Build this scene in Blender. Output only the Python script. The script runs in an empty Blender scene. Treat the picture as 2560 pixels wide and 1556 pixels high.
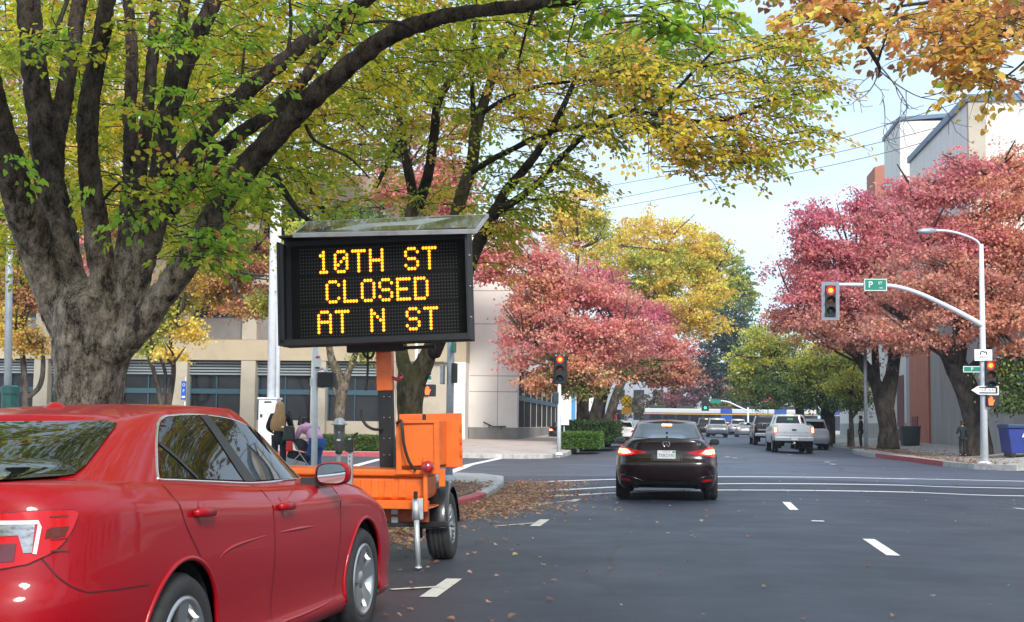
import bpy, bmesh, math, random
import numpy as np
from mathutils import Vector, Matrix
from mathutils.bvhtree import BVHTree
from mathutils import noise as mnoise

random.seed(7)
rng = np.random.default_rng(7)
R = math.radians
sc = bpy.context.scene
COL = sc.collection

# ---------------------------------------------------------------- camera
F_PX = 3380.0                      # focal length in pixels of the 2560 px wide photograph
CAM = Vector((0, 0, 1.3))
_th = R(0.7)
_xr = 370 * math.cos(_th) + 286 * math.sin(_th)
_yr = 370 * math.sin(_th) - 286 * math.cos(_th)
PITCH = math.atan(-_yr / F_PX)
YAW = math.atan(_xr / F_PX * math.cos(PITCH))
CROT = (Matrix.Rotation(YAW, 3, 'Z') @ Matrix.Rotation(math.pi / 2 + PITCH, 3, 'X') @ Matrix.Rotation(_th, 3, 'Z'))
cd = bpy.data.cameras.new('camera')
cam = bpy.data.objects.new('camera', cd)
COL.objects.link(cam)
cam.matrix_world = Matrix.Translation(CAM) @ CROT.to_4x4()
cd.sensor_width = 36.0
cd.lens = F_PX / 2560 * 36.0
cd.clip_start = 0.1
cd.clip_end = 3000
sc.camera = cam

# ---------------------------------------------------------------- world, sun, exposure
SUN_EL, SUN_AZ = R(36), R(160)     # azimuth measured from +Y clockwise: the sun is behind the viewer, to the right
w = bpy.data.worlds.new('World')
sc.world = w
w.use_nodes = True
nt = w.node_tree
nt.nodes.clear()
out = nt.nodes.new('ShaderNodeOutputWorld')
bg = nt.nodes.new('ShaderNodeBackground')
sky = nt.nodes.new('ShaderNodeTexSky')
sky.sky_type = 'NISHITA'
sky.sun_disc = False
sky.sun_elevation = SUN_EL
sky.sun_rotation = SUN_AZ
sky.air_density = 1.0
sky.dust_density = 1.2
tc = nt.nodes.new('ShaderNodeTexCoord')
mp = nt.nodes.new('ShaderNodeMapping')
mp.inputs['Scale'].default_value = (1.2, 1.2, 5.0)
nz = nt.nodes.new('ShaderNodeTexNoise')
nz.inputs['Scale'].default_value = 2.2
nz.inputs['Detail'].default_value = 5
nz.inputs['Roughness'].default_value = 0.55
rp = nt.nodes.new('ShaderNodeValToRGB')
rp.color_ramp.elements[0].position = 0.36
rp.color_ramp.elements[0].color = (0.50, 0.50, 0.50, 1)
rp.color_ramp.elements[1].position = 0.62
rp.color_ramp.elements[1].color = (0.95, 0.95, 0.95, 1)
mx = nt.nodes.new('ShaderNodeMix')
mx.data_type = 'RGBA'
mx.inputs['B'].default_value = (6.7, 8.4, 10.2, 1)      # thin bright overcast
nt.links.new(tc.outputs['Generated'], mp.inputs['Vector'])
nt.links.new(mp.outputs['Vector'], nz.inputs['Vector'])
nt.links.new(nz.outputs['Fac'], rp.inputs['Fac'])
nt.links.new(rp.outputs['Color'], mx.inputs['Factor'])
nt.links.new(sky.outputs['Color'], mx.inputs['A'])
nt.links.new(mx.outputs['Result'], bg.inputs['Color'])
bg.inputs['Strength'].default_value = 0.10
nt.links.new(bg.outputs['Background'], out.inputs['Surface'])

sl = bpy.data.lights.new('sun', 'SUN')
sl.energy = 3.0
sl.angle = R(18)
sl.color = (1.0, 0.93, 0.84)
sun = bpy.data.objects.new('sun', sl)
COL.objects.link(sun)
sd = Vector((math.sin(SUN_AZ) * math.cos(SUN_EL), math.cos(SUN_AZ) * math.cos(SUN_EL), math.sin(SUN_EL)))
sun.rotation_euler = sd.to_track_quat('Z', 'Y').to_euler()

sc.view_settings.view_transform = 'Standard'
sc.view_settings.look = 'None'
sc.view_settings.gamma = 1
sc.view_settings.exposure = 0.62
sc.view_settings.use_curve_mapping = False
sc.cycles.max_bounces = 8
sc.cycles.transparent_max_bounces = 8

# ---------------------------------------------------------------- placing helpers
DS = 2560 / 2464                   # the photo was measured at 2464 px width


def ray(dx, dy):
    return CROT @ Vector(((dx * DS - 1280) / F_PX, (778 - dy * DS) / F_PX, -1))


def at(dx, dy, Y):
    d = ray(dx, dy)
    return CAM + d * (Y / d.y)


def atX(dx, dy, X):
    d = ray(dx, dy)
    return CAM + d * (X / d.x)


def rise(y):
    return 0.0045 * (min(max(y, 42), 230) - 42)


def gz(x, y):
    return max(-0.10, -0.0030 * (x - 1.0) ** 2) + rise(y)


def gp(dx, dy, h=0.0):
    d = ray(dx, dy)
    z = 0
    for _ in range(30):
        t = (z + h - CAM.z) / d.z
        p = CAM + d * t
        z = gz(p.x, p.y)
    return p


def smooth(a, b, t):
    t = min(1, max(0, (t - a) / (b - a)))
    return t * t * (3 - 2 * t)


def swz(x, y):
    z = 0.075 + rise(y)
    if x < 0 and y > 45:
        z += 0.26 * smooth(54, 68, y)
    if x > 0 and y > 45:
        z += 0.25 * smooth(11, 15, x)
    return z


# ---------------------------------------------------------------- materials
def nodes_of(m):
    m.use_nodes = True
    n = m.node_tree
    b = n.nodes['Principled BSDF']
    return n, b


def mat(name, color, rough=0.5, metal=0.0, spec=0.5, coat=0.0, var=0.0, scale=8.0, bump=0.0, bscale=40.0,
        dirt=None, emit=None, es=1.0, detail=4, stretch=(1, 1, 1)):
    m = bpy.data.materials.new(name)
    n, b = nodes_of(m)
    b.inputs['Base Color'].default_value = (*color, 1)
    b.inputs['Roughness'].default_value = rough
    b.inputs['Metallic'].default_value = metal
    b.inputs['Specular IOR Level'].default_value = spec
    b.inputs['Coat Weight'].default_value = coat
    b.inputs['Coat Roughness'].default_value = 0.04
    if emit:
        b.inputs['Emission Color'].default_value = (*emit, 1)
        b.inputs['Emission Strength'].default_value = es
    if var > 0 or bump > 0:
        t = n.nodes.new('ShaderNodeTexCoord')
        mpn = n.nodes.new('ShaderNodeMapping')
        mpn.inputs['Scale'].default_value = stretch
        n.links.new(t.outputs['Object'], mpn.inputs['Vector'])
    if var > 0:
        nn = n.nodes.new('ShaderNodeTexNoise')
        nn.inputs['Scale'].default_value = scale
        nn.inputs['Detail'].default_value = detail
        nn.inputs['Roughness'].default_value = 0.65
        n.links.new(mpn.outputs['Vector'], nn.inputs['Vector'])
        r = n.nodes.new('ShaderNodeValToRGB')
        d = dirt if dirt else tuple(c * (1 - var) for c in color)
        lo = d
        hi = tuple(min(1, c * (1 + var * 0.6)) for c in color)
        r.color_ramp.elements[0].position = 0.32
        r.color_ramp.elements[0].color = (*lo, 1)
        r.color_ramp.elements[1].position = 0.66
        r.color_ramp.elements[1].color = (*hi, 1)
        e = r.color_ramp.elements.new(0.47)
        e.color = (*color, 1)
        n.links.new(nn.outputs['Fac'], r.inputs['Fac'])
        n.links.new(r.outputs['Color'], b.inputs['Base Color'])
    if bump > 0:
        nb = n.nodes.new('ShaderNodeTexNoise')
        nb.inputs['Scale'].default_value = bscale
        nb.inputs['Detail'].default_value = 6
        n.links.new(mpn.outputs['Vector'], nb.inputs['Vector'])
        bp = n.nodes.new('ShaderNodeBump')
        bp.inputs['Strength'].default_value = bump
        bp.inputs['Distance'].default_value = 0.02
        n.links.new(nb.outputs['Fac'], bp.inputs['Height'])
        n.links.new(bp.outputs['Normal'], b.inputs['Normal'])
    return m


def lamp_mat(name, color, s):
    m = bpy.data.materials.new(name)
    n, b = nodes_of(m)
    b.inputs['Base Color'].default_value = (0.02, 0.02, 0.02, 1)
    b.inputs['Emission Color'].default_value = (*color, 1)
    b.inputs['Emission Strength'].default_value = s
    return m


def leaf_mat(name, trans=0.4):
    m = bpy.data.materials.new(name)
    n, b = nodes_of(m)
    a = n.nodes.new('ShaderNodeAttribute')
    a.attribute_name = 'Col'
    b.inputs['Roughness'].default_value = 0.55
    b.inputs['Specular IOR Level'].default_value = 0.25
    n.links.new(a.outputs['Color'], b.inputs['Base Color'])
    tr = n.nodes.new('ShaderNodeBsdfTranslucent')
    n.links.new(a.outputs['Color'], tr.inputs['Color'])
    ms = n.nodes.new('ShaderNodeMixShader')
    ms.inputs['Fac'].default_value = trans
    o = n.nodes['Material Output']
    n.links.new(b.outputs['BSDF'], ms.inputs[1])
    n.links.new(tr.outputs['BSDF'], ms.inputs[2])
    n.links.new(ms.outputs['Shader'], o.inputs['Surface'])
    return m


def bark_mat(name, dark, light, scale=5.0, stretch=(1, 1, 0.35), bump=0.9, moss=None):
    m = bpy.data.materials.new(name)
    n, b = nodes_of(m)
    b.inputs['Roughness'].default_value = 0.9
    b.inputs['Specular IOR Level'].default_value = 0.15
    t = n.nodes.new('ShaderNodeTexCoord')
    mpn = n.nodes.new('ShaderNodeMapping')
    mpn.inputs['Scale'].default_value = stretch
    n.links.new(t.outputs['Object'], mpn.inputs['Vector'])
    n1 = n.nodes.new('ShaderNodeTexNoise')
    n1.inputs['Scale'].default_value = scale
    n1.inputs['Detail'].default_value = 8
    n1.inputs['Roughness'].default_value = 0.7
    n.links.new(mpn.outputs['Vector'], n1.inputs['Vector'])
    n2 = n.nodes.new('ShaderNodeTexNoise')
    n2.inputs['Scale'].default_value = scale * 6
    n2.inputs['Detail'].default_value = 5
    n2.inputs['Roughness'].default_value = 0.75
    n.links.new(mpn.outputs['Vector'], n2.inputs['Vector'])
    r = n.nodes.new('ShaderNodeValToRGB')
    r.color_ramp.elements[0].position = 0.38
    r.color_ramp.elements[0].color = (*dark, 1)
    r.color_ramp.elements[1].position = 0.66
    r.color_ramp.elements[1].color = (*light, 1)
    ad = n.nodes.new('ShaderNodeMath')
    ad.operation = 'ADD'
    mu = n.nodes.new('ShaderNodeMath')
    mu.operation = 'MULTIPLY_ADD'
    mu.inputs[1].default_value = 0.55
    mu.inputs[2].default_value = -0.27
    n.links.new(n2.outputs['Fac'], mu.inputs[0])
    n.links.new(n1.outputs['Fac'], ad.inputs[0])
    n.links.new(mu.outputs[0], ad.inputs[1])
    n.links.new(ad.outputs[0], r.inputs['Fac'])
    src = r.outputs['Color']
    if moss:
        n3 = n.nodes.new('ShaderNodeTexNoise')
        n3.inputs['Scale'].default_value = 1.7
        n3.inputs['Detail'].default_value = 4
        n.links.new(t.outputs['Object'], n3.inputs['Vector'])
        r3 = n.nodes.new('ShaderNodeValToRGB')
        r3.color_ramp.elements[0].position = 0.5
        r3.color_ramp.elements[0].color = (0, 0, 0, 1)
        r3.color_ramp.elements[1].position = 0.68
        r3.color_ramp.elements[1].color = (0.8, 0.8, 0.8, 1)
        n.links.new(n3.outputs['Fac'], r3.inputs['Fac'])
        mm = n.nodes.new('ShaderNodeMix')
        mm.data_type = 'RGBA'
        mm.inputs['B'].default_value = (*moss, 1)
        n.links.new(r3.outputs['Color'], mm.inputs['Factor'])
        n.links.new(src, mm.inputs['A'])
        src = mm.outputs['Result']
    n.links.new(src, b.inputs['Base Color'])
    bp = n.nodes.new('ShaderNodeBump')
    bp.inputs['Strength'].default_value = bump
    bp.inputs['Distance'].default_value = 0.035
    n.links.new(ad.outputs[0], bp.inputs['Height'])
    n.links.new(bp.outputs['Normal'], b.inputs['Normal'])
    return m


# ---------------------------------------------------------------- objects
def tag(o, label=None, cat=None, group=None, kind=None):
    if label:
        o['label'] = label
    if cat:
        o['category'] = cat
    if group:
        o['group'] = group
    if kind:
        o['kind'] = kind
    return o


def thing(name, loc, label, cat, group=None, rz=0.0):
    o = bpy.data.objects.new(name, None)
    o.empty_display_size = 0.2
    o.location = loc
    o.rotation_euler = (0, 0, rz)
    COL.objects.link(o)
    return tag(o, label, cat, group)


def kids(o):
    return [c for c in bpy.data.objects if c.parent == o]


def copy_tree(o, parent=None):
    c = o.copy()
    COL.objects.link(c)
    c.parent = parent
    for ch in kids(o):
        copy_tree(ch, c)
    return c


class MB:
    """collects shapes and links them as ONE mesh object (coordinates in the parent's frame)"""

    def __init__(s):
        s.v = []
        s.f = []
        s.mi = []
        s.sm = []
        s.cur = 0

    def add(s, vs, fs, smooth=False, mi=None):
        o = len(s.v)
        s.v += [tuple(p) for p in vs]
        s.f += [tuple(i + o for i in f) for f in fs]
        s.mi += [s.cur if mi is None else mi] * len(fs)
        s.sm += [smooth] * len(fs)
        return s

    def box(s, c, size, M=None, top=1.0, mi=None):
        hx, hy, hz = size[0] / 2, size[1] / 2, size[2] / 2
        vs = []
        for z, k in ((-hz, 1), (hz, top)):
            vs += [(-hx * k, -hy * k, z), (hx * k, -hy * k, z), (hx * k, hy * k, z), (-hx * k, hy * k, z)]
        vs = [Vector(p) for p in vs]
        if M is not None:
            vs = [M @ p for p in vs]
        c = Vector(c)
        vs = [p + c for p in vs]
        return s.add(vs, [(3, 2, 1, 0), (4, 5, 6, 7), (0, 1, 5, 4), (1, 2, 6, 5), (2, 3, 7, 6), (3, 0, 4, 7)], mi=mi)

    def b2(s, a, b, mi=None):
        return s.box([(a[i] + b[i]) / 2 for i in range(3)], [abs(b[i] - a[i]) for i in range(3)], mi=mi)

    def tube(s, pts, rad, n=8, caps=True, smooth=True, mi=None, jitter=0.0, flat=None, ns=None):
        pts = [Vector(p) for p in pts]
        if not hasattr(rad, '__len__'):
            rad = [rad] * len(pts)
        vs = []
        up = None
        k = len(pts)
        for i, p in enumerate(pts):
            d = (pts[min(i + 1, k - 1)] - pts[max(i - 1, 0)])
            if d.length < 1e-9:
                d = Vector((0, 0, 1))
            d.normalize()
            if up is None:
                up = d.orthogonal().normalized()
                if abs(d.z) < 0.9:
                    up = Vector((0, 0, 1)) - d * d.z
                    up.normalize()
            else:
                up = (up - d * up.dot(d))
                up.normalize()
            sdv = d.cross(up)
            for j in range(n):
                a = 2 * math.pi * j / n
                rr = rad[i] * (1 + (random.uniform(-jitter, jitter) if jitter else 0))
                q = up * (math.cos(a) * rr) + sdv * (math.sin(a) * rr * (flat or 1))
                if ns:
                    w_ = p + q
                    q = q * (1 + ns[0] * mnoise.noise(w_ * ns[1]) + ns[0] * 0.5 * mnoise.noise(w_ * ns[1] * 3.1))
                vs.append(p + q)
        fs = []
        for i in range(k - 1):
            for j in range(n):
                a, b = i * n + j, i * n + (j + 1) % n
                fs.append((a, b, b + n, a + n))
        s.add(vs, fs, smooth, mi)
        if caps:
            o = len(s.v) - len(vs)
            s.f += [tuple(o + j for j in range(n - 1, -1, -1)), tuple(o + (k - 1) * n + j for j in range(n))]
            s.mi += [s.cur if mi is None else mi] * 2
            s.sm += [False] * 2
        return s

    def lathe(s, prof, c=(0, 0, 0), axis='Z', n=24, M=None, smooth=True, mi=None):
        vs = []
        for (r, h) in prof:
            for j in range(n):
                a = 2 * math.pi * j / n
                x, y = math.cos(a) * r, math.sin(a) * r
                if axis == 'Z':
                    p = Vector((x, y, h))
                elif axis == 'X':
                    p = Vector((h, x, y))
                else:
                    p = Vector((x, h, y))
                if M is not None:
                    p = M @ p
                vs.append(p + Vector(c))
        fs = []
        for i in range(len(prof) - 1):
            for j in range(n):
                a, b = i * n + j, i * n + (j + 1) % n
                fs.append((a, b, b + n, a + n))
        return s.add(vs, fs, smooth, mi)

    def disc(s, c, r, axis='Y', n=20, mi=None, r2=None):
        vs = []
        for j in range(n):
            a = 2 * math.pi * j / n
            x, y = math.cos(a) * r, math.sin(a) * (r2 or r)
            vs.append(Vector(c) + (Vector((x, 0, y)) if axis == 'Y' else Vector((0, x, y)) if axis == 'X' else Vector((x, y, 0))))
        return s.add(vs, [tuple(range(n))], mi=mi)

    def prism(s, poly, y0, y1, mi=None, plane='XZ'):
        """2D outline extruded; plane XZ extrudes along Y, YZ along X, XY along Z"""
        n = len(poly)

        def P(u, v, d):
            return (u, d, v) if plane == 'XZ' else (d, u, v) if plane == 'YZ' else (u, v, d)
        vs = [P(u, v, y0) for u, v in poly] + [P(u, v, y1) for u, v in poly]
        fs = [tuple(range(n)), tuple(range(2 * n - 1, n - 1, -1))]
        fs += [(i, (i + 1) % n, n + (i + 1) % n, n + i) for i in range(n)]
        return s.add(vs, fs, mi=mi)

    def build(s, name, mats, parent=None, bevel=0.0, seg=2, loc=None, fix=True, label=None):
        me = bpy.data.meshes.new(name)
        me.from_pydata(s.v, [], s.f)
        if not isinstance(mats, (list, tuple)):
            mats = [mats]
        for m in mats:
            me.materials.append(m)
        me.polygons.foreach_set('material_index', s.mi)
        me.polygons.foreach_set('use_smooth', s.sm)
        if fix:
            bm = bmesh.new()
            bm.from_mesh(me)
            bmesh.ops.recalc_face_normals(bm, faces=bm.faces)
            bm.to_mesh(me)
            bm.free()
        me.update()
        o = bpy.data.objects.new(name, me)
        COL.objects.link(o)
        if parent is not None:
            o.parent = parent
        if loc is not None:
            o.location = loc
        if bevel > 0:
            md = o.modifiers.new('bevel', 'BEVEL')
            md.width = bevel
            md.segments = seg
            md.limit_method = 'ANGLE'
            md.angle_limit = R(40)
        if label:
            o['label'] = label
        return o


def text_mb(mb, s, size, origin, ux=(1, 0, 0), uy=(0, 0, 1), center=True, mi=None, sx=1.0):
    """flat lettering laid in the plane spanned by ux, uy"""
    cu = bpy.data.curves.new('t', 'FONT')
    cu.body = s
    cu.size = size
    cu.align_x = 'CENTER' if center else 'LEFT'
    cu.align_y = 'CENTER'
    cu.resolution_u = 3
    o = bpy.data.objects.new('t', cu)
    COL.objects.link(o)
    bpy.context.view_layer.update()
    dg = bpy.context.evaluated_depsgraph_get()
    me = bpy.data.meshes.new_from_object(o.evaluated_get(dg))
    ux, uy, og = Vector(ux), Vector(uy), Vector(origin)
    vs = [og + ux * (v.co.x * sx) + uy * v.co.y for v in me.vertices]
    fs = [tuple(p.vertices) for p in me.polygons]
    mb.add(vs, fs, mi=mi)
    bpy.data.objects.remove(o)
    bpy.data.meshes.remove(me)
    bpy.data.curves.remove(cu)


def catmull(pts, n=6):
    pts = [Vector(p) for p in pts]
    o = []
    for i in range(len(pts) - 1):
        p0, p1, p2, p3 = pts[max(i - 1, 0)], pts[i], pts[i + 1], pts[min(i + 2, len(pts) - 1)]
        for k in range(n):
            t = k / n
            o.append(0.5 * ((2 * p1) + (p2 - p0) * t + (2 * p0 - 5 * p1 + 4 * p2 - p3) * t * t + (3 * p1 - p0 - 3 * p2 + p3) * t ** 3))
    o.append(pts[-1])
    return o


# ---------------------------------------------------------------- shared materials
M = {}
M['steel'] = mat('galvanised_steel', (0.52, 0.55, 0.58), 0.45, 0.6, var=0.25, scale=6)
M['pale_steel'] = mat('pale_painted_pole', (0.62, 0.65, 0.69), 0.45, 0.1, var=0.12, scale=5)
M['grey_pole'] = mat('dull_grey_pole', (0.33, 0.36, 0.40), 0.5, 0.3, var=0.2, scale=5)
M['black'] = mat('black_paint', (0.012, 0.013, 0.015), 0.4)
M['black_rubber'] = mat('black_rubber', (0.016, 0.016, 0.017), 0.75, var=0.4, scale=20)
M['dark_plastic'] = mat('dark_plastic', (0.02, 0.021, 0.024), 0.5)
M['chrome'] = mat('chrome', (0.75, 0.76, 0.78), 0.12, 1.0)
M['white_paint'] = mat('white_paint', (0.8, 0.8, 0.8), 0.5)
M['sign_white'] = mat('sign_white', (0.78, 0.80, 0.82), 0.45)
M['sign_green'] = mat('sign_green', (0.0, 0.19, 0.13), 0.4)
M['sign_back'] = mat('sign_back_metal', (0.42, 0.44, 0.46), 0.45, 0.5)
M['red_on'] = lamp_mat('lit_red_lens', (1.0, 0.02, 0.012), 2.0)
M['red_core'] = lamp_mat('lit_red_lens_core', (1.0, 0.30, 0.03), 2.0)
M['tail_on'] = lamp_mat('lit_tail_lamp', (1.0, 0.03, 0.02), 1.7)
M['tail_hot'] = lamp_mat('lit_tail_lamp_core', (1.0, 0.45, 0.16), 5.0)
M['hand_on'] = lamp_mat('lit_orange_hand', (1.0, 0.10, 0.01), 2.4)
M['amber_on'] = lamp_mat('lit_amber_dot', (1.0, 0.47, 0.005), 2.0)
M['amber_rim'] = lamp_mat('lit_amber_dot_rim', (1.0, 0.16, 0.0), 0.8)
M['green_on'] = lamp_mat('lit_green_lens', (0.03, 1.0, 0.55), 3.5)
M['lens_red_off'] = mat('unlit_red_lens', (0.10, 0.018, 0.014), 0.25)
M['lens_amber_off'] = mat('unlit_amber_lens', (0.09, 0.03, 0.012), 0.25)
M['lens_green_off'] = mat('unlit_green_lens', (0.012, 0.03, 0.03), 0.25)
M['leaf'] = leaf_mat('autumn_leaf', 0.58)
M['far_leaf'] = leaf_mat('distant_leaf', 0.5)
M['asphalt'] = None
# ================================================================ GROUND AND STREET
def asphalt_mat():
    m = bpy.data.materials.new('asphalt')
    n, b = nodes_of(m)
    t = n.nodes.new('ShaderNodeTexCoord')
    L = n.links.new

    def noise(scale, detail=5, rough=0.6, stretch=None):
        x = n.nodes.new('ShaderNodeTexNoise')
        x.inputs['Scale'].default_value = scale
        x.inputs['Detail'].default_value = detail
        x.inputs['Roughness'].default_value = rough
        if stretch:
            q = n.nodes.new('ShaderNodeMapping')
            q.inputs['Scale'].default_value = stretch
            L(t.outputs['Object'], q.inputs['Vector'])
            L(q.outputs['Vector'], x.inputs['Vector'])
        else:
            L(t.outputs['Object'], x.inputs['Vector'])
        return x.outputs['Fac']

    def ramp(src, p0, c0, p1, c1):
        r = n.nodes.new('ShaderNodeValToRGB')
        r.color_ramp.elements[0].position = p0
        r.color_ramp.elements[0].color = (*c0, 1)
        r.color_ramp.elements[1].position = p1
        r.color_ramp.elements[1].color = (*c1, 1)
        L(src, r.inputs['Fac'])
        return r.outputs['Color']

    def mixc(kind, fac, a, bb):
        x = n.nodes.new('ShaderNodeMix')
        x.data_type = 'RGBA'
        x.blend_type = kind
        if hasattr(fac, 'links'):
            L(fac, x.inputs['Factor'])
        else:
            x.inputs['Factor'].default_value = fac
        for s, v in (('A', a), ('B', bb)):
            if hasattr(v, 'links'):
                L(v, x.inputs[s])
            else:
                x.inputs[s].default_value = (*v, 1)
        return x.outputs['Result']
    base = ramp(noise(0.5, 6, 0.65, (1, 0.25, 1)), 0.35, (0.014, 0.021, 0.038), 0.68, (0.030, 0.040, 0.064))
    grain = ramp(noise(90, 3, 0.8), 0.3, (0.55, 0.55, 0.56), 0.75, (1.5, 1.5, 1.48))
    c = mixc('MULTIPLY', 0.8, base, grain)
    # the junction and the block beyond: bright sheen painted in as paler asphalt
    sx = n.nodes.new('ShaderNodeSeparateXYZ')
    L(t.outputs['Object'], sx.inputs[0])
    mr = n.nodes.new('ShaderNodeMapRange')
    mr.inputs['From Min'].default_value = 34.6
    mr.inputs['From Max'].default_value = 35.6
    L(sx.outputs['Y'], mr.inputs['Value'])
    pale_sheen = ramp(noise(0.35, 6, 0.7, (0.35, 1, 1)), 0.33, (0.046, 0.060, 0.092), 0.7, (0.092, 0.111, 0.152))
    pale_sheen = mixc('MULTIPLY', 0.7, pale_sheen, grain)
    c = mixc('MIX', mr.outputs['Result'], c, pale_sheen)
    # brownish dust toward the gutter on the left
    mg = n.nodes.new('ShaderNodeMapRange')
    mg.inputs['From Min'].default_value = -1.0
    mg.inputs['From Max'].default_value = -3.2
    L(sx.outputs['X'], mg.inputs['Value'])
    dn = ramp(noise(1.3, 5), 0.3, (0.15, 0.15, 0.15), 0.7, (0.8, 0.8, 0.8))
    mm = n.nodes.new('ShaderNodeMath')
    mm.operation = 'MULTIPLY'
    L(mg.outputs['Result'], mm.inputs[0])
    L(dn, mm.inputs[1])
    c = mixc('MIX', mm.outputs[0], c, (0.075, 0.066, 0.060))
    # faint scuffs
    sc_ = ramp(noise(0.9, 8, 0.75, (2.2, 0.35, 1)), 0.66, (0, 0, 0), 0.72, (0.5, 0.5, 0.5))
    c = mixc('MIX', sc_, c, (0.16, 0.16, 0.165))
    # sealed cracks
    vo = n.nodes.new('ShaderNodeTexVoronoi')
    vo.feature = 'DISTANCE_TO_EDGE'
    vo.inputs['Scale'].default_value = 0.16
    wv = n.nodes.new('ShaderNodeMapping')
    wn = n.nodes.new('ShaderNodeTexNoise')
    wn.inputs['Scale'].default_value = 0.8
    wn.inputs['Detail'].default_value = 6
    L(t.outputs['Object'], wn.inputs['Vector'])
    va = n.nodes.new('ShaderNodeMix')
    va.data_type = 'RGBA'
    va.inputs['Factor'].default_value = 0.55
    L(t.outputs['Object'], va.inputs['A'])
    va.blend_type = 'ADD'
    L(wn.outputs['Color'], va.inputs['B'])
    L(va.outputs['Result'], vo.inputs['Vector'])
    cr = ramp(vo.outputs['Distance'], 0.0, (0.75, 0.75, 0.75), 0.006, (0, 0, 0))
    c = mixc('MIX', cr, c, (0.014, 0.014, 0.016))
    L(c, b.inputs['Base Color'])
    rr = ramp(noise(0.7, 5), 0.3, (0.48, 0.48, 0.48), 0.7, (0.68, 0.68, 0.68))
    L(rr, b.inputs['Roughness'])
    b.inputs['Specular IOR Level'].default_value = 0.5
    bp = n.nodes.new('ShaderNodeBump')
    bp.inputs['Strength'].default_value = 0.35
    bp.inputs['Distance'].default_value = 0.006
    L(noise(120, 3, 0.8), bp.inputs['Height'])
    L(bp.outputs['Normal'], b.inputs['Normal'])
    return m


M['asphalt'] = asphalt_mat()


def worn_paint(name, col, under=(0.06, 0.063, 0.07), amount=0.5):
    m = bpy.data.materials.new(name)
    n, b = nodes_of(m)
    t = n.nodes.new('ShaderNodeTexCoord')
    x = n.nodes.new('ShaderNodeTexNoise')
    x.inputs['Scale'].default_value = 14
    x.inputs['Detail'].default_value = 8
    x.inputs['Roughness'].default_value = 0.8
    n.links.new(t.outputs['Object'], x.inputs['Vector'])
    r = n.nodes.new('ShaderNodeValToRGB')
    r.color_ramp.elements[0].position = amount - 0.1
    r.color_ramp.elements[0].color = (*under, 1)
    r.color_ramp.elements[1].position = amount
    r.color_ramp.elements[1].color = (*col, 1)
    e = r.color_ramp.elements.new(0.8)
    e.color = (*[c * 0.86 for c in col], 1)
    n.links.new(x.outputs['Fac'], r.inputs['Fac'])
    n.links.new(r.outputs['Color'], b.inputs['Base Color'])
    b.inputs['Roughness'].default_value = 0.6
    return m


M['mark'] = worn_paint('road_paint_white', (0.74, 0.74, 0.72), amount=0.40)
M['mark_old'] = worn_paint('road_paint_worn', (0.56, 0.54, 0.49), amount=0.45)
M['mark_faint'] = worn_paint('road_paint_faint', (0.42, 0.42, 0.41), under=(0.1, 0.1, 0.105), amount=0.52)
M['concrete'] = mat('pavement_concrete', (0.36, 0.34, 0.31), 0.85, var=0.3, scale=2.2, bump=0.3, bscale=60, detail=7)
M['kerb'] = mat('kerb_concrete', (0.40, 0.39, 0.37), 0.85, var=0.4, scale=5, bump=0.3, detail=7)
M['kerb_red'] = mat('kerb_red_paint', (0.36, 0.055, 0.065), 0.7, var=0.5, scale=7, dirt=(0.25, 0.19, 0.18), detail=8)
M['soil'] = mat('planter_soil', (0.10, 0.075, 0.05), 0.95, var=0.5, scale=9, bump=0.8, bscale=25)
M['plaza'] = mat('plaza_paving', (0.46, 0.39, 0.35), 0.85, var=0.18, scale=1.5, detail=6)

# one ground sheet to the horizon
xs = sorted(set([-900, -500, -250, -120, -70, -45, -30, -22, -16] + [round(-12 + 0.5 * i, 2) for i in range(49)] + [14, 18, 25, 40, 70, 120, 250, 500, 900]))
ys = sorted(set([-60, -20] + list(range(-5, 70, 1)) + list(range(70, 240, 5)) + [260, 320, 420, 600, 900, 1500]))
mb = MB()
mb.add([(x, y, gz(x, y)) for y in ys for x in xs],
       [(j * len(xs) + i, j * len(xs) + i + 1, (j + 1) * len(xs) + i + 1, (j + 1) * len(xs) + i)
        for j in range(len(ys) - 1) for i in range(len(xs) - 1)], smooth=True)
tag(mb.build('road', M['asphalt'], fix=False), kind='structure')


def strip(mb, pts, width, lift=0.005, step=0.5, wfun=None, mi=None):
    """painted strip along a ground polyline"""
    P = []
    for a, b in zip(pts[:-1], pts[1:]):
        a, b = Vector(a[:2]), Vector(b[:2])
        n = max(1, int((b - a).length / step))
        P += [a + (b - a) * (i / n) for i in range(n)]
    P.append(Vector(pts[-1][:2]))
    vs = []
    for i, p in enumerate(P):
        d = (P[min(i + 1, len(P) - 1)] - P[max(i - 1, 0)]).normalized()
        nn = Vector((-d.y, d.x))
        for k in (-1, -0.33, 0.33, 1):
            q = p + nn * (k * width / 2)
            vs.append((q.x, q.y, gz(q.x, q.y) + lift))
    fs = []
    for i in range(len(P) - 1):
        for k in range(3):
            a = i * 4 + k
            fs.append((a, a + 1, a + 5, a + 4))
    mb.add(vs, fs, mi=mi)


# crosswalk and stop lines before the junction
mb = MB()
for pts in ([(1235, 1201), (1330, 1195), (1485, 1186.5), (1735, 1180), (1950, 1181), (2200, 1185.5), (2520, 1195)],
            [(1285, 1184), (1400, 1177), (1485, 1172.5), (1735, 1165), (1950, 1165), (2200, 1169), (2520, 1177)],
            [(1292, 1160.5), (1400, 1156.5), (1485, 1154), (1735, 1148), (1950, 1149), (2200, 1153), (2520, 1160)]):
    strip(mb, [gp(*p) for p in pts], 0.31)
tag(mb.build('crosswalk_lines', M['mark'], fix=False), kind='structure')
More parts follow.
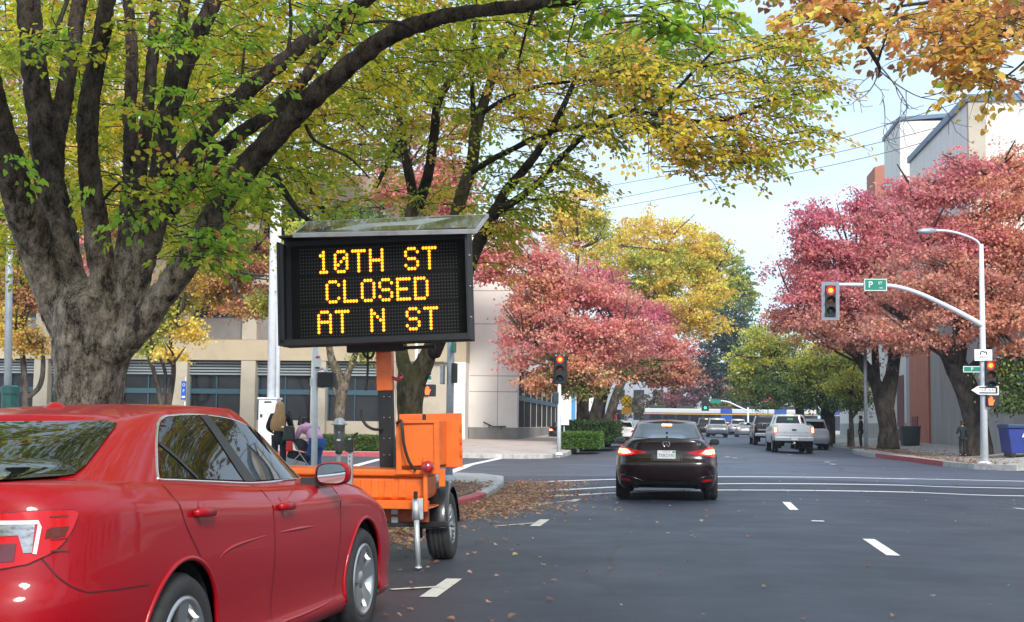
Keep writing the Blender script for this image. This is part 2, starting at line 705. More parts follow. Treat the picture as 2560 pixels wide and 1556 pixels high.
# crosswalk over the side street on the left
mb = MB()
strip(mb, [gp(790, 1140), gp(856, 1121), gp(916, 1105)], 0.30)
strip(mb, [gp(1080, 1138), gp(1130, 1119), gp(1206, 1103)], 0.30)
tag(mb.build('side_crosswalk_lines', M['mark'], fix=False), kind='structure')
# lane dashes and dots
mb = MB()
for a, b in (((2090, 1298), (2150, 1338)), ((1892, 1209), (1911, 1228)), ((2440, 1223), (2500, 1230))):
    strip(mb, [gp(*a), gp(*b)], 0.14 if a[0] < 2300 else 0.12)
for p in ((1968, 1256),):
    q = gp(*p)
    strip(mb, [(q.x, q.y - 0.09, 0), (q.x, q.y + 0.09, 0)], 0.17, lift=0.012)
tag(mb.build('lane_dashes', M['mark'], fix=False), kind='structure')
mb = MB()
for p in ((1990, 1113), (2004, 1118), (1750, 1100), (1768, 1103), (1900, 1095)):
    q = gp(*p)
    strip(mb, [(q.x, q.y - 0.25, 0), (q.x, q.y + 0.25, 0)], 0.2, lift=0.012)
tag(mb.build('lane_dots', M['mark'], fix=False), kind='structure')
# parking bay marks
mb = MB()
for a, b, c, d in (((1030, 1438), (1093, 1394), (940, 1421), (1060, 1414)), ((1287, 1267), (1311, 1251), (1190, 1268), (1300, 1259)),
                   ((1374, 1208), (1391, 1202), (1290, 1216), (1380, 1205))):
    strip(mb, [gp(*a), gp(*b)], 0.135)
    strip(mb, [gp(*c), gp(*d)], 0.07, lift=0.009)
tag(mb.build('parking_marks', M['mark_old'], fix=False), kind='structure')
# worn crossing beyond the junction
mb = MB()
for pts, wd in (([(1880, 1101), (1960, 1103)], .25), ([(1720, 1094), (1800, 1096)], .2), ([(2090, 1099), (2160, 1106)], .6), ([(1800, 1108), (2010, 1109.5)], .2),
                ([(1730, 1102), (1790, 1103)], .25), ([(1405, 1106), (1500, 1105)], .25), ([(1990, 1101), (2080, 1103)], .2)):
    strip(mb, [gp(*p) for p in pts], wd, lift=0.008)
tag(mb.build('worn_crosswalk_lines', M['mark_faint'], fix=False), kind='structure')


# kerbs and pavements
def offset(line, d):
    o = []
    for i, p in enumerate(line):
        t = (line[min(i + 1, len(line) - 1)] - line[max(i - 1, 0)]).normalized()
        o.append(p + Vector((-t.y, t.x)) * d)
    return o


def resample(line, step=0.6):
    o = []
    for a, b in zip(line[:-1], line[1:]):
        n = max(1, int((b - a).length / step))
        o += [a + (b - a) * (i / n) for i in range(n)]
    return o + [line[-1]]


def kerb(name, line, m, side=1, wd=0.16):
    line = resample([Vector(p) for p in line])
    inn = offset(line, wd * side)
    mb = MB()
    vs = []
    for a, b in zip(line, inn):
        z = swz(a.x, a.y) + 0.003
        vs += [(a.x, a.y, gz(a.x, a.y) - 0.1), (a.x + (b.x - a.x) * 0.06, a.y + (b.y - a.y) * 0.06, z - 0.02),
               (a.x + (b.x - a.x) * 0.2, a.y + (b.y - a.y) * 0.2, z), (b.x, b.y, z), (b.x, b.y, z - 0.2)]
    fs = []
    for i in range(len(line) - 1):
        for k in range(4):
            a = i * 5 + k
            fs.append((a, a + 1, a + 6, a + 5))
    o = len(vs)
    fs += [(0, 1, 2, 3, 4), tuple(range(o - 5, o))]
    mb.add(vs, fs)
    return tag(mb.build(name, m), kind='structure')


def pavement(name, outline, m, cuts, zf=None, lift=0.0):
    bm = bmesh.new()
    vs = [bm.verts.new((p[0], p[1], 0)) for p in outline]
    bm.faces.new(vs)
    for ax, c in cuts:
        co = Vector((c, 0, 0)) if ax == 'x' else Vector((0, c, 0))
        no = Vector((1, 0, 0)) if ax == 'x' else Vector((0, 1, 0))
        bmesh.ops.bisect_plane(bm, geom=bm.verts[:] + bm.edges[:] + bm.faces[:], plane_co=co, plane_no=no)
    for v in bm.verts:
        v.co.z = (zf or swz)(v.co.x, v.co.y) + lift
    bmesh.ops.recalc_face_normals(bm, faces=bm.faces)
    for f in bm.faces:
        if f.normal.z < 0:
            f.normal_flip()
    me = bpy.data.meshes.new(name)
    bm.to_mesh(me)
    bm.free()
    me.materials.append(m)
    o = bpy.data.objects.new(name, me)
    COL.objects.link(o)
    return tag(o, kind='structure')


NL = [Vector(p) for p in ((-3.95, -20), (-3.9, 6), (-3.85, 12), (-3.72, 17), (-3.42, 20), (-3.12, 22.2), (-3.05, 24), (-3.15, 26.5), (-3.32, 29), (-3.62, 31.6), (-4.3, 33), (-5.3, 33.5), (-8, 33.6), (-80, 33.6))]
kerb('kerb', NL[:5], M['kerb'])
kerb('kerb_red', NL[4:7], M['kerb_red'])
kerb('kerb_corner', NL[6:], M['kerb'])
inn = offset(NL, 0.16)
pavement('sidewalk', [(p.x, p.y) for p in inn] + [(-80, -20)], M['concrete'], [('y', 42)])
pavement('planting_strip', [(-6.6, 6), (-4.02, 6), (-3.95, 12), (-3.85, 17), (-3.55, 20.2), (-3.3, 22.4), (-3.25, 24), (-3.5, 27), (-4.4, 28.4), (-6.6, 27)], M['soil'], [('y', 12), ('y', 17)], lift=0.012)

FL = [Vector(p) for p in ((-80, 52.2), (-9.5, 52.2), (-5.6, 52.3), (-4.5, 52.8), (-3.95, 54.0), (-3.8, 56), (-3.7, 70), (-3.6, 220))]
kerb('kerb_far', FL[:2], M['kerb_red'])
kerb('kerb_far_corner', FL[1:], M['kerb'])
inn = offset(FL, 0.16)
pavement('sidewalk_far', [(p.x, p.y) for p in inn] + [(-80, 220)], M['plaza'], [('y', 54), ('y', 57), ('y', 61), ('y', 65), ('y', 68), ('y', 80), ('y', 120), ('y', 160)])
FR = [Vector(p) for p in ((80, 46.6), (13.5, 46.6), (11.9, 47.0), (10.9, 48.4), (10.4, 51), (10.2, 56), (9.7, 62), (9.6, 67), (9.9, 71), (11.0, 74), (11.1, 220))]
kerb('kerb_right', FR[:5], M['kerb'])
kerb('kerb_right_red', FR[4:7], M['kerb_red'])
kerb('kerb_right_far', FR[6:], M['kerb'])
inn = offset(FR, 0.16)
pavement('sidewalk_right', [(p.x, p.y) for p in inn] + [(80, 220)], M['concrete'], [('x', 11.6), ('x', 12.4), ('x', 13.2), ('x', 14), ('x', 15)] + [('y', v) for v in (55, 65, 80, 100, 130, 160)])
NR = [Vector(p) for p in ((11.2, -20), (11.2, 28), (11.8, 30.6), (13.6, 31.6), (80, 31.6))]
kerb('kerb_near_right', NR, M['kerb'], side=-1)
inn = offset(NR, -0.16)
pavement('sidewalk_near_right', [(p.x, p.y) for p in inn] + [(80, -20)], M['concrete'], [('x', 15)])


# fallen leaves in the gutter and scattered over the road
def leaf_mesh(name, pos, d, nrm, size, colr, m, parent=None, wid=0.45, fold=0.18, simple=False):
    N = len(pos)
    d = d / np.linalg.norm(d, axis=1, keepdims=True)
    nrm = nrm - d * np.sum(d * nrm, 1, keepdims=True)
    nrm = nrm / np.maximum(np.linalg.norm(nrm, axis=1, keepdims=True), 1e-6)
    sd = np.cross(nrm, d)
    sz = size[:, None]
    if simple:
        pts = [(0, 0, 0), (0.45, wid, fold), (1, 0, 0), (0.45, -wid, fold)]
        faces = [(0, 1, 2), (0, 2, 3)]
    else:
        pts = [(0, 0, 0), (0.28, wid * 0.92, fold), (0.62, wid * 0.75, fold * 0.8), (1, 0, -0.06), (0.62, -wid * 0.75, fold * 0.8), (0.28, -wid * 0.92, fold)]
        faces = [(0, 1, 2, 3), (0, 3, 4, 5)]
    k = len(pts)
    V = np.empty((N, k, 3))
    for i, (a, b, c) in enumerate(pts):
        V[:, i] = pos + (d * a + sd * b + nrm * c) * sz
    V = V.reshape(-1, 3)
    F = np.concatenate([np.array(f) for f in faces])
    fl = [len(f) for f in faces]
    LI = (np.arange(N)[:, None] * k + F[None]).reshape(-1)
    tot = np.tile(np.array(fl), N)
    st = np.concatenate([[0], np.cumsum(tot)[:-1]])
    me = bpy.data.meshes.new(name)
    me.vertices.add(N * k)
    me.vertices.foreach_set('co', V.ravel())
    me.loops.add(len(LI))
    me.loops.foreach_set('vertex_index', LI.astype(np.int32))
    me.polygons.add(len(tot))
    me.polygons.foreach_set('loop_start', st.astype(np.int32))
    me.update(calc_edges=True)
    ca = me.color_attributes.new('Col', 'FLOAT_COLOR', 'POINT')
    cc = np.ones((N, k, 4))
    cc[:, :, :3] = colr[:, None, :]
    ca.data.foreach_set('color', cc.ravel())
    me.materials.append(m)
    o = bpy.data.objects.new(name, me)
    COL.objects.link(o)
    if parent is not None:
        o.parent = parent
    return o


def unit(n):
    v = rng.normal(size=(n, 3))
    return v / np.linalg.norm(v, axis=1, keepdims=True)


def pick(pal, n, jit=0.18):
    pal = np.array(pal)
    c = pal[rng.integers(0, len(pal), n)]
    return np.clip(c * (1 + rng.uniform(-jit, jit, (n, 1))) * (1 + rng.uniform(-0.08, 0.08, (n, 3))), 0.003, 0.9)


P_LITTER = [(0.46, 0.27, 0.18), (0.54, 0.34, 0.24), (0.36, 0.19, 0.12), (0.62, 0.42, 0.28), (0.44, 0.20, 0.13), (0.66, 0.48, 0.26), (0.28, 0.15, 0.10), (0.58, 0.30, 0.20)]


def kerb_x(y):
    for a, b in zip(NL[:-1], NL[1:]):
        if a.y <= y <= b.y:
            return a.x + (b.x - a.x) * (y - a.y) / max(1e-6, b.y - a.y)
    return -3.6


def litter():
    P, S = [], []
    for _ in range(7500):                      # drift along the kerb
        y = random.uniform(7.5, 31.3)
        dens = 0.3 + 0.7 * smooth(9.5, 14, y)
        if random.random() > dens:
            continue
        wdt = 0.55 + 0.65 * smooth(14, 22, y) + 0.5 * math.sin(y * 1.3) * 0.4 + 0.25 * mnoise.noise(Vector((y * 0.9, 3, 0)))
        off = abs(random.gauss(0, 0.55)) * wdt
        if y > 30.2:
            off += 0.2
        x = kerb_x(y) + 0.06 + off
        hpile = 0.05 * max(0, 1 - off / 0.7)
        P.append((x, y, gz(x, y) + 0.012 + random.random() * hpile))
        S.append(random.uniform(0.045, 0.085))
    for _ in range(1800):                      # on the planting strip
        y = random.uniform(8, 28)
        x = kerb_x(y) - 0.15 - abs(random.gauss(0, 1.1))
        P.append((x, y, swz(x, y) + 0.02 + random.random() * 0.02))
        S.append(random.uniform(0.045, 0.085))
    for _ in range(430):                       # scattered on the carriageway
        y = 7 + 26 * random.random() ** 1.2
        x = kerb_x(y) + 0.3 + abs(random.gauss(0, 1.0)) ** 1.3 * 1.4
        P.append((x, y, gz(x, y) + 0.014))
        S.append(random.uniform(0.04, 0.075))
    for _ in range(55):
        y = random.uniform(9, 30)
        x = random.uniform(-1, 8)
        P.append((x, y, gz(x, y) + 0.014))
        S.append(random.uniform(0.025, 0.06))
    P = np.array(P)
    n = len(P)
    d = unit(n)
    d[:, 2] *= 0.15
    nr = np.tile([0, 0, 1.0], (n, 1)) + unit(n) * 0.45
    c = pick(P_LITTER, n, 0.3)
    o = leaf_mesh('fallen_leaves', P, d, nr, np.array(S), c, M['leaf'], wid=0.42, fold=0.22)
    tag(o, kind='stuff', label='brown fallen leaves drifted along the gutter', cat='leaves')


litter()


def right_litter():
    n = 2600
    y = rng.uniform(47.5, 80, n)
    x = 10.3 + np.abs(rng.normal(0, 1.2, n)) + 0.2
    P = np.array([(a, b, swz(a, b) + 0.02) for a, b in zip(x, y)])
    d = unit(n)
    d[:, 2] *= 0.1
    o = leaf_mesh('fallen_leaves_under_red_trees', P, d, np.tile([0, 0, 1.0], (n, 1)) + unit(n) * 0.3, rng.uniform(0.05, 0.1, n),
                  pick([(0.3, 0.12, 0.06), (0.24, 0.12, 0.07), (0.36, 0.2, 0.09)], n, 0.3), M['leaf'], simple=True)
    tag(o, kind='stuff', label='reddish fallen leaves on the right pavement under the red trees', cat='leaves')


right_litter()


# pale specks and scraps on the carriageway
n = 90
x_, y_ = rng.uniform(-1.5, 9, n), 8 + 42 * rng.random(n) ** 1.1
P_ = np.array([(a, b, gz(a, b) + 0.012) for a, b in zip(x_, y_)])
d_ = unit(n)
d_[:, 2] *= 0.05
tag(leaf_mesh('road_specks', P_, d_, np.tile([0, 0, 1.0], (n, 1)) + unit(n) * 0.2, rng.uniform(0.025, 0.07, n), pick([(0.5, 0.5, 0.48), (0.35, 0.3, 0.26), (0.6, 0.58, 0.54)], n), M['leaf'], simple=True),
    kind='stuff', label='pale specks and scraps scattered on the carriageway', cat='litter')
# ================================================================ BUILDINGS
M['bld_beige'] = mat('office_concrete_beige', (0.43, 0.39, 0.315), 0.85, var=0.2, scale=0.6, bump=0.15, bscale=30, detail=7)
M['bld_white'] = mat('office_pale_panel', (0.84, 0.81, 0.76), 0.85, var=0.06, scale=0.9, detail=7)
M['bld_tan'] = mat('office_tan_spandrel', (0.44, 0.37, 0.265), 0.85, var=0.14, scale=0.7, detail=7)
M['plinth'] = mat('building_plinth', (0.27, 0.26, 0.24), 0.9, var=0.2, scale=1.5)
M['dark_glass'] = mat('dark_window_glass', (0.018, 0.020, 0.024), 0.06, spec=0.35, var=0.6, scale=0.35)
M['matt_pane'] = mat('matt_dark_pane', (0.05, 0.05, 0.055), 0.8, spec=0.03, var=0.3, scale=0.8)  # matt dark finish, so a grazing view mirrors little
M['teal'] = mat('teal_window_frame', (0.03, 0.085, 0.12), 0.5)
M['louver'] = mat('pale_louvre_slats', (0.25, 0.29, 0.31), 0.5)
M['louver_dark'] = mat('louvre_gap', (0.02, 0.035, 0.045), 0.7)
M['recess_wall'] = mat('recessed_brown_wall', (0.22, 0.205, 0.20), 0.85, var=0.15, scale=1)
M['groove'] = mat('panel_joint', (0.36, 0.34, 0.32), 0.9)
M['rust'] = mat('rust_red_sill', (0.13, 0.035, 0.025), 0.7)

YW = 70.0
xr = at(1120, 900, YW).x
zz = lambda dy: at(700, dy, YW).z
OFF = thing('office_building', (xr, YW, swz(xr, YW)), 'beige concrete office block with dark ribbon windows at the far left corner', 'building')
O0 = Vector((xr, YW, swz(xr, YW)))


def obox(mb, x0, x1, y0, y1, z0, z1, mi=None):
    mb.b2((x0 - O0.x, y0 - O0.y, z0 - O0.z), (x1 - O0.x, y1 - O0.y, z1 - O0.z), mi=mi)


colx = [at(d, 900, YW).x for d in (98, 266, 433, 597, 766, 934)]
pitch = (colx[-1] - colx[0]) / 5
xl = colx[0] - 5 * pitch
cols = [xl + pitch * i for i in range(5)] + colx
Z1, Z2 = zz(868), zz(819)          # tan band over the ground floor
g0 = O0.z - 0.2
mb = MB()
obox(mb, xl - 8, xr - 0.4, YW + 0.9, YW + 14, g0, 13.5)                       # solid core behind the glazing
core = mb.build('wall', M['recess_wall'], OFF)
mb = MB()
obox(mb, xl - 8, xr + 0.03, YW - 0.06, YW + 1.3, Z1, Z2)
mb.build('spandrel', M['bld_tan'], OFF)
mb = MB()
obox(mb, xl - 8, xr + 0.03, YW - 0.06, YW + 1.3, Z2 + 2.95, Z2 + 4.3)
mb.build('spandrel', M['bld_beige'], OFF)
mb = MB()
obox(mb, xl - 8, xr + 0.03, YW - 0.06, YW + 1.3, Z2 + 7.2, Z2 + 8.8)
mb.build('parapet', M['bld_beige'], OFF)
for cxx in cols:
    mb = MB()
    obox(mb, cxx - 0.40, cxx + 0.40, YW - 0.02, YW + 0.9, g0, Z1)
    obox(mb, cxx - 0.40, cxx + 0.40, YW - 0.02, YW + 0.9, Z2, Z2 + 2.95)
    obox(mb, cxx - 0.40, cxx + 0.40, YW - 0.02, YW + 0.9, Z2 + 4.3, Z2 + 7.2)
    mb.build('column', M['bld_beige'], OFF, bevel=0.02, seg=1)
mb = MB()
obox(mb, xr - 0.75, xr + 0.01, YW - 0.04, YW + 1.25, g0, Z1)
obox(mb, xr - 0.75, xr + 0.01, YW - 0.04, YW + 1.25, Z2, Z2 + 2.95)
obox(mb, xr - 0.75, xr + 0.01, YW - 0.04, YW + 1.25, Z2 + 4.3, Z2 + 7.2)
mb.build('end_wall', M['bld_white'], OFF)
mb = MB()
obox(mb, colx[-1] + 0.4, xr - 0.75, YW + 0.25, YW + 1.2, g0, Z1)
mb.build('end_panel', M['bld_beige'], OFF)
for i, cxx in enumerate(cols[:-1]):
    a, b = cxx + 0.40, cols[i + 1] - 0.40
    # ground floor window: low wall, glass, teal rail, louvre head
    mb = MB()
    obox(mb, a, b, YW + 0.45, YW + 0.75, g0, zz(1012), 0)
    wn = mb.build('low_wall', M['bld_beige'], OFF)
    mb = MB()
    obox(mb, a, b, YW + 0.50, YW + 0.58, zz(949), zz(937), 0)
    for q in (0.0, 0.5, 1.0):
        xq = a + (b - a - 0.06) * q
        obox(mb, xq, xq + 0.06, YW + 0.52, YW + 0.60, zz(1012), zz(905), 0)
    obox(mb, a, b, YW + 0.50, YW + 0.60, zz(1014), zz(1011), 1)
    wf = mb.build('window', [M['teal'], M['rust']], OFF)
    mb = MB()
    obox(mb, a, b, YW + 0.62, YW + 0.66, zz(1012), Z1)
    mb.build('pane', M['dark_glass'], wf)
    mb = MB()
    obox(mb, a, b, YW + 0.44, YW + 0.48, zz(905), Z1, 1)
    for k in range(5):
        z = zz(904) + (Z1 - zz(904)) * (k + 0.15) / 5.2
        obox(mb, a, b, YW + 0.37, YW + 0.44, z, z + 0.085, 0)
    mb.build('louvre', [M['louver'], M['louver_dark']], wf)
    # upper floors
    for fl in (Z2, Z2 + 4.3):
        mb = MB()
        obox(mb, a, b, YW + 0.62, YW + 0.74, fl, fl + 1.2)
        mb.build('sill_wall', M['recess_wall'], OFF)
        mb = MB()
        obox(mb, a, b, YW + 0.70, YW + 0.78, fl + 2.55, fl + 2.95)
        obox(mb, a, b, YW + 0.70, YW + 0.78, fl + 1.2, fl + 1.27)
        wf = mb.build('window', M['teal'], OFF)
        mb = MB()
        obox(mb, a, b, YW + 0.80, YW + 0.84, fl + 1.2, fl + 2.95)
        mb.build('pane', M['dark_glass'], wf)

# corner block with its glazed side along the street
YB = 71.3
xc = at(1245, 900, YB).x
zt = at(1245, 512, YB).z
zb = swz(xc, YB) - 0.1
CB = thing('concrete_corner_building', (xc, YB, swz(xc, YB)), 'tall pale concrete building with blank panelled corner and finned side windows', 'building')
O0 = Vector((xc, YB, swz(xc, YB)))
YE = 103.0
zw0, zw1 = 1.1, 4.3
mb = MB()
obox(mb, xr - 0.3, xc - 0.12, YB, YE, zb + 0.72, zt)
obox(mb, xc - 0.12, xc, YB, YB + 0.9, zb + 0.72, zt)
obox(mb, xc - 0.12, xc, YB + 0.9, YE, zw1, zt)
obox(mb, xc - 0.12, xc, YB + 0.9, YE, zb + 0.72, zw0)
mb.build('wall', M['bld_white'], CB)
mb = MB()
obox(mb, xr + 0.03, xc + 0.03, YB - 0.03, YE, zb - 0.3, zb + 0.72)
mb.build('plinth', M['plinth'], CB)
mb = MB()
for dy in (905, 943, 780, 700, 620):
    z = at(1200, dy, YB).z
    obox(mb, xr + 0.04, xc + 0.004, YB - 0.004, YB + 0.02, z - 0.02, z + 0.02)
    obox(mb, xc - 0.02, xc + 0.004, YB, YE, z - 0.02, z + 0.02) if z > zw1 else None
for dx in (1198,):
    x = at(dx, 900, YB).x
    obox(mb, x - 0.015, x + 0.015, YB - 0.006, YB + 0.02, zb + 0.72, at(1200, 780, YB).z)
mb.build('panel_joints', M['groove'], CB)
n = 8
for k in range(n):
    y0, y1 = YB + 0.9 + (YE - YB - 1.2) * k / n, YB + 0.9 + (YE - YB - 1.2) * (k + 1) / n
    mb = MB()
    obox(mb, xc - 0.10, xc - 0.06, y0 - 0.025, y0 + 0.025, zw0, zw1)
    f = mb.build('window_fin', M['bld_beige'], CB)
    mb = MB()
    obox(mb, xc - 0.09, xc - 0.05, y0 + 0.05, y1 - 0.05, 2.55, 2.82)
    wf = mb.build('window', M['teal'], CB)
    mb = MB()
    obox(mb, xc - 0.118, xc - 0.10, y0 + 0.05, y1 - 0.05, zw0, zw1)
    mb.build('pane', M['matt_pane'], wf)
mb = MB()
p0, p1, p2 = at(1163, 1016, YB - 0.15), at(1186, 1027, YB - 0.15), at(1217, 1027, YB - 0.15)
mb.tube([p0 - O0, p1 - O0, p2 - O0], 0.035, n=8)
for p in (at(1177, 1024, YB - 0.08), at(1206, 1028, YB - 0.08)):
    mb.b2(p - O0 - Vector((0.03, 0.03, 0.1)), p - O0 + Vector((0.03, 0.1, 0.0)))
mb.build('handrail', M['dark_plastic'], CB)

# pale buildings further up the left side
AX = thing('white_annex', (-9.5, 116, swz(-9.5, 116)), 'white colonnaded building up the left side behind the hedge', 'building')
O0 = Vector((-9.5, 116, swz(-9.5, 116)))
M['white_wall'] = mat('white_render', (0.70, 0.70, 0.68), 0.8, var=0.08, scale=0.5)
mb = MB()
obox(mb, -40, -11.5, 116, 140, O0.z - 0.2, 9)
obox(mb, -11.5, -9.5, 116, 140, 5.2, 9)
obox(mb, -11.5, -9.3, 115.8, 140, O0.z - 0.2, O0.z + 0.5)
mb.build('wall', M['white_wall'], AX)
for y in (117, 121, 125, 129, 133, 137):
    mb = MB()
    obox(mb, -10.1, -9.5, y, y + 0.7, O0.z, 5.2)
    mb.build('column', M['white_wall'], AX)
    mb = MB()
    obox(mb, -11.48, -11.4, y + 0.9, y + 3.2, O0.z + 0.5, 4.6)
    mb.build('window', M['dark_glass'], AX)
WH = thing('white_building', (-7.5, 150, swz(-7.5, 150)), 'bright white building with a blue edge glimpsed under the red tree', 'building')
O0 = Vector((-7.5, 150, swz(-7.5, 150)))
mb = MB()
obox(mb, -22, -6.9, 150, 168, O0.z - 0.2, 9.5)
mb.build('wall', M['white_wall'], WH)
mb = MB()
obox(mb, -9.75, -9.3, 149.94, 150.0, O0.z - 0.2, 9.4)
mb.build('blue_stripe', mat('blue_trim', (0.05, 0.25, 0.5), 0.6), WH)
mb = MB()
obox(mb, -7.9, -7.2, 149.9, 150.0, O0.z, 2.8)
mb.build('doorway', M['teal'], WH)
BK = thing('far_block', (2, 232, 0), 'pale far building closing the end of the street', 'building')
mb = MB()
mb.b2((-25, 0, 0), (24, 12, 9.5))
mb.build('wall', mat('far_pale_wall', (0.30, 0.33, 0.37), 0.8, var=0.15, scale=0.3), BK)
for z in (2.2, 5.6):
    for k in range(14):
        mb = MB()
        mb.b2((-23 + k * 3.3, -0.05, z), (-21.2 + k * 3.3, 0.05, z + 1.7))
        mb.build('window', M['dark_glass'], BK)

# right side of the street
M['conc_grey'] = mat('grey_board_concrete', (0.34, 0.34, 0.33), 0.9, var=0.18, scale=1.2, stretch=(1, 1, 0.2), detail=7, bump=0.1)
M['orange_wall'] = mat('terracotta_render', (0.46, 0.17, 0.115), 0.85, var=0.12, scale=1)
M['lavender'] = mat('lilac_grey_render', (0.42, 0.38, 0.42), 0.85)
M['metal_wall'] = mat('pale_metal_cladding', (0.66, 0.64, 0.60), 0.6, var=0.08, scale=0.8, stretch=(3, 3, 0.1))
M['roof_metal'] = mat('blue_grey_roof_edge', (0.10, 0.16, 0.24), 0.5)
M['door_red'] = mat('dark_red_door', (0.17, 0.035, 0.035), 0.6)
XW = 15.0
CV = thing('civic_building', (XW, 56, swz(XW, 56)), 'long concrete and terracotta building with pale metal hall above, right of the street', 'building')
O0 = Vector((XW, 56, swz(XW, 56)))
b0 = O0.z - 0.3
yA = atX(2240, 1000, XW).y
yB = atX(2194, 1000, XW).y
yC = atX(2183, 1000, XW).y
mb = MB()
obox(mb, XW, XW + 12, 57.0, yA, b0, 7.2)
mb.build('concrete_wall', M['conc_grey'], CV)
mb = MB()
obox(mb, XW - 0.12, XW + 12, yA, yB, b0, 9.0)
mb.build('terracotta_pier', M['orange_wall'], CV)
mb = MB()
obox(mb, XW - 0.04, XW + 12, yB, yC, b0, 8.4)
mb.build('lilac_strip', M['lavender'], CV)
mb = MB()
obox(mb, XW, XW + 12, yC, 116, b0, 8.0)
mb.build('white_wall', M['white_wall'], CV)
mb = MB()
obox(mb, XW - 0.02, XW + 1, yC, 116, b0, b0 + 1.55)
mb.build('wall_base', M['conc_grey'], CV)
mb = MB()
d0, d1 = atX(2214, 1000, XW).y, atX(2200, 1000, XW).y
obox(mb, XW - 0.16, XW - 0.10, d0, d1, swz(XW, 78), at(2205, 1001, 77).z)
mb.build('door', M['door_red'], CV)
for dx in (2327, 2360, 2396):
    ya = atX(dx + 7, 980, XW).y
    yb_ = atX(dx - 6, 980, XW).y
    z0, z1 = atX(dx, 1006, XW).z, atX(dx, 955, XW).z
    mb = MB()
    obox(mb, XW - 0.03, XW + 0.02, ya, yb_, z0 - 0.15, z0, 0)
    obox(mb, XW - 0.008, XW + 0.01, ya + 0.08, yb_ - 0.08, z0, z1, 1)
    mb.build('window', [M['conc_grey'], M['dark_glass']], CV)
mb = MB()
yq = atX(2176, 980, XW).y
obox(mb, XW - 0.03, XW + 0.02, yq, yq + 2.4, swz(XW, 90), 4.6)
mb.build('door', M['door_red'], CV)
# high metal halls
p = atX(2330, 245, XW + 0.2)
yh = p.y
mb = MB()
obox(mb, XW + 0.2, XW + 40, yh, yh + 16, 7.0, p.z)
mb.build('metal_hall', M['metal_wall'], CV)
mb = MB()
obox(mb, XW + 0.05, XW + 40, yh - 0.15, yh + 16, p.z, p.z + 0.35)
mb.build('roof_edge', M['roof_metal'], CV)
mb = MB()
obox(mb, XW + 0.18, XW + 1.0, yh - 0.05, yh + 0.3, 7.0, p.z)
mb.build('corner_pier', M['bld_beige'], CV)
pg = at(2165, 292, 86.0)
mb = MB()
obox(mb, pg.x, pg.x + 5.0, 86, 92, 6, pg.z)
x0, x1 = pg.x - O0.x, pg.x + 5.0 - O0.x
mb.build('rear_hall', M['metal_wall'], CV)
mb = MB()
zg = pg.z - O0.z
mb.add([(x0 - 0.1, 29.9, zg), (x1, 29.9, zg + 0.35), (x1, 36.2, zg + 0.35), (x0 - 0.1, 36.2, zg),
        (x0 - 0.1, 29.9, zg + 0.25), (x1, 29.9, zg + 0.6), (x1, 36.2, zg + 0.6), (x0 - 0.1, 36.2, zg + 0.25)],
       [(0, 1, 2, 3), (4, 5, 6, 7), (0, 1, 5, 4), (1, 2, 6, 5), (2, 3, 7, 6), (3, 0, 4, 7)])
mb.build('roof_edge', M['roof_metal'], CV)
mb = MB()
pq = at(2105, 392, 100)
obox(mb, pq.x, pq.x + 2.2, 100, 104, 5, pq.z - 0.3)
mb.lathe([(1.1, pq.z - 0.35 - O0.z), (0.9, pq.z - O0.z), (0.3, pq.z + 0.2 - O0.z), (0, pq.z + 0.22 - O0.z)], c=(pq.x + 1.1 - O0.x, 46, 0), n=16)
mb.build('brick_turret', mat('salmon_brick', (0.38, 0.15, 0.10), 0.85), CV)
# street-corner front at the right edge of the picture
mb = MB()
obox(mb, XW + 0.35, XW + 20, 56.2, 57.0, b0, 2.2)
mb.build('low_wall', M['conc_grey'], CV)
mb = MB()
obox(mb, XW + 0.3, XW + 1.35, 56.3, 57.0, 2.2, 6.2)
obox(mb, XW + 2.6, XW + 20, 56.3, 57.0, 2.2, 4.4)
mb.build('terracotta_panel', M['orange_wall'], CV)
mb = MB()
obox(mb, XW - 0.05, XW + 0.3, 56.15, 57.0, b0 + 1.2, 5.6)
obox(mb, XW + 0.75, XW + 0.98, 56.25, 56.3, b0 + 1.2, 5.6)
mb.build('blue_panel', mat('blue_grey_panel', (0.08, 0.15, 0.24), 0.6), CV)
mb = MB()
obox(mb, XW + 0.2, XW + 22, 55.6, 57.4, at(2430, 862, 56).z, at(2430, 822, 56).z)
obox(mb, XW + 0.2, XW + 22, 55.9, 57.4, at(2430, 740, 56).z, at(2430, 722, 56).z)
mb.build('canopy', M['white_wall'], CV)
mb = MB()
obox(mb, XW + 0.6, XW + 22, 57.0, 57.1, at(2430, 822, 56).z, at(2430, 800, 56).z, 1)
obox(mb, XW + 0.6, XW + 22, 57.0, 57.1, at(2430, 800, 56).z, at(2430, 745, 56).z, 0)
mb.build('window', [mat('teal_glazing', (0.02, 0.22, 0.24), 0.1, coat=0.5), M['dark_glass']], CV)

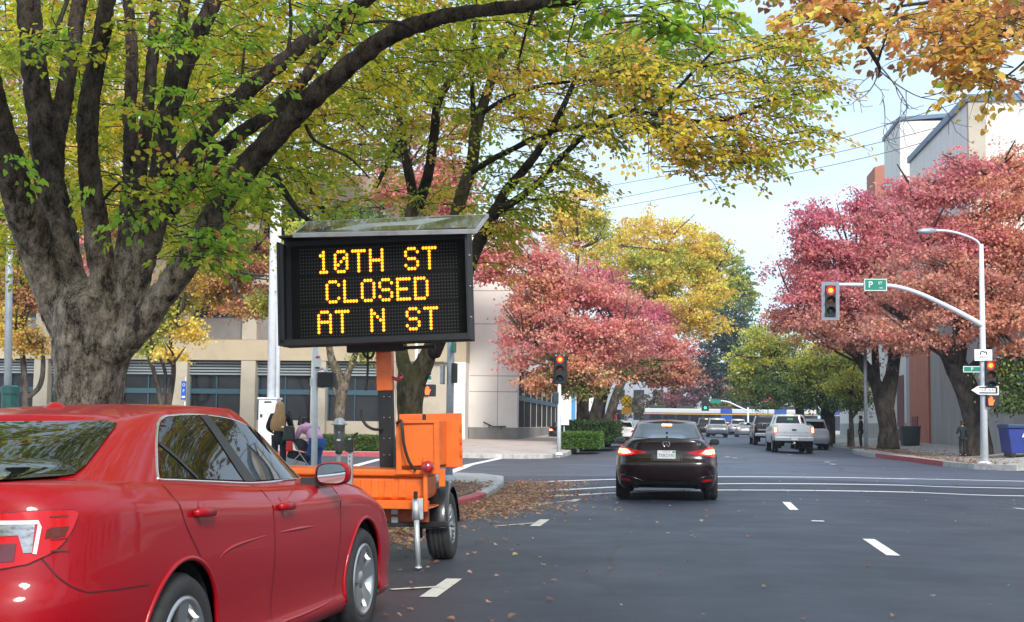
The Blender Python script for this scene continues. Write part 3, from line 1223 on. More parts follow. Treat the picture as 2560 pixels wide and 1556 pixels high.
# a gabled house across the street, out of frame: the parked car's windows mirror it
GH = thing('gabled_house', (26, 14, 0.1), 'pale gabled house on the near right side of the street', 'building')
mb = MB()
for y0, y1, h in ((-8, 0, 4.6), (0.6, 8, 4.0), (9, 20, 5.2)):
    mb.prism([(y0, 0), (y1, 0), (y1, h), ((y0 + y1) / 2, h + 2.4), (y0, h)], 0, 9, plane='YZ')
mb.build('wall', M['white_wall'], GH)
mb = MB()
for y0, y1, h in ((-8, 0, 4.6), (0.6, 8, 4.0), (9, 20, 5.2)):
    m_ = (y0 + y1) / 2
    mb.prism([(y0 - .4, h - .15), (m_, h + 2.4), (y1 + .4, h - .15), (y1 + .4, h + .1), (m_, h + 2.7), (y0 - .4, h + .1)], -0.5, 9.4, plane='YZ')
mb.build('roof', mat('green_grey_roof', (0.10, 0.13, 0.12), 0.8), GH)
for y in (-6.5, -3, 2.5, 5.5, 11, 14, 17):
    mb = MB()
    mb.b2((-0.05, y, 1.2), (0.02, y + 1.2, 2.8))
    mb.build('window', M['dark_glass'], GH)
# ================================================================ VEHICLES
M['glass'] = mat('tinted_car_glass', (0.006, 0.007, 0.008), 0.02, spec=0.6)
M['tyre'] = mat('tyre_rubber', (0.020, 0.020, 0.021), 0.8, var=0.35, scale=25)
M['rim'] = mat('alloy_rim', (0.46, 0.47, 0.48), 0.28, 0.85)
M['rim_dark'] = mat('rim_pocket', (0.03, 0.03, 0.032), 0.5)
M['well'] = mat('wheel_well', (0.008, 0.008, 0.009), 0.9)
M['gap'] = mat('panel_gap', (0.05, 0.003, 0.005), 0.6)
M['lamp_red'] = mat('red_lamp_lens', (0.46, 0.003, 0.008), 0.15, spec=0.3, coat=0.35)
M['lamp_dark'] = mat('dark_red_lamp_block', (0.09, 0.006, 0.008), 0.2, coat=1.0)
M['lamp_clear'] = mat('clear_lamp_lens', (0.26, 0.27, 0.29), 0.12, 0.5, coat=1.0, var=0.75, scale=16, stretch=(1, 3, 3))
M['lamp_white'] = mat('white_lamp_edge', (0.58, 0.54, 0.55), 0.3, coat=1.0, var=0.2, scale=40)
M['plate'] = mat('licence_plate_white', (0.72, 0.74, 0.76), 0.4)
M['plate_ink'] = mat('licence_plate_ink', (0.05, 0.06, 0.18), 0.5)
M['mirror_glass'] = mat('mirror_glass', (0.75, 0.8, 0.82), 0.03, 1.0)


def paint(name, col, rough=0.32, metal=0.25, coat=0.7):
    return mat(name, col, rough, metal, spec=0.5, coat=coat)


def curve1(tab, n=400):
    pts = catmull([(a, b, 0) for a, b in tab], 10)
    X = np.array([p.x for p in pts])
    Y = np.array([p.y for p in pts])
    o = np.argsort(X)
    return lambda t: np.interp(t, X[o], Y[o])


def super_ring(N, w, L, nr, nf):
    """N points round a rounded plan: start at the rear centre, run up the right side"""
    t = np.linspace(-math.pi / 2, 3 * math.pi / 2, 6001)
    c, s = np.cos(t), np.sin(t)
    n = np.where(s < 0, nr, nf)
    x = np.sign(c) * np.abs(c) ** (2 / n)
    y = np.sign(s) * np.abs(s) ** (2 / n)
    d = np.hypot(np.diff(x * w), np.diff(y * L))
    a = np.concatenate([[0], np.cumsum(d)])
    q = np.linspace(0, a[-1], N + 1)[:-1]
    return np.interp(q, a, x), np.interp(q, a, y)


def loft(mb, rings, cap=None, K=8, crown=0.0, mi=0, smooth=True):
    """rings: list of (N,3); cap joins right and left halves of the last ring with a crowned sheet"""
    N = len(rings[0])
    vs = [tuple(p) for r in rings for p in r]
    fs = []
    for j in range(len(rings) - 1):
        for i in range(N):
            a, b = j * N + i, j * N + (i + 1) % N
            fs.append((a, b, b + N, a + N))
    o = len(vs)
    if cap:
        top = rings[-1]
        H = N // 2
        base = (len(rings) - 1) * N
        grid = []
        for i in range(H + 1):
            l, r_ = top[i], top[(N - i) % N]
            wid = abs(l[0])
            row = []
            for k in range(K + 1):
                if i in (0, H):
                    row.append(base + i)
                elif k == 0:
                    row.append(base + i)
                elif k == K:
                    row.append(base + (N - i) % N)
                else:
                    f = k / K
                    u = 1 - 2 * f
                    p = [l[q] + (r_[q] - l[q]) * f for q in range(3)]
                    p[2] += crown(p[1], u) if callable(crown) else crown * (1 - u * u) * min(1, wid / 0.4)
                    vs.append(tuple(p))
                    row.append(len(vs) - 1)
            grid.append(row)
        for i in range(H):
            for k in range(K):
                f = []
                for q in (grid[i][k], grid[i + 1][k], grid[i + 1][k + 1], grid[i][k + 1]):
                    if q not in f:
                        f.append(q)
                if len(f) > 2:
                    fs.append(tuple(f))
    mb.add(vs, fs, smooth, mi)


def build_shell(sp):
    """lower body + cabin as vertex and face lists, wheel openings cut"""
    mb = MB()
    N = sp.get('N', 240)
    zt, zl = curve1(sp['ztop']), curve1(sp['zlo'])
    us = sp['u']
    UU = np.linspace(0, 1, sp.get('J', 26))
    wU, rU, fU = curve1(sp['w']), curve1(sp['yr']), curve1(sp['yf'])
    ym = sp.get('ymid', 0.0)
    cx, sy = super_ring(N, sp['wmax'], sp['len'] / 2, sp['nr'], sp['nf'])
    rings = []
    for u in UU:
        y = np.where(sy < 0, ym - sy * (float(rU(u)) - ym), ym + sy * (float(fU(u)) - ym))
        x = cx * float(wU(u))
        if 'taper' in sp:
            x = x * curve1(sp['taper'])(y)
        z0, z1 = zl(y), zt(y)
        z = z0 + u * (z1 - z0)
        rings.append(np.stack([x, y, z], 1))
    loft(mb, rings, cap=True, K=10, crown=sp.get('deck_crown', 0.05))
    # cut wheel openings
    V = np.array(mb.v)
    keep, rad = [], sp['arch']
    for f in mb.f:
        c = V[list(f)].mean(0)
        out_ = False
        if abs(c[0]) > 0.45 * sp['wmax']:
            for (wy, wz) in sp['wheels']:
                if (c[1] - wy) ** 2 + (c[2] - wz) ** 2 < rad ** 2:
                    out_ = True
        keep.append(not out_)
    used_in = set(i for f, k in zip(mb.f, keep) if not k for i in f)
    used_out = set(i for f, k in zip(mb.f, keep) if k for i in f)
    for i in used_in & used_out:
        for (wy, wz) in sp['wheels']:
            dy, dz = V[i, 1] - wy, V[i, 2] - wz
            d = math.hypot(dy, dz)
            if d < rad * 1.4 and d > 1e-6:
                V[i, 1], V[i, 2] = wy + dy / d * rad, wz + dz / d * rad
    mb.v = [tuple(p) for p in V]
    mb.mi = [m for m, k in zip(mb.mi, keep) if k]
    mb.sm = [m for m, k in zip(mb.sm, keep) if k]
    mb.f = [f for f, k in zip(mb.f, keep) if k]
    # cabin
    cb = sp['cabin']
    Nc = sp.get('Nc', 160)
    zr = curve1(cb['zroof'])
    cx, sy = super_ring(Nc, cb['w0'], (cb['yf0'] - cb['yr0']) / 2, cb['nr'], cb['nf'])
    rings = []
    aT, bT = cb.get('a', ((0, 0), (0.25, 0.25), (0.6, 0.62), (0.82, 0.85), (0.93, 0.95), (1, 1))), None
    sts = np.array(aT)
    for v in np.linspace(0, 1, 14):
        q = v * (len(sts) - 1)
        i = min(int(q), len(sts) - 2)
        a, b = sts[i] + (sts[i + 1] - sts[i]) * (q - i)
        wv = cb['w0'] + (cb['w1'] - cb['w0']) * a
        yr = cb['yr0'] + (cb['yr1'] - cb['yr0']) * a
        yf = cb['yf0'] + (cb['yf1'] - cb['yf0']) * a
        m_ = (yr + yf) / 2
        y = m_ + sy * (yf - yr) / 2
        # base and roof heights are taken where the same ring index sits at belt and at roof
        yb = (cb['yr0'] + cb['yf0']) / 2 + sy * (cb['yf0'] - cb['yr0']) / 2
        yt = (cb['yr1'] + cb['yf1']) / 2 + sy * (cb['yf1'] - cb['yr1']) / 2
        z0, z1 = zt(yb) - 0.015 + sp.get('deck_crown', 0.05) * 0.5 * (1 - cx ** 2), zr(yt)
        rings.append(np.stack([cx * wv, y, z0 + b * (z1 - z0)], 1))
    loft(mb, rings, cap=True, K=10, crown=cb.get('crown', 0.045))
    return mb


def decal(name, poly, bvh, m, parent, axis='X', sgn=1, off=0.004, res=0.06, angle=0.0, extra=None):
    """a panel with a clean outline laid on the body: poly in (y,z) seen from the side, (x,z) seen from behind,
    or along a slanted horizontal direction (angle, degrees from the rear axis towards +X)"""
    bm = bmesh.new()
    bm.faces.new([bm.verts.new((p[0], p[1], 0)) for p in poly])
    for ax in (0, 1):
        lo, hi = min(p[ax] for p in poly), max(p[ax] for p in poly)
        k = max(1, int((hi - lo) / res))
        for i in range(1, k):
            co = [0, 0, 0]
            no = [0, 0, 0]
            co[ax] = lo + (hi - lo) * i / k
            no[ax] = 1
            bmesh.ops.bisect_plane(bm, geom=bm.verts[:] + bm.edges[:] + bm.faces[:], plane_co=co, plane_no=no)
    bad = []
    for v in bm.verts:
        u, z = v.co.x, v.co.y
        if axis == 'X':
            o, d = Vector((4 * sgn, u, z)), Vector((-sgn, 0, 0))
        elif axis == 'Y':
            o, d = Vector((u, -6 * sgn, z)), Vector((0, sgn, 0))
        else:
            a = R(angle)
            d = Vector((-math.sin(a), math.cos(a), 0))
            o = Vector((math.cos(a) * u, math.sin(a) * u, z)) - d * 6
        h, nrm, _, _ = bvh.ray_cast(o, d)
        if h is None:
            bad.append(v)
            continue
        if nrm.dot(d) > 0:
            nrm = -nrm
        v.co = h + nrm * off
    if bad:
        bmesh.ops.delete(bm, geom=bad, context='VERTS')
    bmesh.ops.recalc_face_normals(bm, faces=bm.faces)
    c = Vector((0, 0, 0.7))
    if bm.faces:
        fl = sum((f.normal.dot(f.calc_center_median() - c)) for f in bm.faces)
        if fl < 0:
            bmesh.ops.reverse_faces(bm, faces=bm.faces)
    for f in bm.faces:
        f.smooth = True
    me = bpy.data.meshes.new(name)
    bm.to_mesh(me)
    bm.free()
    me.materials.append(m)
    o = bpy.data.objects.new(name, me)
    COL.objects.link(o)
    o.parent = parent
    return o


def ribbon(pts, w):
    """2D polyline -> outline polygon of width w"""
    P = [Vector((p[0], p[1])) for p in pts]
    l, r_ = [], []
    for i, p in enumerate(P):
        d = (P[min(i + 1, len(P) - 1)] - P[max(i - 1, 0)]).normalized()
        n = Vector((-d.y, d.x)) * w / 2
        l.append(p + n)
        r_.append(p - n)
    return [(p.x, p.y) for p in l + r_[::-1]]


def smooth_poly(pts, n=5):
    P = [Vector((p[0], p[1], 0)) for p in pts]
    return [(p.x, p.y) for p in catmull(P, n)]


def make_wheel(parent, x, y, r, wd, rim_r, sgn, spokes=5, rim=True, n=40, mrim=None):
    mb = MB()
    pr = [(rim_r, -wd / 2 + 0.01), (rim_r + 0.02, -wd / 2), (r * 0.9, -wd / 2 - 0.006), (r - 0.018, -wd / 2 + 0.012), (r, -wd / 2 + 0.04), (r, -0.02), (r - 0.007, -0.012), (r - 0.007, 0.012), (r, 0.02),
          (r, wd / 2 - 0.04), (r - 0.018, wd / 2 - 0.012), (r * 0.9, wd / 2 + 0.006), (rim_r + 0.02, wd / 2), (rim_r, wd / 2 - 0.01)]
    mb.lathe(pr, axis='X', n=n)
    t = mb.build('wheel', M['tyre'], parent, loc=(x, y, r))
    if not rim:
        return t
    mb = MB()
    f = sgn * (wd / 2)
    mb.lathe([(rim_r, -f * 0.9), (rim_r + 0.006, f * 0.98), (rim_r - 0.012, f * 1.04), (rim_r - 0.03, f * 0.9), (rim_r - 0.045, f * 0.2)], axis='X', n=n, mi=0)
    mb.disc((f * 0.25, 0, 0), rim_r - 0.01, axis='X', n=n, mi=1)
    ro = rim_r - 0.02
    for k in range(spokes):
        a = 2 * math.pi * k / spokes + 0.35
        for da, wk in ((-0.11, 1), (0.13, 0.8)) if spokes == 5 else ((0, 1),):
            A = a + da
            c, s = math.cos(A), math.sin(A)
            w0, w1 = 0.040 * wk, 0.034 * wk * rim_r / 0.22
            P = []
            for rr, ww, xx in ((0.035, w0, f * 0.75), (ro * 0.55, w0 * 0.8, f * 0.86), (ro, w1, f * 0.97)):
                for q in (-1, 1):
                    yy, zz = c * rr - s * ww * q, s * rr + c * ww * q
                    P.append((xx, yy, zz))
                    P.append((xx - f * 0.22, yy, zz))
            fs = []
            for i in range(2):
                b = i * 4
                fs += [(b, b + 2, b + 6, b + 4), (b, b + 4, b + 5, b + 1), (b + 2, b + 3, b + 7, b + 6)]
            mb.add(P, fs, mi=0)
    mb.lathe([(0.0, f * 0.86), (0.03, f * 0.86), (0.055, f * 0.8), (0.075, f * 0.6)], axis='X', n=20, mi=0)
    mb.build('rim', [mrim or M['rim'], M['rim_dark']], t)
    return t


def make_vehicle(name, label, cat, sp, body_mat, loc, rz=0.0, group=None, glass=None):
    root = thing(name, loc, label, cat, group, rz)
    mb = build_shell(sp)
    body = mb.build('body', [body_mat], root, fix=True)
    bvh = BVHTree.FromPolygons([Vector(v) for v in mb.v], mb.f)
    gl = glass or M['glass']
    # dark wheel wells and floor pan
    ub = MB()
    for (wy, wz) in sp['wheels']:
        for s in (1, -1):
            xo = sp['wmax'] * 0.955 * s
            xi = sp['wmax'] * 0.55 * s
            k = 28
            vs = []
            for x in (xo, xi):
                for j in range(k + 1):
                    a = -0.35 + (math.pi + 0.7) * j / k
                    vs.append((x, wy + math.cos(a) * sp['arch'] * 0.995, wz + math.sin(a) * sp['arch'] * 0.995))
            ub.add(vs, [(j, j + 1, k + 2 + j, k + 1 + j) for j in range(k)] + [tuple(range(k + 1, 2 * k + 2))])
    ymin, ymax = sp['floor']
    ub.b2((-sp['wmax'] * 0.86, ymin, sp['floor_z']), (sp['wmax'] * 0.86, ymax, sp['floor_z'] + 0.12))
    ub.build('underbody', M['well'], root)
    for (wy, wz) in sp['wheels']:
        for s in (1, -1):
            make_wheel(root, s * (sp['track'] - sp['tw'] / 2), wy, sp['tr'], sp['tw'], sp['rr'], s, sp.get('spokes', 5), sp.get('rims', True), sp.get('wn', 40))
    for nm, poly in sp.get('side_windows', ()):
        for s in (1, -1):
            decal('side_window', poly, bvh, gl, root, 'X', s, 0.005, 0.08)
    if 'rear_window' in sp:
        decal('rear_window', sp['rear_window'], bvh, gl, root, 'Y', 1, 0.005, 0.08)
    if 'windshield' in sp:
        decal('windshield', sp['windshield'], bvh, gl, root, 'Y', -1, 0.005, 0.1)
    for lp in sp.get('tail_lamps', ()):
        for s in (1, -1):
            pl = [(p[0] * s, p[1]) for p in lp['poly']]
            if s < 0:
                pl = pl[::-1]
            o = decal('tail_lamp', pl, bvh, lp['mat'], root, 'D', 1, lp.get('off', 0.006), 0.05, angle=lp.get('angle', 0) * s)
            if 'core' in lp:
                pc = [(p[0] * s, p[1]) for p in lp['core']]
                if s < 0:
                    pc = pc[::-1]
                decal('lit_core', pc, bvh, lp['core_mat'], o, 'D', 1, lp.get('off', 0.006) + 0.004, 0.05, angle=lp.get('angle', 0) * s)
    if 'brake_lamp' in sp:
        decal('high_brake_lamp', sp['brake_lamp'][0], bvh, sp['brake_lamp'][1], root, 'Y', 1, 0.012, 0.05)
    msz = sp.get('mirror_size', 1.0)
    for mx_ in sp.get('mirrors', ()):
        for s in (1, -1):
            mb2 = MB()
            mm = Matrix.Rotation(0.12 * s, 3, 'Z')
            pr = [(0.0, 0.08), (0.05, 0.075), (0.078, 0.05), (0.085, 0.0), (0.083, -0.035), (0.074, -0.05)]
            vs = []
            n = 20
            for (r_, h) in pr:
                for j in range(n):
                    a = 2 * math.pi * j / n
                    ca, sa = math.cos(a), math.sin(a)
                    ex = 0.62
                    vs.append(Vector((mx_[0] * s + math.copysign(abs(ca) ** ex, ca) * r_ * 1.5 * msz, mx_[1] + h, mx_[2] + math.copysign(abs(sa) ** ex, sa) * r_ * msz)))
            fs = []
            for i in range(len(pr) - 1):
                for j in range(n):
                    a_, b_ = i * n + j, i * n + (j + 1) % n
                    fs.append((a_, b_, b_ + n, a_ + n))
            mb2.add(vs, fs, True, 0)
            mb2.b2((mx_[0] * s - 0.2 * s, mx_[1] - 0.01, mx_[2] - 0.075), (mx_[0] * s - 0.06 * s, mx_[1] + 0.05, mx_[2] - 0.025), mi=1)
            hh = mb2.build('mirror', [body_mat, M['dark_plastic']], root)
            g2 = MB()
            n2 = 24
            g2.add([(mx_[0] * s + math.copysign(abs(math.cos(2 * math.pi * j / n2)) ** 0.62, math.cos(2 * math.pi * j / n2)) * 0.105 * msz, mx_[1] - 0.043,
                     mx_[2] + math.copysign(abs(math.sin(2 * math.pi * j / n2)) ** 0.62, math.sin(2 * math.pi * j / n2)) * 0.069 * msz) for j in range(n2)], [tuple(range(n2))])
            g2.build('mirror_glass', sp.get('mirror_mat', M['mirror_glass']), hh)
    if 'plate' in sp:
        px, py, pz, txt = sp['plate']
        h, nrm, _, _ = bvh.ray_cast(Vector((px, -6, pz)), Vector((0, 1, 0)))
        mb3 = MB()
        y = h.y - 0.012
        mb3.box((px, y, pz), (0.31, 0.012, 0.158))
        po = mb3.build('licence_plate', M['plate'], root, bevel=0.004)
        if txt:
            mb4 = MB()
            text_mb(mb4, txt, 0.112, (px, y - 0.008, pz - 0.012), sx=0.78)
            mb4.build('plate_lettering', M['plate_ink'], po, fix=False)
    return root, bvh, body


# ---------------------------------------------------------------- the red sedan parked at the kerb
CAMRY = dict(
    N=420, J=30, u=None, wmax=0.91, len=4.82, nr=8.0, nf=9.0, ymid=0.0,
    ztop=((-2.6, 1.085), (-2.45, 1.095), (-2.2, 1.09), (-1.9, 1.085), (-1.5, 1.07), (-0.9, 1.035), (-0.3, 1.0), (0.5, 0.975), (1.1, 0.965), (1.5, 0.925), (1.9, 0.84), (2.2, 0.74), (2.45, 0.64)),
    zlo=((-2.6, 0.27), (-2.2, 0.22), (-1.8, 0.19), (1.8, 0.17), (2.1, 0.16), (2.5, 0.17)),
    w=((0, 0.86), (0.05, 0.895), (0.10, 0.905), (0.16, 0.892), (0.3, 0.893), (0.45, 0.905), (0.6, 0.912), (0.72, 0.909), (0.82, 0.906), (0.885, 0.902), (0.905, 0.893), (0.925, 0.880), (0.96, 0.858), (1.0, 0.825)),
    yr=((0, -2.30), (0.08, -2.40), (0.2, -2.46), (0.38, -2.485), (0.5, -2.475), (0.56, -2.44), (0.7, -2.42), (0.85, -2.39), (0.94, -2.37), (1.0, -2.33)),
    yf=((0, 2.37), (0.2, 2.40), (0.45, 2.40), (0.7, 2.35), (0.9, 2.25), (1.0, 2.15)),
    deck_crown=0.035,
    wheels=((-1.3875, 0.333), (1.3875, 0.333)), arch=0.385, floor=(-2.1, 2.1), floor_z=0.2, track=0.905, tr=0.333, tw=0.215, rr=0.226, spokes=5,
    cabin=dict(w0=0.80, w1=0.585, yr0=-2.03, yr1=-1.28, yf0=1.22, yf1=0.28, nr=6.0, nf=3.6,
               zroof=((-1.4, 1.332), (-1.2, 1.366), (-0.9, 1.400), (-0.5, 1.418), (-0.1, 1.418), (0.3, 1.385), (0.5, 1.36)), crown=0.026,
               a=((0, 0), (0.22, 0.22), (0.50, 0.53), (0.72, 0.77), (0.85, 0.89), (0.94, 0.965), (1, 1))),
    side_windows=(),
    mirrors=((0.945, 0.61, 1.04),), mirror_size=0.82,
)
M['red_paint'] = paint('red_car_paint', (0.29, 0.0004, 0.006), 0.42, 0.0, 0.45)
M['red_paint'].node_tree.nodes['Principled BSDF'].inputs['Specular IOR Level'].default_value = 0.22
_y = R(4.2)
_mid = Vector((-1.99, 7.315))
_o = _mid + Vector((math.cos(_y), -math.sin(_y))) * -0.905
RED, bvh, rbody = make_vehicle('parked_sedan', 'shiny red sedan parked at the left kerb, cut by the frame', 'car', CAMRY, M['red_paint'], (_o.x, _o.y, gz(_o.x, _o.y) - 0.022), rz=-_y)
RED.rotation_euler = (0, R(-1.2), -_y)      # it leans with the camber towards the kerb


def side_pair(fn):
    for s in (1, -1):
        fn(s)


rear_glass = smooth_poly([(-1.385, 1.085), (-1.31, 1.16), (-1.20, 1.255), (-1.10, 1.322), (-1.02, 1.352)], 4) + smooth_poly([(-0.93, 1.366), (-0.80, 1.373), (-0.615, 1.375)], 3) + [(-0.41, 1.035)]
front_glass = [(-0.24, 1.028)] + smooth_poly([(-0.50, 1.374), (-0.2, 1.355), (0.1, 1.305), (0.42, 1.215), (0.70, 1.105), (0.86, 1.03)], 4) + [(0.84, 1.005)]
quarter_bar = ribbon([(-1.22, 1.235), (-1.12, 1.165), (-1.0, 1.066)], 0.020)
pillar_b = [(-0.405, 1.03), (-0.61, 1.374), (-0.505, 1.374), (-0.245, 1.024)]
for s in (1, -1):
    decal('side_window', rear_glass, bvh, M['glass'], RED, 'X', s, 0.009, 0.04)
    decal('side_window', front_glass, bvh, M['glass'], RED, 'X', s, 0.009, 0.04)
    decal('door_pillar', pillar_b, bvh, M['dark_plastic'], RED, 'X', s, 0.013, 0.06)
    decal('quarter_bar', quarter_bar, bvh, M['dark_plastic'], RED, 'X', s, 0.014, 0.05)
    # chrome surround
    path = [(0.86, 1.0), (0.4, 1.012), (-0.24, 1.018), (-0.8, 1.047), (-1.2, 1.070), (-1.383, 1.080), (-1.394, 1.093), (-1.312, 1.168), (-1.20, 1.263), (-1.10, 1.330), (-1.02, 1.360), (-0.92, 1.373), (-0.6, 1.380), (-0.2, 1.359), (0.1, 1.309), (0.42, 1.220), (0.7, 1.111)]
    pp = []
    for u, z in smooth_poly(path, 5):
        h, nrm, _, _ = bvh.ray_cast(Vector((3 * s, u, z)), Vector((-s, 0, 0)))
        if h:
            pp.append(h)
    t = MB()
    t.tube(pp, 0.0095, n=6)
    t.build('window_trim', M['chrome'], RED)
    # seams
    for nm, pl in (('door_seam', [(-1.49, 1.06), (-1.46, 0.985), (-1.39, 0.87), (-1.28, 0.76), (-1.16, 0.64), (-1.09, 0.56)]),
                   ('door_seam', [(-0.315, 1.01), (-0.285, 0.85), (-0.275, 0.6), (-0.285, 0.27)]),
                   ('door_seam', [(0.88, 0.985), (0.87, 0.8), (0.84, 0.55), (0.78, 0.27)]),
                   ('bumper_seam', [(-2.36, 0.83), (-2.31, 0.74), (-2.22, 0.682), (-2.10, 0.668), (-1.76, 0.655)])):
        decal(nm, ribbon(smooth_poly(pl, 4), 0.006), bvh, M['gap'], RED, 'X', s, 0.0025, 0.08)
    # sill crease and wheel lips as raised ribs in body colour
    for (wy, wz) in CAMRY['wheels']:
        rib = MB()
        pts = []
        for k in range(25):
            a = -0.25 + (math.pi + 0.5) * k / 24
            h, nrm, _, _ = bvh.ray_cast(Vector((3 * s, wy + math.cos(a) * 0.398, wz + math.sin(a) * 0.398)), Vector((-s, 0, 0)))
            if h and abs(h.x) > 0.6:
                pts.append(h)
        if len(pts) > 3:
            rib.tube(pts, 0.013, n=6)
            rib.build('wheel_arch_lip', M['red_paint'], RED)
    for pl in ([(-1.04, 0.675), (-0.97, 0.715), (-0.82, 0.738), (-0.6, 0.748), (-0.3, 0.755)], [(-0.25, 0.755), (0.1, 0.752), (0.4, 0.745)],
               [(-0.92, 0.30), (-0.3, 0.275), (0.4, 0.27), (0.9, 0.285)]):
        cr = MB()
        pts = []
        for u, z in smooth_poly(pl, 5):
            h, nrm, _, _ = bvh.ray_cast(Vector((3 * s, u, z)), Vector((-s, 0, 0)))
            if h:
                pts.append(h - Vector((s * 0.004, 0, 0)))
        k = len(pts)
        cr.tube(pts, [0.002 + 0.009 * math.sin(math.pi * i / (k - 1)) for i in range(k)], n=8)
        cr.build('door_crease', M['red_paint'], RED)
    # handles with their dished recess
    for hy, hz in ((-1.22, 0.925), (-0.115, 0.89)):
        h, nrm, _, _ = bvh.ray_cast(Vector((3 * s, hy, hz)), Vector((-s, 0, 0)))
        hb = MB()
        hb.tube([h + Vector((s * 0.002, -0.10, 0.0)), h + Vector((s * 0.028, -0.085, 0.002)), h + Vector((s * 0.034, 0, 0.0)), h + Vector((s * 0.028, 0.085, -0.004)), h + Vector((s * 0.002, 0.10, -0.006))],
                [0.014, 0.02, 0.022, 0.02, 0.014], n=10, flat=0.55)
        ho = hb.build('door_handle', M['red_paint'], RED)
        rc = [(hy + math.cos(2 * math.pi * q / 24) * 0.045, hz - 0.005 + math.sin(2 * math.pi * q / 24) * 0.058) for q in range(24)]
        decal('handle_recess', rc, bvh, M['red_paint'], ho, 'X', s, 0.002, 0.03)
# glass, lamps and trim at the tail
decal('rear_window', smooth_poly([(-0.55, 1.105), (-0.3, 1.10), (0, 1.10), (0.3, 1.10), (0.55, 1.105), (0.61, 1.115)], 3) + smooth_poly([(0.607, 1.15), (0.56, 1.27), (0.532, 1.328)], 3)
      + smooth_poly([(0.48, 1.340), (0.25, 1.340), (0, 1.340), (-0.25, 1.340), (-0.48, 1.340)], 3) + smooth_poly([(-0.532, 1.328), (-0.56, 1.27), (-0.607, 1.15), (-0.61, 1.115)], 3), bvh, M['glass'], RED, 'Y', 1, 0.010, 0.035)
decal('windshield', [(-0.62, 1.03), (0.62, 1.03), (0.50, 1.36), (-0.50, 1.36)], bvh, M['glass'], RED, 'Y', -1, 0.004, 0.1)


def slant(pts, ang, s):
    return [(p[0] * s, p[1]) for p in (pts if s > 0 else pts[::-1])]


ANG = 40
# coordinates along the slanted plane: u = x cos(a) + y sin(a)
_ca, _sa = math.cos(R(ANG)), math.sin(R(ANG))


def U(x, y):
    return x * _ca + y * _sa


lamp_poly = smooth_poly([(U(0.25, -2.43), 0.95), (U(0.5, -2.42), 0.975), (U(0.72, -2.35), 0.995), (U(0.815, -2.24), 0.992)], 4) + smooth_poly([(U(0.825, -2.225), 0.98), (U(0.81, -2.26), 0.91), (U(0.78, -2.31), 0.85), (U(0.70, -2.38), 0.80)], 4) + smooth_poly([(U(0.6, -2.42), 0.782), (U(0.25, -2.46), 0.765)], 3)
lamp_clear = [(U(0.25, -2.43), 0.93), (U(0.60, -2.395), 0.953), (U(0.715, -2.35), 0.955), (U(0.71, -2.365), 0.84), (U(0.69, -2.385), 0.84), (U(0.675, -2.39), 0.905), (U(0.25, -2.45), 0.888)]
lamp_edge = ribbon([(U(0.25, -2.43), 0.925), (U(0.60, -2.40), 0.952), (U(0.725, -2.345), 0.952), (U(0.735, -2.35), 0.935), (U(0.722, -2.365), 0.835)], 0.015)
lamp_blk = [(U(0.75, -2.33), 0.925), (U(0.80, -2.26), 0.93), (U(0.795, -2.28), 0.897), (U(0.75, -2.34), 0.89)]
lamp_blk2 = [(U(0.25, -2.45), 0.862), (U(0.665, -2.39), 0.875), (U(0.66, -2.40), 0.81), (U(0.25, -2.46), 0.79)]
for s in (1, -1):
    a = ANG * s
    o = decal('tail_lamp', slant(lamp_poly, ANG, s), bvh, M['lamp_red'], RED, 'D', 1, 0.010, 0.05, angle=a)
    decal('reverse_lens', slant(lamp_clear, ANG, s), bvh, M['lamp_clear'], o, 'D', 1, 0.0135, 0.04, angle=a)
    decal('lamp_edge', slant(lamp_edge, ANG, s), bvh, M['lamp_white'], o, 'D', 1, 0.016, 0.04, angle=a)
    decal('lamp_bulb', slant([(U(0.50, -2.42) + 0.035 * math.cos(q * 0.5236), 0.91 + 0.035 * math.sin(q * 0.5236)) for q in range(12)], ANG, s), bvh, M['chrome'], o, 'D', 1, 0.016, 0.04, angle=a)
    for q in range(4):
        decal('lamp_rib', slant(ribbon([(U(0.762, -2.325), 0.97 - q * 0.042), (U(0.80, -2.265), 0.972 - q * 0.042)], 0.006), ANG, s), bvh, M['lamp_dark'], o, 'D', 1, 0.0135, 0.04, angle=a)
    decal('lamp_block', slant(lamp_blk, ANG, s), bvh, M['lamp_dark'], o, 'D', 1, 0.0135, 0.04, angle=a)
    decal('lamp_block', slant(lamp_blk2, ANG, s), bvh, M['lamp_dark'], o, 'D', 1, 0.0135, 0.04, angle=a)
    decal('lamp_frame', slant(ribbon(lamp_poly + lamp_poly[:1], 0.007), ANG, s), bvh, M['gap'], o, 'D', 1, 0.007, 0.06, angle=a)
decal('boot_seam', ribbon([(-0.60, 0.985), (-0.44, 0.70), (0.44, 0.70), (0.60, 0.985)], 0.006), bvh, M['gap'], RED, 'Y', 1, 0.003, 0.06)
mb = MB()
mb.lathe([(0.0, 0.03), (0.02, 0.028), (0.045, 0.012), (0.06, 0)], c=(0, -0.93, 1.418), n=16)
mb.build('roof_antenna', M['red_paint'], RED)
mb = MB()
h, nrm, _, _ = bvh.ray_cast(Vector((0, -6, 0.62)), Vector((0, 1, 0)))
mb.box((0, h.y - 0.012, 0.86), (0.31, 0.012, 0.158))
mb.build('licence_plate', M['plate'], RED, bevel=0.004)
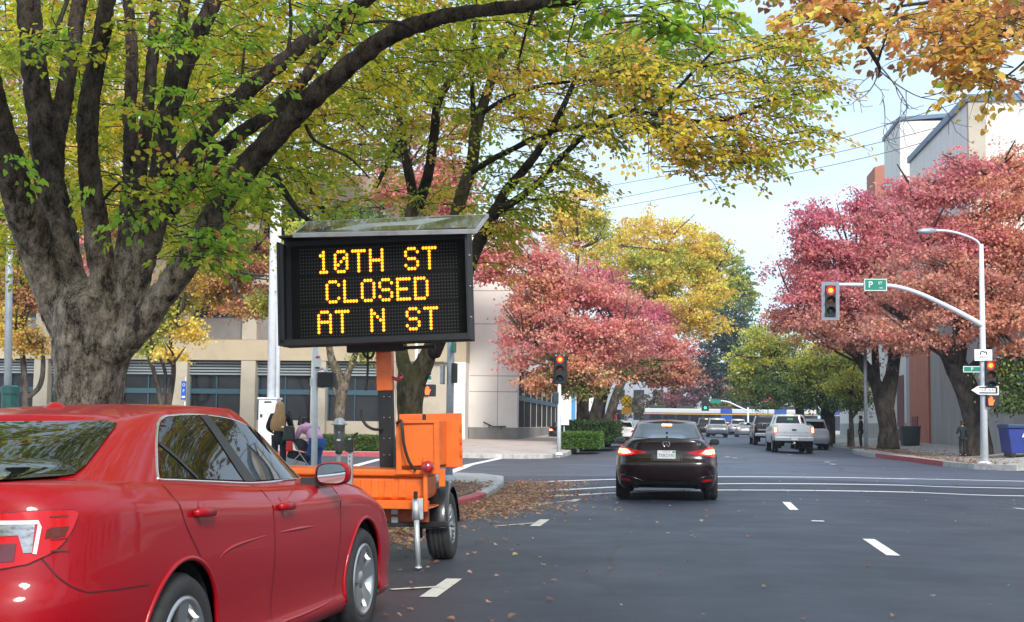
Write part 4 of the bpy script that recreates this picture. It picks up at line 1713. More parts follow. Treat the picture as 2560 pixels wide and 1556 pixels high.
# ================================================================ OTHER VEHICLES
M['maroon_paint'] = paint('black_cherry_paint', (0.008, 0.0003, 0.0016), 0.22, 0.0, 0.5)
M['white_car'] = paint('white_car_paint', (0.62, 0.63, 0.65), 0.35, 0.0)
M['silver_car'] = paint('silver_car_paint', (0.36, 0.38, 0.41), 0.35, 0.5)
M['dark_car'] = paint('charcoal_car_paint', (0.02, 0.021, 0.024), 0.3, 0.2)
M['glass_dark'] = M['glass']

SEDAN = dict(
    N=300, J=26, u=None, wmax=0.897, len=4.62, nr=7.0, nf=5.0, ymid=0.0,
    ztop=((-2.5, 1.075), (-2.3, 1.065), (-2.0, 1.05), (-1.6, 1.03), (-0.9, 0.995), (0.3, 0.95), (1.1, 0.93), (1.5, 0.88), (1.9, 0.80), (2.2, 0.70), (2.4, 0.62)),
    zlo=((-2.5, 0.33), (-2.1, 0.26), (-1.8, 0.2), (1.8, 0.18), (2.1, 0.17), (2.5, 0.18)),
    w=((0, 0.80), (0.08, 0.85), (0.2, 0.872), (0.4, 0.895), (0.52, 0.897), (0.7, 0.885), (0.82, 0.85), (0.92, 0.78), (1.0, 0.70)),
    yr=((0, -2.18), (0.1, -2.27), (0.25, -2.33), (0.42, -2.36), (0.5, -2.345), (0.56, -2.31), (0.7, -2.285), (0.9, -2.29), (0.97, -2.30), (1.0, -2.28)),
    yf=((0, 2.1), (0.2, 2.22), (0.45, 2.26), (0.7, 2.2), (0.9, 2.1), (1.0, 2.0)),
    deck_crown=0.03,
    wheels=((-1.335, 0.325), (1.335, 0.325)), arch=0.37, floor=(-1.9, 2.0), floor_z=0.22, track=0.885, tr=0.325, tw=0.225, rr=0.215,
    cabin=dict(w0=0.70, w1=0.52, yr0=-1.95, yr1=-0.95, yf0=1.15, yf1=0.25, nr=6.5, nf=3.6,
               zroof=((-1.2, 1.325), (-0.95, 1.348), (-0.5, 1.375), (-0.1, 1.375), (0.3, 1.34)), crown=0.035,
               a=((0, 0), (0.25, 0.25), (0.6, 0.62), (0.80, 0.84), (0.92, 0.95), (1, 1))),
    mirrors=((0.90, 0.55, 1.0),), mirror_size=0.72, mirror_mat=M['glass'],
    brake_lamp=([(-0.09, 1.292), (0.09, 1.292), (0.09, 1.318), (-0.09, 1.318)], M['tail_hot']),
    rear_window=smooth_poly([(-0.56, 1.085), (-0.3, 1.08), (0, 1.08), (0.3, 1.08), (0.56, 1.085), (0.59, 1.095)], 3) + smooth_poly([(0.575, 1.13), (0.52, 1.25), (0.485, 1.31)], 3)
    + smooth_poly([(0.44, 1.325), (0, 1.335), (-0.44, 1.325)], 3) + smooth_poly([(-0.485, 1.31), (-0.52, 1.25), (-0.575, 1.13), (-0.59, 1.095)], 3),
    windshield=[(-0.58, 0.99), (0.58, 0.99), (0.46, 1.32), (-0.46, 1.32)],
    side_windows=(('rear', [(-1.40, 1.06), (-1.1, 1.26), (-0.85, 1.31), (-0.25, 1.325), (-0.12, 0.99)]), ('front', [(-0.05, 0.985), (-0.17, 1.325), (0.3, 1.27), (0.8, 1.03), (0.8, 0.97)])),
)
lampA = [(0.33, 0.835), (0.45, 0.868), (0.62, 0.90), (0.74, 0.955), (0.80, 0.965), (0.835, 0.90), (0.85, 0.80), (0.80, 0.765), (0.62, 0.79), (0.45, 0.81)]
A = dict(SEDAN)
A['tail_lamps'] = ()
Yax = gp(1606, 1201).y
xA = at(1606, 1150, Yax).x
ACU, bv, _ = make_vehicle('waiting_sedan', 'black cherry sedan stopped at the crosswalk with brake lights on', 'car', A, M['maroon_paint'], (xA, Yax + 1.335, gz(xA, Yax) - 0.0), rz=R(-0.6))
for s in (1, -1):
    def mm(P):
        return [(p[0] * s, p[1]) for p in (P if s > 0 else P[::-1])]
    o = decal('tail_lamp', mm(smooth_poly(lampA + lampA[:1], 3)[:-1]), bv, M['lamp_red'], ACU, 'Y', 1, 0.008, 0.05)
    decal('lit_lens', mm([(0.55, 0.825), (0.66, 0.895), (0.80, 0.94), (0.835, 0.82), (0.79, 0.785), (0.6, 0.80)]), bv, M['tail_on'], o, 'Y', 1, 0.012, 0.05)
    decal('lit_core', mm([(0.60, 0.83), (0.66, 0.885), (0.80, 0.895), (0.815, 0.82), (0.70, 0.81)]), bv, M['tail_hot'], o, 'Y', 1, 0.016, 0.05)
    decal('reflector', mm([(0.60, 0.35), (0.77, 0.365), (0.77, 0.395), (0.62, 0.385)]), bv, M['lamp_red'], ACU, 'Y', 1, 0.012, 0.05)
    decal('bumper_vent', mm([(0.38, 0.335), (0.60, 0.325), (0.78, 0.35), (0.80, 0.41), (0.62, 0.425)]), bv, M['black'], ACU, 'Y', 1, 0.006, 0.05)
    pts = []
    for x, z in smooth_poly([(0.36, 0.335), (0.5, 0.385), (0.66, 0.435), (0.79, 0.45)], 5):
        h, nrm, _, _ = bv.ray_cast(Vector((x * s, -6, z)), Vector((0, 1, 0)))
        if h:
            pts.append(h)
    t = MB()
    t.tube(pts, 0.011, n=6)
    t.build('bumper_crease', M['maroon_paint'], ACU)
    decal('plate_recess_edge', mm(ribbon([(0.235, 0.87), (0.262, 0.70)], 0.012)), bv, M['rim_dark'], ACU, 'Y', 1, 0.006, 0.04)
decal('plate_recess', [(-0.235, 0.695), (0.235, 0.695), (0.215, 0.885), (-0.215, 0.885)], bv, M['black'], ACU, 'Y', 1, 0.004, 0.06)
decal('boot_seam', ribbon([(-0.60, 1.0), (-0.56, 0.9), (-0.50, 0.66), (-0.3, 0.635), (0.3, 0.635), (0.50, 0.66), (0.56, 0.9), (0.60, 1.0)], 0.008), bv, M['well'], ACU, 'Y', 1, 0.003, 0.05)
decal('lower_valance', [(-0.62, 0.30), (0.62, 0.30), (0.42, 0.36), (-0.42, 0.36)], bv, M['black'], ACU, 'Y', 1, 0.007, 0.06)
h, nrm, _, _ = bv.ray_cast(Vector((0, -6, 0.80)), Vector((0, 1, 0)))
mb = MB()
mb.box((0, h.y - 0.02, 0.795), (0.31, 0.012, 0.158))
pl = mb.build('licence_plate', M['plate'], ACU, bevel=0.004)
mb = MB()
text_mb(mb, '7XRD590', 0.088, (0, h.y - 0.028, 0.785), sx=0.78)
text_mb(mb, 'California', 0.035, (0, h.y - 0.028, 0.855))
mb.build('plate_lettering', M['plate_ink'], pl, fix=False)
mb = MB()
mb.box((0.125, h.y - 0.0275, 0.85), (0.05, 0.002, 0.03))
mb.build('plate_sticker', mat('green_sticker', (0.02, 0.3, 0.15), 0.5), pl)
# caliper-like emblem: an oval ring open at the foot with an inner A
h, nrm, _, _ = bv.ray_cast(Vector((0, -6, 0.985)), Vector((0, 1, 0)))
mb = MB()
ye = h.y - 0.012
mb.tube([(math.sin(a) * 0.058, ye, 0.985 + math.cos(a) * 0.050) for a in np.linspace(0.62, 2.75, 14)], 0.0065, n=6)
mb.tube([(-math.sin(a) * 0.058, ye, 0.985 + math.cos(a) * 0.050) for a in np.linspace(0.62, 2.75, 14)], 0.0065, n=6)
mb.tube([(-0.026, ye, 0.943), (0, ye, 1.034), (0.026, ye, 0.943)], 0.0065, n=6)
mb.tube([(-0.02, ye, 0.968), (0.02, ye, 0.968)], 0.005, n=6)
mb.build('badge', M['chrome'], ACU)
h, nrm, _, _ = bv.ray_cast(Vector((0.56, -6, 0.985)), Vector((0, 1, 0)))
mb = MB()
text_mb(mb, 'ILX', 0.045, (0.55, h.y - 0.012, 0.985))
mb.build('model_lettering', M['chrome'], ACU, fix=False)
mb = MB()
mb.prism([(-0.98, 1.405), (-0.84, 1.405), (-0.92, 1.47), (-0.965, 1.475)], -0.018, 0.018, plane='YZ')
mb.build('roof_antenna', M['maroon_paint'], ACU, bevel=0.008)
mb = MB()
mb.lathe([(0.03, 0), (0.03, 0.12)], c=(-0.5, -2.24, 0.27), axis='Y', n=12)
mb.build('exhaust', M['chrome'], ACU)

# ---- pickup trucks
PICKUP = dict(
    N=200, J=20, u=None, wmax=1.0, len=5.8, nr=14, nf=7, ymid=0.0,
    ztop=((-3.0, 1.36), (-1.0, 1.35), (0.5, 1.33), (1.6, 1.28), (2.4, 1.2), (3.0, 1.1)),
    zlo=((-3.0, 0.68), (-1, 0.5), (2, 0.5), (3, 0.45)),
    w=((0, 0.95), (0.15, 0.985), (0.5, 1.0), (0.8, 0.985), (0.95, 0.96), (1.0, 0.93)),
    yr=((0, -2.87), (0.5, -2.9), (1.0, -2.88)), yf=((0, 2.75), (0.5, 2.85), (1.0, 2.7)),
    deck_crown=0.01, wheels=((-1.75, 0.40), (1.85, 0.40)), arch=0.47, floor=(-2.6, 2.6), floor_z=0.5, track=0.97, tr=0.40, tw=0.27, rr=0.24,
    spokes=6,
    cabin=dict(w0=0.90, w1=0.70, yr0=-0.95, yr1=-0.75, yf0=1.75, yf1=0.95, nr=10, nf=5, zroof=((-1, 1.86), (0.2, 1.90), (1.2, 1.86)), crown=0.04,
               a=((0, 0), (0.3, 0.25), (0.65, 0.62), (0.85, 0.85), (0.94, 0.95), (1, 1))),
    mirrors=((1.10, 1.1, 1.36),), mirror_mat=M['glass'],
    rear_window=smooth_poly([(-0.70, 1.46), (0.70, 1.46)], 2) + smooth_poly([(0.66, 1.70), (0.60, 1.79), (0.5, 1.81), (-0.5, 1.81), (-0.60, 1.79), (-0.66, 1.70)], 2),
    windshield=[(-0.75, 1.4), (0.75, 1.4), (0.62, 1.8), (-0.62, 1.8)],
    side_windows=(('rear', [(-0.75, 1.42), (-0.70, 1.78), (0.1, 1.8), (0.12, 1.42)]), ('front', [(0.2, 1.42), (0.18, 1.8), (0.8, 1.78), (1.45, 1.42)])),
)


def pickup(label, mt, mpaint, px, py, Y, lit, extras=True):
    x = at(px, py, Y).x
    sp = dict(PICKUP)
    col = M['tail_on'] if lit else M['lamp_dark']
    lp = [dict(poly=[(0.80, 0.98), (0.955, 0.98), (0.955, 1.30), (0.80, 1.30)], mat=col, angle=0)]
    if lit:
        lp[0]['core'] = [(0.83, 1.03), (0.93, 1.03), (0.93, 1.25), (0.83, 1.25)]
        lp[0]['core_mat'] = M['tail_hot']
        sp['brake_lamp'] = ([(-0.16, 1.845), (0.16, 1.845), (0.16, 1.875), (-0.16, 1.875)], M['tail_hot'])
    sp['tail_lamps'] = lp
    root, bv, _ = make_vehicle('pickup_truck', label, 'pickup truck', sp, mpaint, (x, Y + 2.9, gz(x, Y)))
    mb = MB()
    mb.box((0, -2.98, 0.70), (1.86, 0.16, 0.20))
    b_ = mb.build('rear_bumper', mt, root, bevel=0.03)
    mb = MB()
    mb.box((0, -3.07, 0.72), (0.31, 0.02, 0.15))
    mb.build('licence_plate', M['plate'], b_)
    decal('tailgate_edge', ribbon([(-0.79, 1.335), (-0.79, 0.86), (0.79, 0.86), (0.79, 1.335)], 0.014), bv, M['well'], root, 'Y', 1, 0.004, 0.2)
    decal('tailgate_step', [(-0.76, 1.05), (0.76, 1.05), (0.76, 0.965), (-0.76, 0.965)], bv, M['steel'], root, 'Y', 1, 0.006, 0.2)
    mb = MB()
    mb.box((0, -2.915, 1.14), (0.22, 0.02, 0.075))
    mb.build('tailgate_handle', M['black'], root, bevel=0.01)
    mb = MB()
    mb.box((0, -2.96, 0.52), (0.09, 0.14, 0.09))
    mb.build('tow_hitch', M['chrome'] if extras else M['black'], root)
    # open bed
    mb = MB()
    mb.b2((-0.80, -2.80, 1.365), (0.80, -1.05, 1.372))
    mb.build('load_bed', M['well'], root)
    return root, bv


tk, bv = pickup('white pickup truck with lit brake lights waiting in the right lane', M['silver_car'], M['white_car'], 1911, 1050, 66.6, True)
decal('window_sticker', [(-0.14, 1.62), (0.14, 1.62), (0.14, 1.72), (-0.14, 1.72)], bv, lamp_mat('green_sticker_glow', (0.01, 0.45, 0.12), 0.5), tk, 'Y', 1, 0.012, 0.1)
pickup('charcoal pickup truck half hidden behind the white pickup', M['steel'], M['dark_car'], 1853, 1040, 86.5, False, False)

# ---- boxy estate and utility cars
SUV = dict(
    N=180, J=18, u=None, wmax=0.93, len=4.8, nr=9, nf=6, ymid=0.0,
    ztop=((-2.5, 1.10), (-1.0, 1.10), (0.6, 1.06), (1.4, 1.03), (2.0, 0.95), (2.4, 0.85)), zlo=((-2.5, 0.38), (-1, 0.28), (2, 0.26), (2.5, 0.3)),
    w=((0, 0.86), (0.2, 0.91), (0.5, 0.93), (0.85, 0.91), (1.0, 0.87)), yr=((0, -2.25), (0.25, -2.38), (0.5, -2.4), (0.6, -2.35), (1.0, -2.33)), yf=((0, 2.2), (0.5, 2.4), (1.0, 2.2)),
    deck_crown=0.02, wheels=((-1.4, 0.36), (1.4, 0.36)), arch=0.42, floor=(-2.0, 2.0), floor_z=0.3, track=0.90, tr=0.36, tw=0.24, rr=0.22,
    cabin=dict(w0=0.84, w1=0.66, yr0=-2.32, yr1=-2.0, yf0=1.2, yf1=0.3, nr=8, nf=4, zroof=((-2.1, 1.66), (-1, 1.70), (0.3, 1.68)), crown=0.04,
               a=((0, 0), (0.3, 0.25), (0.65, 0.62), (0.85, 0.85), (0.94, 0.95), (1, 1))),
    mirrors=((0.98, 0.7, 1.12),), mirror_size=0.8, mirror_mat=M['glass'],
    rear_window=[(-0.68, 1.18), (0.68, 1.18), (0.60, 1.56), (-0.60, 1.56)],
    windshield=[(-0.7, 1.12), (0.7, 1.12), (0.58, 1.58), (-0.58, 1.58)],
    side_windows=(('rear', [(-2.0, 1.16), (-1.85, 1.56), (-1.1, 1.6), (-1.1, 1.15)]), ('mid', [(-1.02, 1.15), (-1.02, 1.6), (-0.1, 1.6), (-0.1, 1.13)]), ('front', [(-0.02, 1.13), (-0.02, 1.6), (0.4, 1.55), (0.95, 1.12)])),
    plate=(0, 0, 0.78, ''),
)


def utility(name, label, cat, mpaint, px, py, Y, lit, xoff=0.0, scale=1.0, group=None):
    x = at(px, py, Y).x + xoff
    sp = dict(SUV)
    lp = dict(poly=[(0.70, 0.92), (0.86, 0.92), (0.86, 1.12), (0.72, 1.12)], mat=M['tail_on'] if lit else M['lamp_red'], angle=12)
    if lit:
        lp['core'] = [(0.73, 0.96), (0.83, 0.96), (0.83, 1.08), (0.74, 1.08)]
        lp['core_mat'] = M['tail_hot']
        sp['brake_lamp'] = ([(-0.13, 1.585), (0.13, 1.585), (0.13, 1.62), (-0.13, 1.62)], M['tail_hot'])
    sp['tail_lamps'] = [lp]
    r_, bv, _ = make_vehicle(name, label, cat, sp, mpaint, (x, Y + 2.4, gz(x, Y)), group=group)
    if scale != 1:
        r_.scale = (scale, scale, scale)
    return r_, bv


utility('utility_vehicle', 'white utility vehicle parked at the right kerb beside the white pickup', 'car', M['white_car'], 1958, 1045, 76.0, False)
utility('utility_vehicle', 'silver utility vehicle with lit brake lights and dark lower bumper, middle of the street', 'car', M['silver_car'], 1727, 1035, 120.0, True)
utility('utility_vehicle', 'dark utility vehicle partly hidden left of the silver utility vehicle', 'car', M['dark_car'], 1700, 1035, 131.0, True)
utility('utility_vehicle', 'grey utility vehicle with lit lamps between silver vehicle and charcoal pickup', 'car', M['silver_car'], 1777, 1035, 146.0, True)


def far_sedan(label, mpaint, px, py, Y, lit):
    x = at(px, py, Y).x
    sp = dict(SEDAN)
    sp['N'], sp['J'], sp['wn'] = 160, 16, 20
    sp['tail_lamps'] = [dict(poly=[(0.5, 0.80), (0.80, 0.78), (0.80, 0.93), (0.6, 0.93)], mat=M['tail_on'] if lit else M['lamp_red'], angle=0)]
    if lit:
        sp['tail_lamps'][0]['core'] = [(0.6, 0.81), (0.76, 0.81), (0.76, 0.90), (0.62, 0.90)]
        sp['tail_lamps'][0]['core_mat'] = M['tail_hot']
    else:
        sp.pop('brake_lamp')
    sp['plate'] = (0, 0, 0.80, '')
    return make_vehicle('sedan', label, 'car', sp, mpaint, (x, Y + 2.3, gz(x, Y)))


far_sedan('pale sedan with lit red lamps just left of the charcoal pickup', M['silver_car'], 1796, 1040, 128.0, True)
far_sedan('dark sedan with red lamps far up the middle lane', M['dark_car'], 1752, 1040, 152.0, True)
r_, bv, _ = far_sedan('white sedan parked at the left kerb beyond the waiting sedan', M['white_car'], 1494, 1050, 72.0, False)
decal('lower_bumper', [(-0.86, 0.36), (0.86, 0.36), (0.86, 0.58), (-0.86, 0.58)], bv, M['dark_plastic'], r_, 'Y', 1, 0.006, 0.1)
far_sedan('dark parked car with a red lamp behind the corner hedge', M['dark_car'], 1352, 1034, 84.0, True)

# ---- light rail train crossing at the end of the block
YT = 172.0
t0 = at(1548, 1020, YT)
t1 = at(1968, 1020, YT)
zr_ = at(1700, 987, YT).z
g = gz(0, YT)
M['train_white'] = mat('train_white', (0.46, 0.48, 0.48), 0.4)
M['train_blue'] = mat('train_blue', (0.015, 0.07, 0.30), 0.35, coat=0.5)
M['train_gold'] = mat('train_gold_band', (0.48, 0.27, 0.05), 0.4)
M['train_dark'] = mat('train_dark_body', (0.012, 0.018, 0.045), 0.5)
M['train_glass'] = mat('train_window', (0.008, 0.010, 0.018), 0.4, spec=0.2)
TR = thing('light_rail_train', ((t0.x + t1.x) / 2, YT, g), 'blue and white light rail train crossing the far end of the street', 'train')
hl = (t1.x - t0.x) / 2
H = zr_ - g
mb = MB()
mb.box((0, 1.35, H * 0.5 - 0.12), (2 * hl, 2.6, H - 0.5))
mb.build('body', M['train_dark'], TR, bevel=0.12)
mb = MB()
mb.box((0, 1.35, H - 0.16), (2 * hl - 0.3, 2.3, 0.62))
mb.build('roof_fairing', M['train_white'], TR, bevel=0.1)
mb = MB()
mb.box((0, 0.02, H - 0.52), (2 * hl, 0.06, 0.12))
mb.build('gold_band', M['train_gold'], TR)
mb = MB()
mb.box((0, 0.02, 0.72), (2 * hl, 0.06, 0.3))
mb.build('lower_band', M['train_gold'], TR)
fr = lambda dx: at(dx, 1000, YT).x - TR.location.x
for a, b in ((1734, 1762), (1864, 1893)):
    mb = MB()
    mb.b2((fr(a), 0.14, H - 0.47), (fr(b), 0.3, H + 0.17))
    mb.b2((fr(a), -0.02, 0.3), (fr(b), 0.04, H - 0.6))
    mb.build('blue_panel', M['train_blue'], TR)
for k in range(12):
    x0 = -hl + 0.8 + k * (2 * hl - 1.2) / 12
    mb = MB()
    mb.b2((x0, -0.005, 1.25), (x0 + (2 * hl - 1.2) / 12 - 0.25, 0.03, 2.3))
    mb.build('window', M['train_glass'], TR)
for xx in (-9, -5.5, -1, 3, 7.5):
    mb = MB()
    mb.box((xx, 1.35, H + 0.32), (2.2, 1.6, 0.4))
    mb.build('roof_unit', M['dark_plastic'], TR, bevel=0.05)
mb = MB()
mb.tube([(-3, 1.35, H + 0.1), (-2.2, 1.35, H + 1.0), (-3.2, 1.35, H + 1.6)], 0.05, n=6)
mb.tube([(-3.2, 0.6, H + 1.6), (-3.2, 2.1, H + 1.6)], 0.04, n=6)
mb.build('pantograph', M['dark_plastic'], TR)
T2 = thing('light_rail_train', (at(1990, 1020, YT).x + 6.4, YT, g), 'second light rail train car right of the tree trunk, at the street end', 'train')
mb = MB()
mb.box((0, 1.35, H * 0.5 - 0.12), (12, 2.6, H - 0.5))
mb.build('body', M['train_dark'], T2, bevel=0.12)
mb = MB()
mb.box((0, 1.35, H - 0.16), (11.8, 2.3, 0.62))
mb.build('roof_fairing', M['train_blue'], T2, bevel=0.1)
mb = MB()
mb.box((0, 0.02, H - 0.52), (12, 0.06, 0.12))
mb.build('gold_band', M['train_gold'], T2)
# ================================================================ MESSAGE BOARD TRAILER
M['orange'] = mat('safety_orange_paint', (0.72, 0.135, 0.014), 0.42, var=0.26, scale=3, detail=8, coat=0.2)
M['orange_shaded'] = mat('shaded_orange_paint', (0.30, 0.06, 0.02), 0.6, var=0.3, scale=6)  # shadow under the tub painted in as a darker orange
M['solar'] = mat('solar_cells', (0.03, 0.035, 0.05), 0.12, spec=0.8, coat=0.7, var=0.3, scale=20)
M['board_black'] = mat('matt_black_case', (0.006, 0.008, 0.012), 0.6, var=0.3, scale=5)
M['board_face'] = mat('black_dot_matrix_face', (0.004, 0.004, 0.004), 0.7, spec=0.2)
M['dot_off'] = mat('unlit_dots', (0.055, 0.052, 0.05), 0.5)
M['dot_ring'] = M['dot_off']
M['cable'] = mat('black_cable', (0.012, 0.012, 0.013), 0.5)
M['red_lens'] = mat('red_marker_lens', (0.32, 0.008, 0.02), 0.2, coat=1.0, var=0.5, scale=30)
TB = Vector((-2.9, 13.2, gz(-2.9, 13.2)))
TRL = thing('sign_trailer', TB, 'orange trailer carrying a lit amber message board with solar panel', 'message sign')


def L(dx, dy, Y):
    return at(dx, dy, Y) - TB


# --- the board: its own frame, leaning with the trailer
BR = Matrix.Rotation(R(-2.5), 3, 'Y') @ Matrix.Rotation(R(1.0), 3, 'Z')
BO = L(908, 697, 12.55)
BW, BH, DEP = 1.80, 1.035, 0.26


def bd(x, y, z):
    return BO + BR @ Vector((x, y, z))


def bbox(mb, a, b, mi=None):
    c = [(a[i] + b[i]) / 2 for i in range(3)]
    mb.box(bd(*c), [abs(b[i] - a[i]) for i in range(3)], BR, mi=mi)


mb = MB()
hw, hh = BW / 2, BH / 2
bbox(mb, (-hw, 0.0, -hh), (hw, 0.16, hh))
mb.build('board_case', M['board_black'], TRL, bevel=0.008)
mb = MB()
bbox(mb, (-hw, -DEP, -hh), (-hw + 0.02, 0.0, hh - 0.06))
bbox(mb, (hw - 0.02, -DEP, -hh), (hw, 0.0, hh))
bbox(mb, (-hw + 0.02, -DEP, hh - 0.02), (hw - 0.02, 0.0, hh))
bbox(mb, (-hw + 0.02, -DEP, -hh), (hw - 0.02, 0.0, -hh + 0.02))
bbox(mb, (-hw + 0.02, -DEP + 0.01, -hh + 0.02), (-hw + 0.06, -DEP + 0.03, hh - 0.08))
bbox(mb, (-hw + 0.02, -DEP + 0.01, -hh + 0.02), (hw - 0.02, -DEP + 0.03, -hh + 0.055))
visor = mb.build('visor', M['board_black'], TRL)
for dz in (0.27, -0.02, -0.31):
    mb = MB()
    mb.lathe([(0, 0.014), (0.007, 0.012), (0.012, 0)], c=(0, 0, 0), axis='X', n=8, M=BR)
    b_ = mb.build('bolt', M['chrome'], visor)
    b_.location = bd(hw + 0.001, -DEP * 0.55, dz)
# dot matrix: 54 columns; three text lines of seven rows with two blank rows between
PX, PZ = 0.0283, 0.0318
FONT = {
    '1': ['00100', '01100', '00100', '00100', '00100', '00100', '01110'],
    '0': ['01110', '10001', '10011', '10101', '11001', '10001', '01110'],
    'T': ['11111', '00100', '00100', '00100', '00100', '00100', '00100'],
    'H': ['10001', '10001', '10001', '11111', '10001', '10001', '10001'],
    'S': ['01110', '10001', '10000', '01110', '00001', '10001', '01110'],
    'C': ['01110', '10001', '10000', '10000', '10000', '10001', '01110'],
    'L': ['10000', '10000', '10000', '10000', '10000', '10000', '11111'],
    'O': ['01110', '10001', '10001', '10001', '10001', '10001', '01110'],
    'E': ['11111', '10000', '10000', '11110', '10000', '10000', '11111'],
    'D': ['11110', '10001', '10001', '10001', '10001', '10001', '11110'],
    'A': ['01110', '10001', '10001', '11111', '10001', '10001', '10001'],
    'N': ['10001', '11001', '10101', '10011', '10001', '10001', '10001'],
    ' ': ['00000'] * 7,
}
FONT['C'] = ['01110', '10001', '10000', '10000', '10000', '10001', '01110']
NC = 54
mb = MB()
bbox(mb, (-hw + 0.07, -0.003, -hh + 0.05), (hw - 0.05, -0.001, hh - 0.07))
face = mb.build('display_face', M['board_face'], TRL)
off = MB()
x0 = -(NC - 1) * PX / 2 + 0.012
ztop_ = 0.375


def dot(mb, c_, r_, li, rx_, rz_, n, y, mi=0):
    p = (x0 + c_ * PX, ztop_ - (li * 9 + r_) * PZ)
    mb.add([bd(p[0] + math.cos(2 * math.pi * k / n) * rx_, y, p[1] + math.sin(2 * math.pi * k / n) * rz_) for k in range(n)], [tuple(range(n))], mi=mi)


for li, txt in enumerate(('10TH ST', 'CLOSED', 'AT N ST')):
    c0 = (NC - (len(txt) * 6 - 1)) // 2
    onset = set()
    for ci, ch in enumerate(txt):
        if ch == ' ':
            continue
        letter = MB()
        for rr_, row in enumerate(FONT[ch]):
            for cc_, v in enumerate(row):
                if v == '1':
                    c_ = c0 + ci * 6 + cc_
                    onset.add((c_, rr_))
                    dot(letter, c_, rr_, li, 0.0118, 0.0128, 12, -0.012, 0)
                    dot(letter, c_, rr_, li, 0.0160, 0.0178, 12, -0.009, 1)
        letter.build('lit_letter', [M['amber_on'], M['amber_rim']], face, fix=False)
    for r_ in range(-1, 8):
        for c_ in range(NC):
            if (c_, r_) not in onset and (r_ != 7 or li == 2):
                dot(off, c_, r_, li, 0.0062, 0.0062, 6, -0.006)
off.build('unlit_dots', M['dot_off'], face, fix=False)
# --- solar panel
FLc, FRc, BRc, BLc = L(704, 563, 12.25), L(1147, 553, 12.25), L(1176, 515, 12.98), L(740, 533, 12.98)
nn = (FRc - FLc).cross(BLc - FLc).normalized()
mb = MB()
th_ = nn * 0.035
q = [FLc, FRc, BRc, BLc]
mb.add([p for p in q] + [p - th_ for p in q], [(0, 1, 2, 3), (7, 6, 5, 4), (0, 4, 5, 1), (1, 5, 6, 2), (2, 6, 7, 3), (3, 7, 4, 0)])
sp_ = mb.build('solar_panel', M['steel'], TRL)
for a, b in ((0.012, 0.335), (0.348, 0.665), (0.678, 0.988)):
    mb = MB()
    P4 = []
    for u, v in ((a, 0.06), (b, 0.06), (b, 0.94), (a, 0.94)):
        f_ = FLc + (FRc - FLc) * u
        g_ = BLc + (BRc - BLc) * u
        P4.append(f_ + (g_ - f_) * v + nn * 0.004)
    mb.add(P4, [(0, 1, 2, 3)])
    mb.build('solar_cells', M['solar'], sp_, fix=False)
# --- mast
mb = MB()
mb.box((L(931, 1040, 12.9)), (0.135, 0.125, 1.05), BR)
m1 = mb.build('mast', M['board_black'], TRL, bevel=0.006)
mb = MB()
for dy in (955, 1005, 1055, 1095):
    for dx in (924, 938):
        mb.lathe([(0.0, -0.004), (0.006, -0.002), (0.007, 0.0)], c=L(dx, dy, 12.833), axis='Y', n=6)
mb.build('mast_rivets', M['chrome'], m1)
mb = MB()
mb.box(L(927, 886, 12.9), (0.150, 0.145, 0.44), BR)
mb.build('mast_sleeve', M['orange'], TRL, bevel=0.006)
mb = MB()
mb.box(L(905, 838, 12.75), (0.55, 0.12, 0.07), BR)
mb.box(L(960, 838, 12.75), (0.7, 0.05, 0.03), BR)
mb.build('mast_bracket', M['board_black'], TRL)
mb = MB()
mb.tube(catmull([L(944, 909, 12.85), L(958, 914, 12.8), L(966, 908, 12.8), L(962, 900, 12.82)], 5), 0.018, n=8)
mb.build('locking_handle', M['red_lens'], TRL)
# --- control box
fr0, fl0 = L(1056, 1067, 12.3), L(957, 1067, 12.3)
mb = MB()
zt_, zb_ = L(1000, 1012, 12.3).z, L(1000, 1122, 12.3).z
yf_, yb_ = 12.3 - TB.y, 12.72 - TB.y
xl_, xr_ = L(954, 1060, 12.3).x, L(1058, 1060, 12.3).x
CBR = Matrix.Rotation(R(-1.6), 3, 'Y')
cc = Vector(((xl_ + xr_) / 2, (yf_ + yb_) / 2, (zt_ + zb_) / 2))
sx_, sz_ = xr_ - xl_, zt_ - zb_
mb.box(cc, (sx_, yb_ - yf_, sz_), CBR)
cbx = mb.build('control_box', M['orange'], TRL, bevel=0.012)
mb = MB()
mb.box(cc + CBR @ Vector((0.045, (yb_ - yf_) / 2 + 0.012, 0.02)), (sx_ + 0.20, 0.02, sz_ + 0.09), CBR)
mb.build('box_flange', M['orange'], cbx, bevel=0.004)
for dx in (-sx_ / 2 + 0.025, sx_ / 2 - 0.025):
    mb = MB()
    mb.box(cc + CBR @ Vector((dx, -(yb_ - yf_) / 2 - 0.012, -0.04)), (0.05, 0.022, sz_ + 0.05), CBR)
    mb.build('box_strap', M['orange'], cbx, bevel=0.004)
for dz in (sz_ / 2 - 0.012, -sz_ / 2 - 0.06):
    mb = MB()
    mb.box(cc + CBR @ Vector((0, -(yb_ - yf_) / 2 - 0.012, dz)), (sx_ + 0.01, 0.026, 0.028), CBR)
    mb.build('box_rail', M['orange'], cbx, bevel=0.004)
mb = MB()
mb.box(L(1064, 1150, 12.4), (0.055, 0.05, 0.16), CBR)
mb.build('box_leg', M['orange'], TRL, bevel=0.004)
mb = MB()
mb.box(L(1021, 1007, 12.5), (0.03, 0.05, 0.08), CBR)
mb.build('box_latch', M['black'], cbx, bevel=0.008)
mb = MB()
for dz in (0.14, 0.02, -0.1):
    mb.box(cc + CBR @ Vector((sx_ / 2 + 0.142, 0.2, dz)), (0.012, 0.04, 0.06), CBR)
mb.build('box_hinges', M['orange'], cbx)
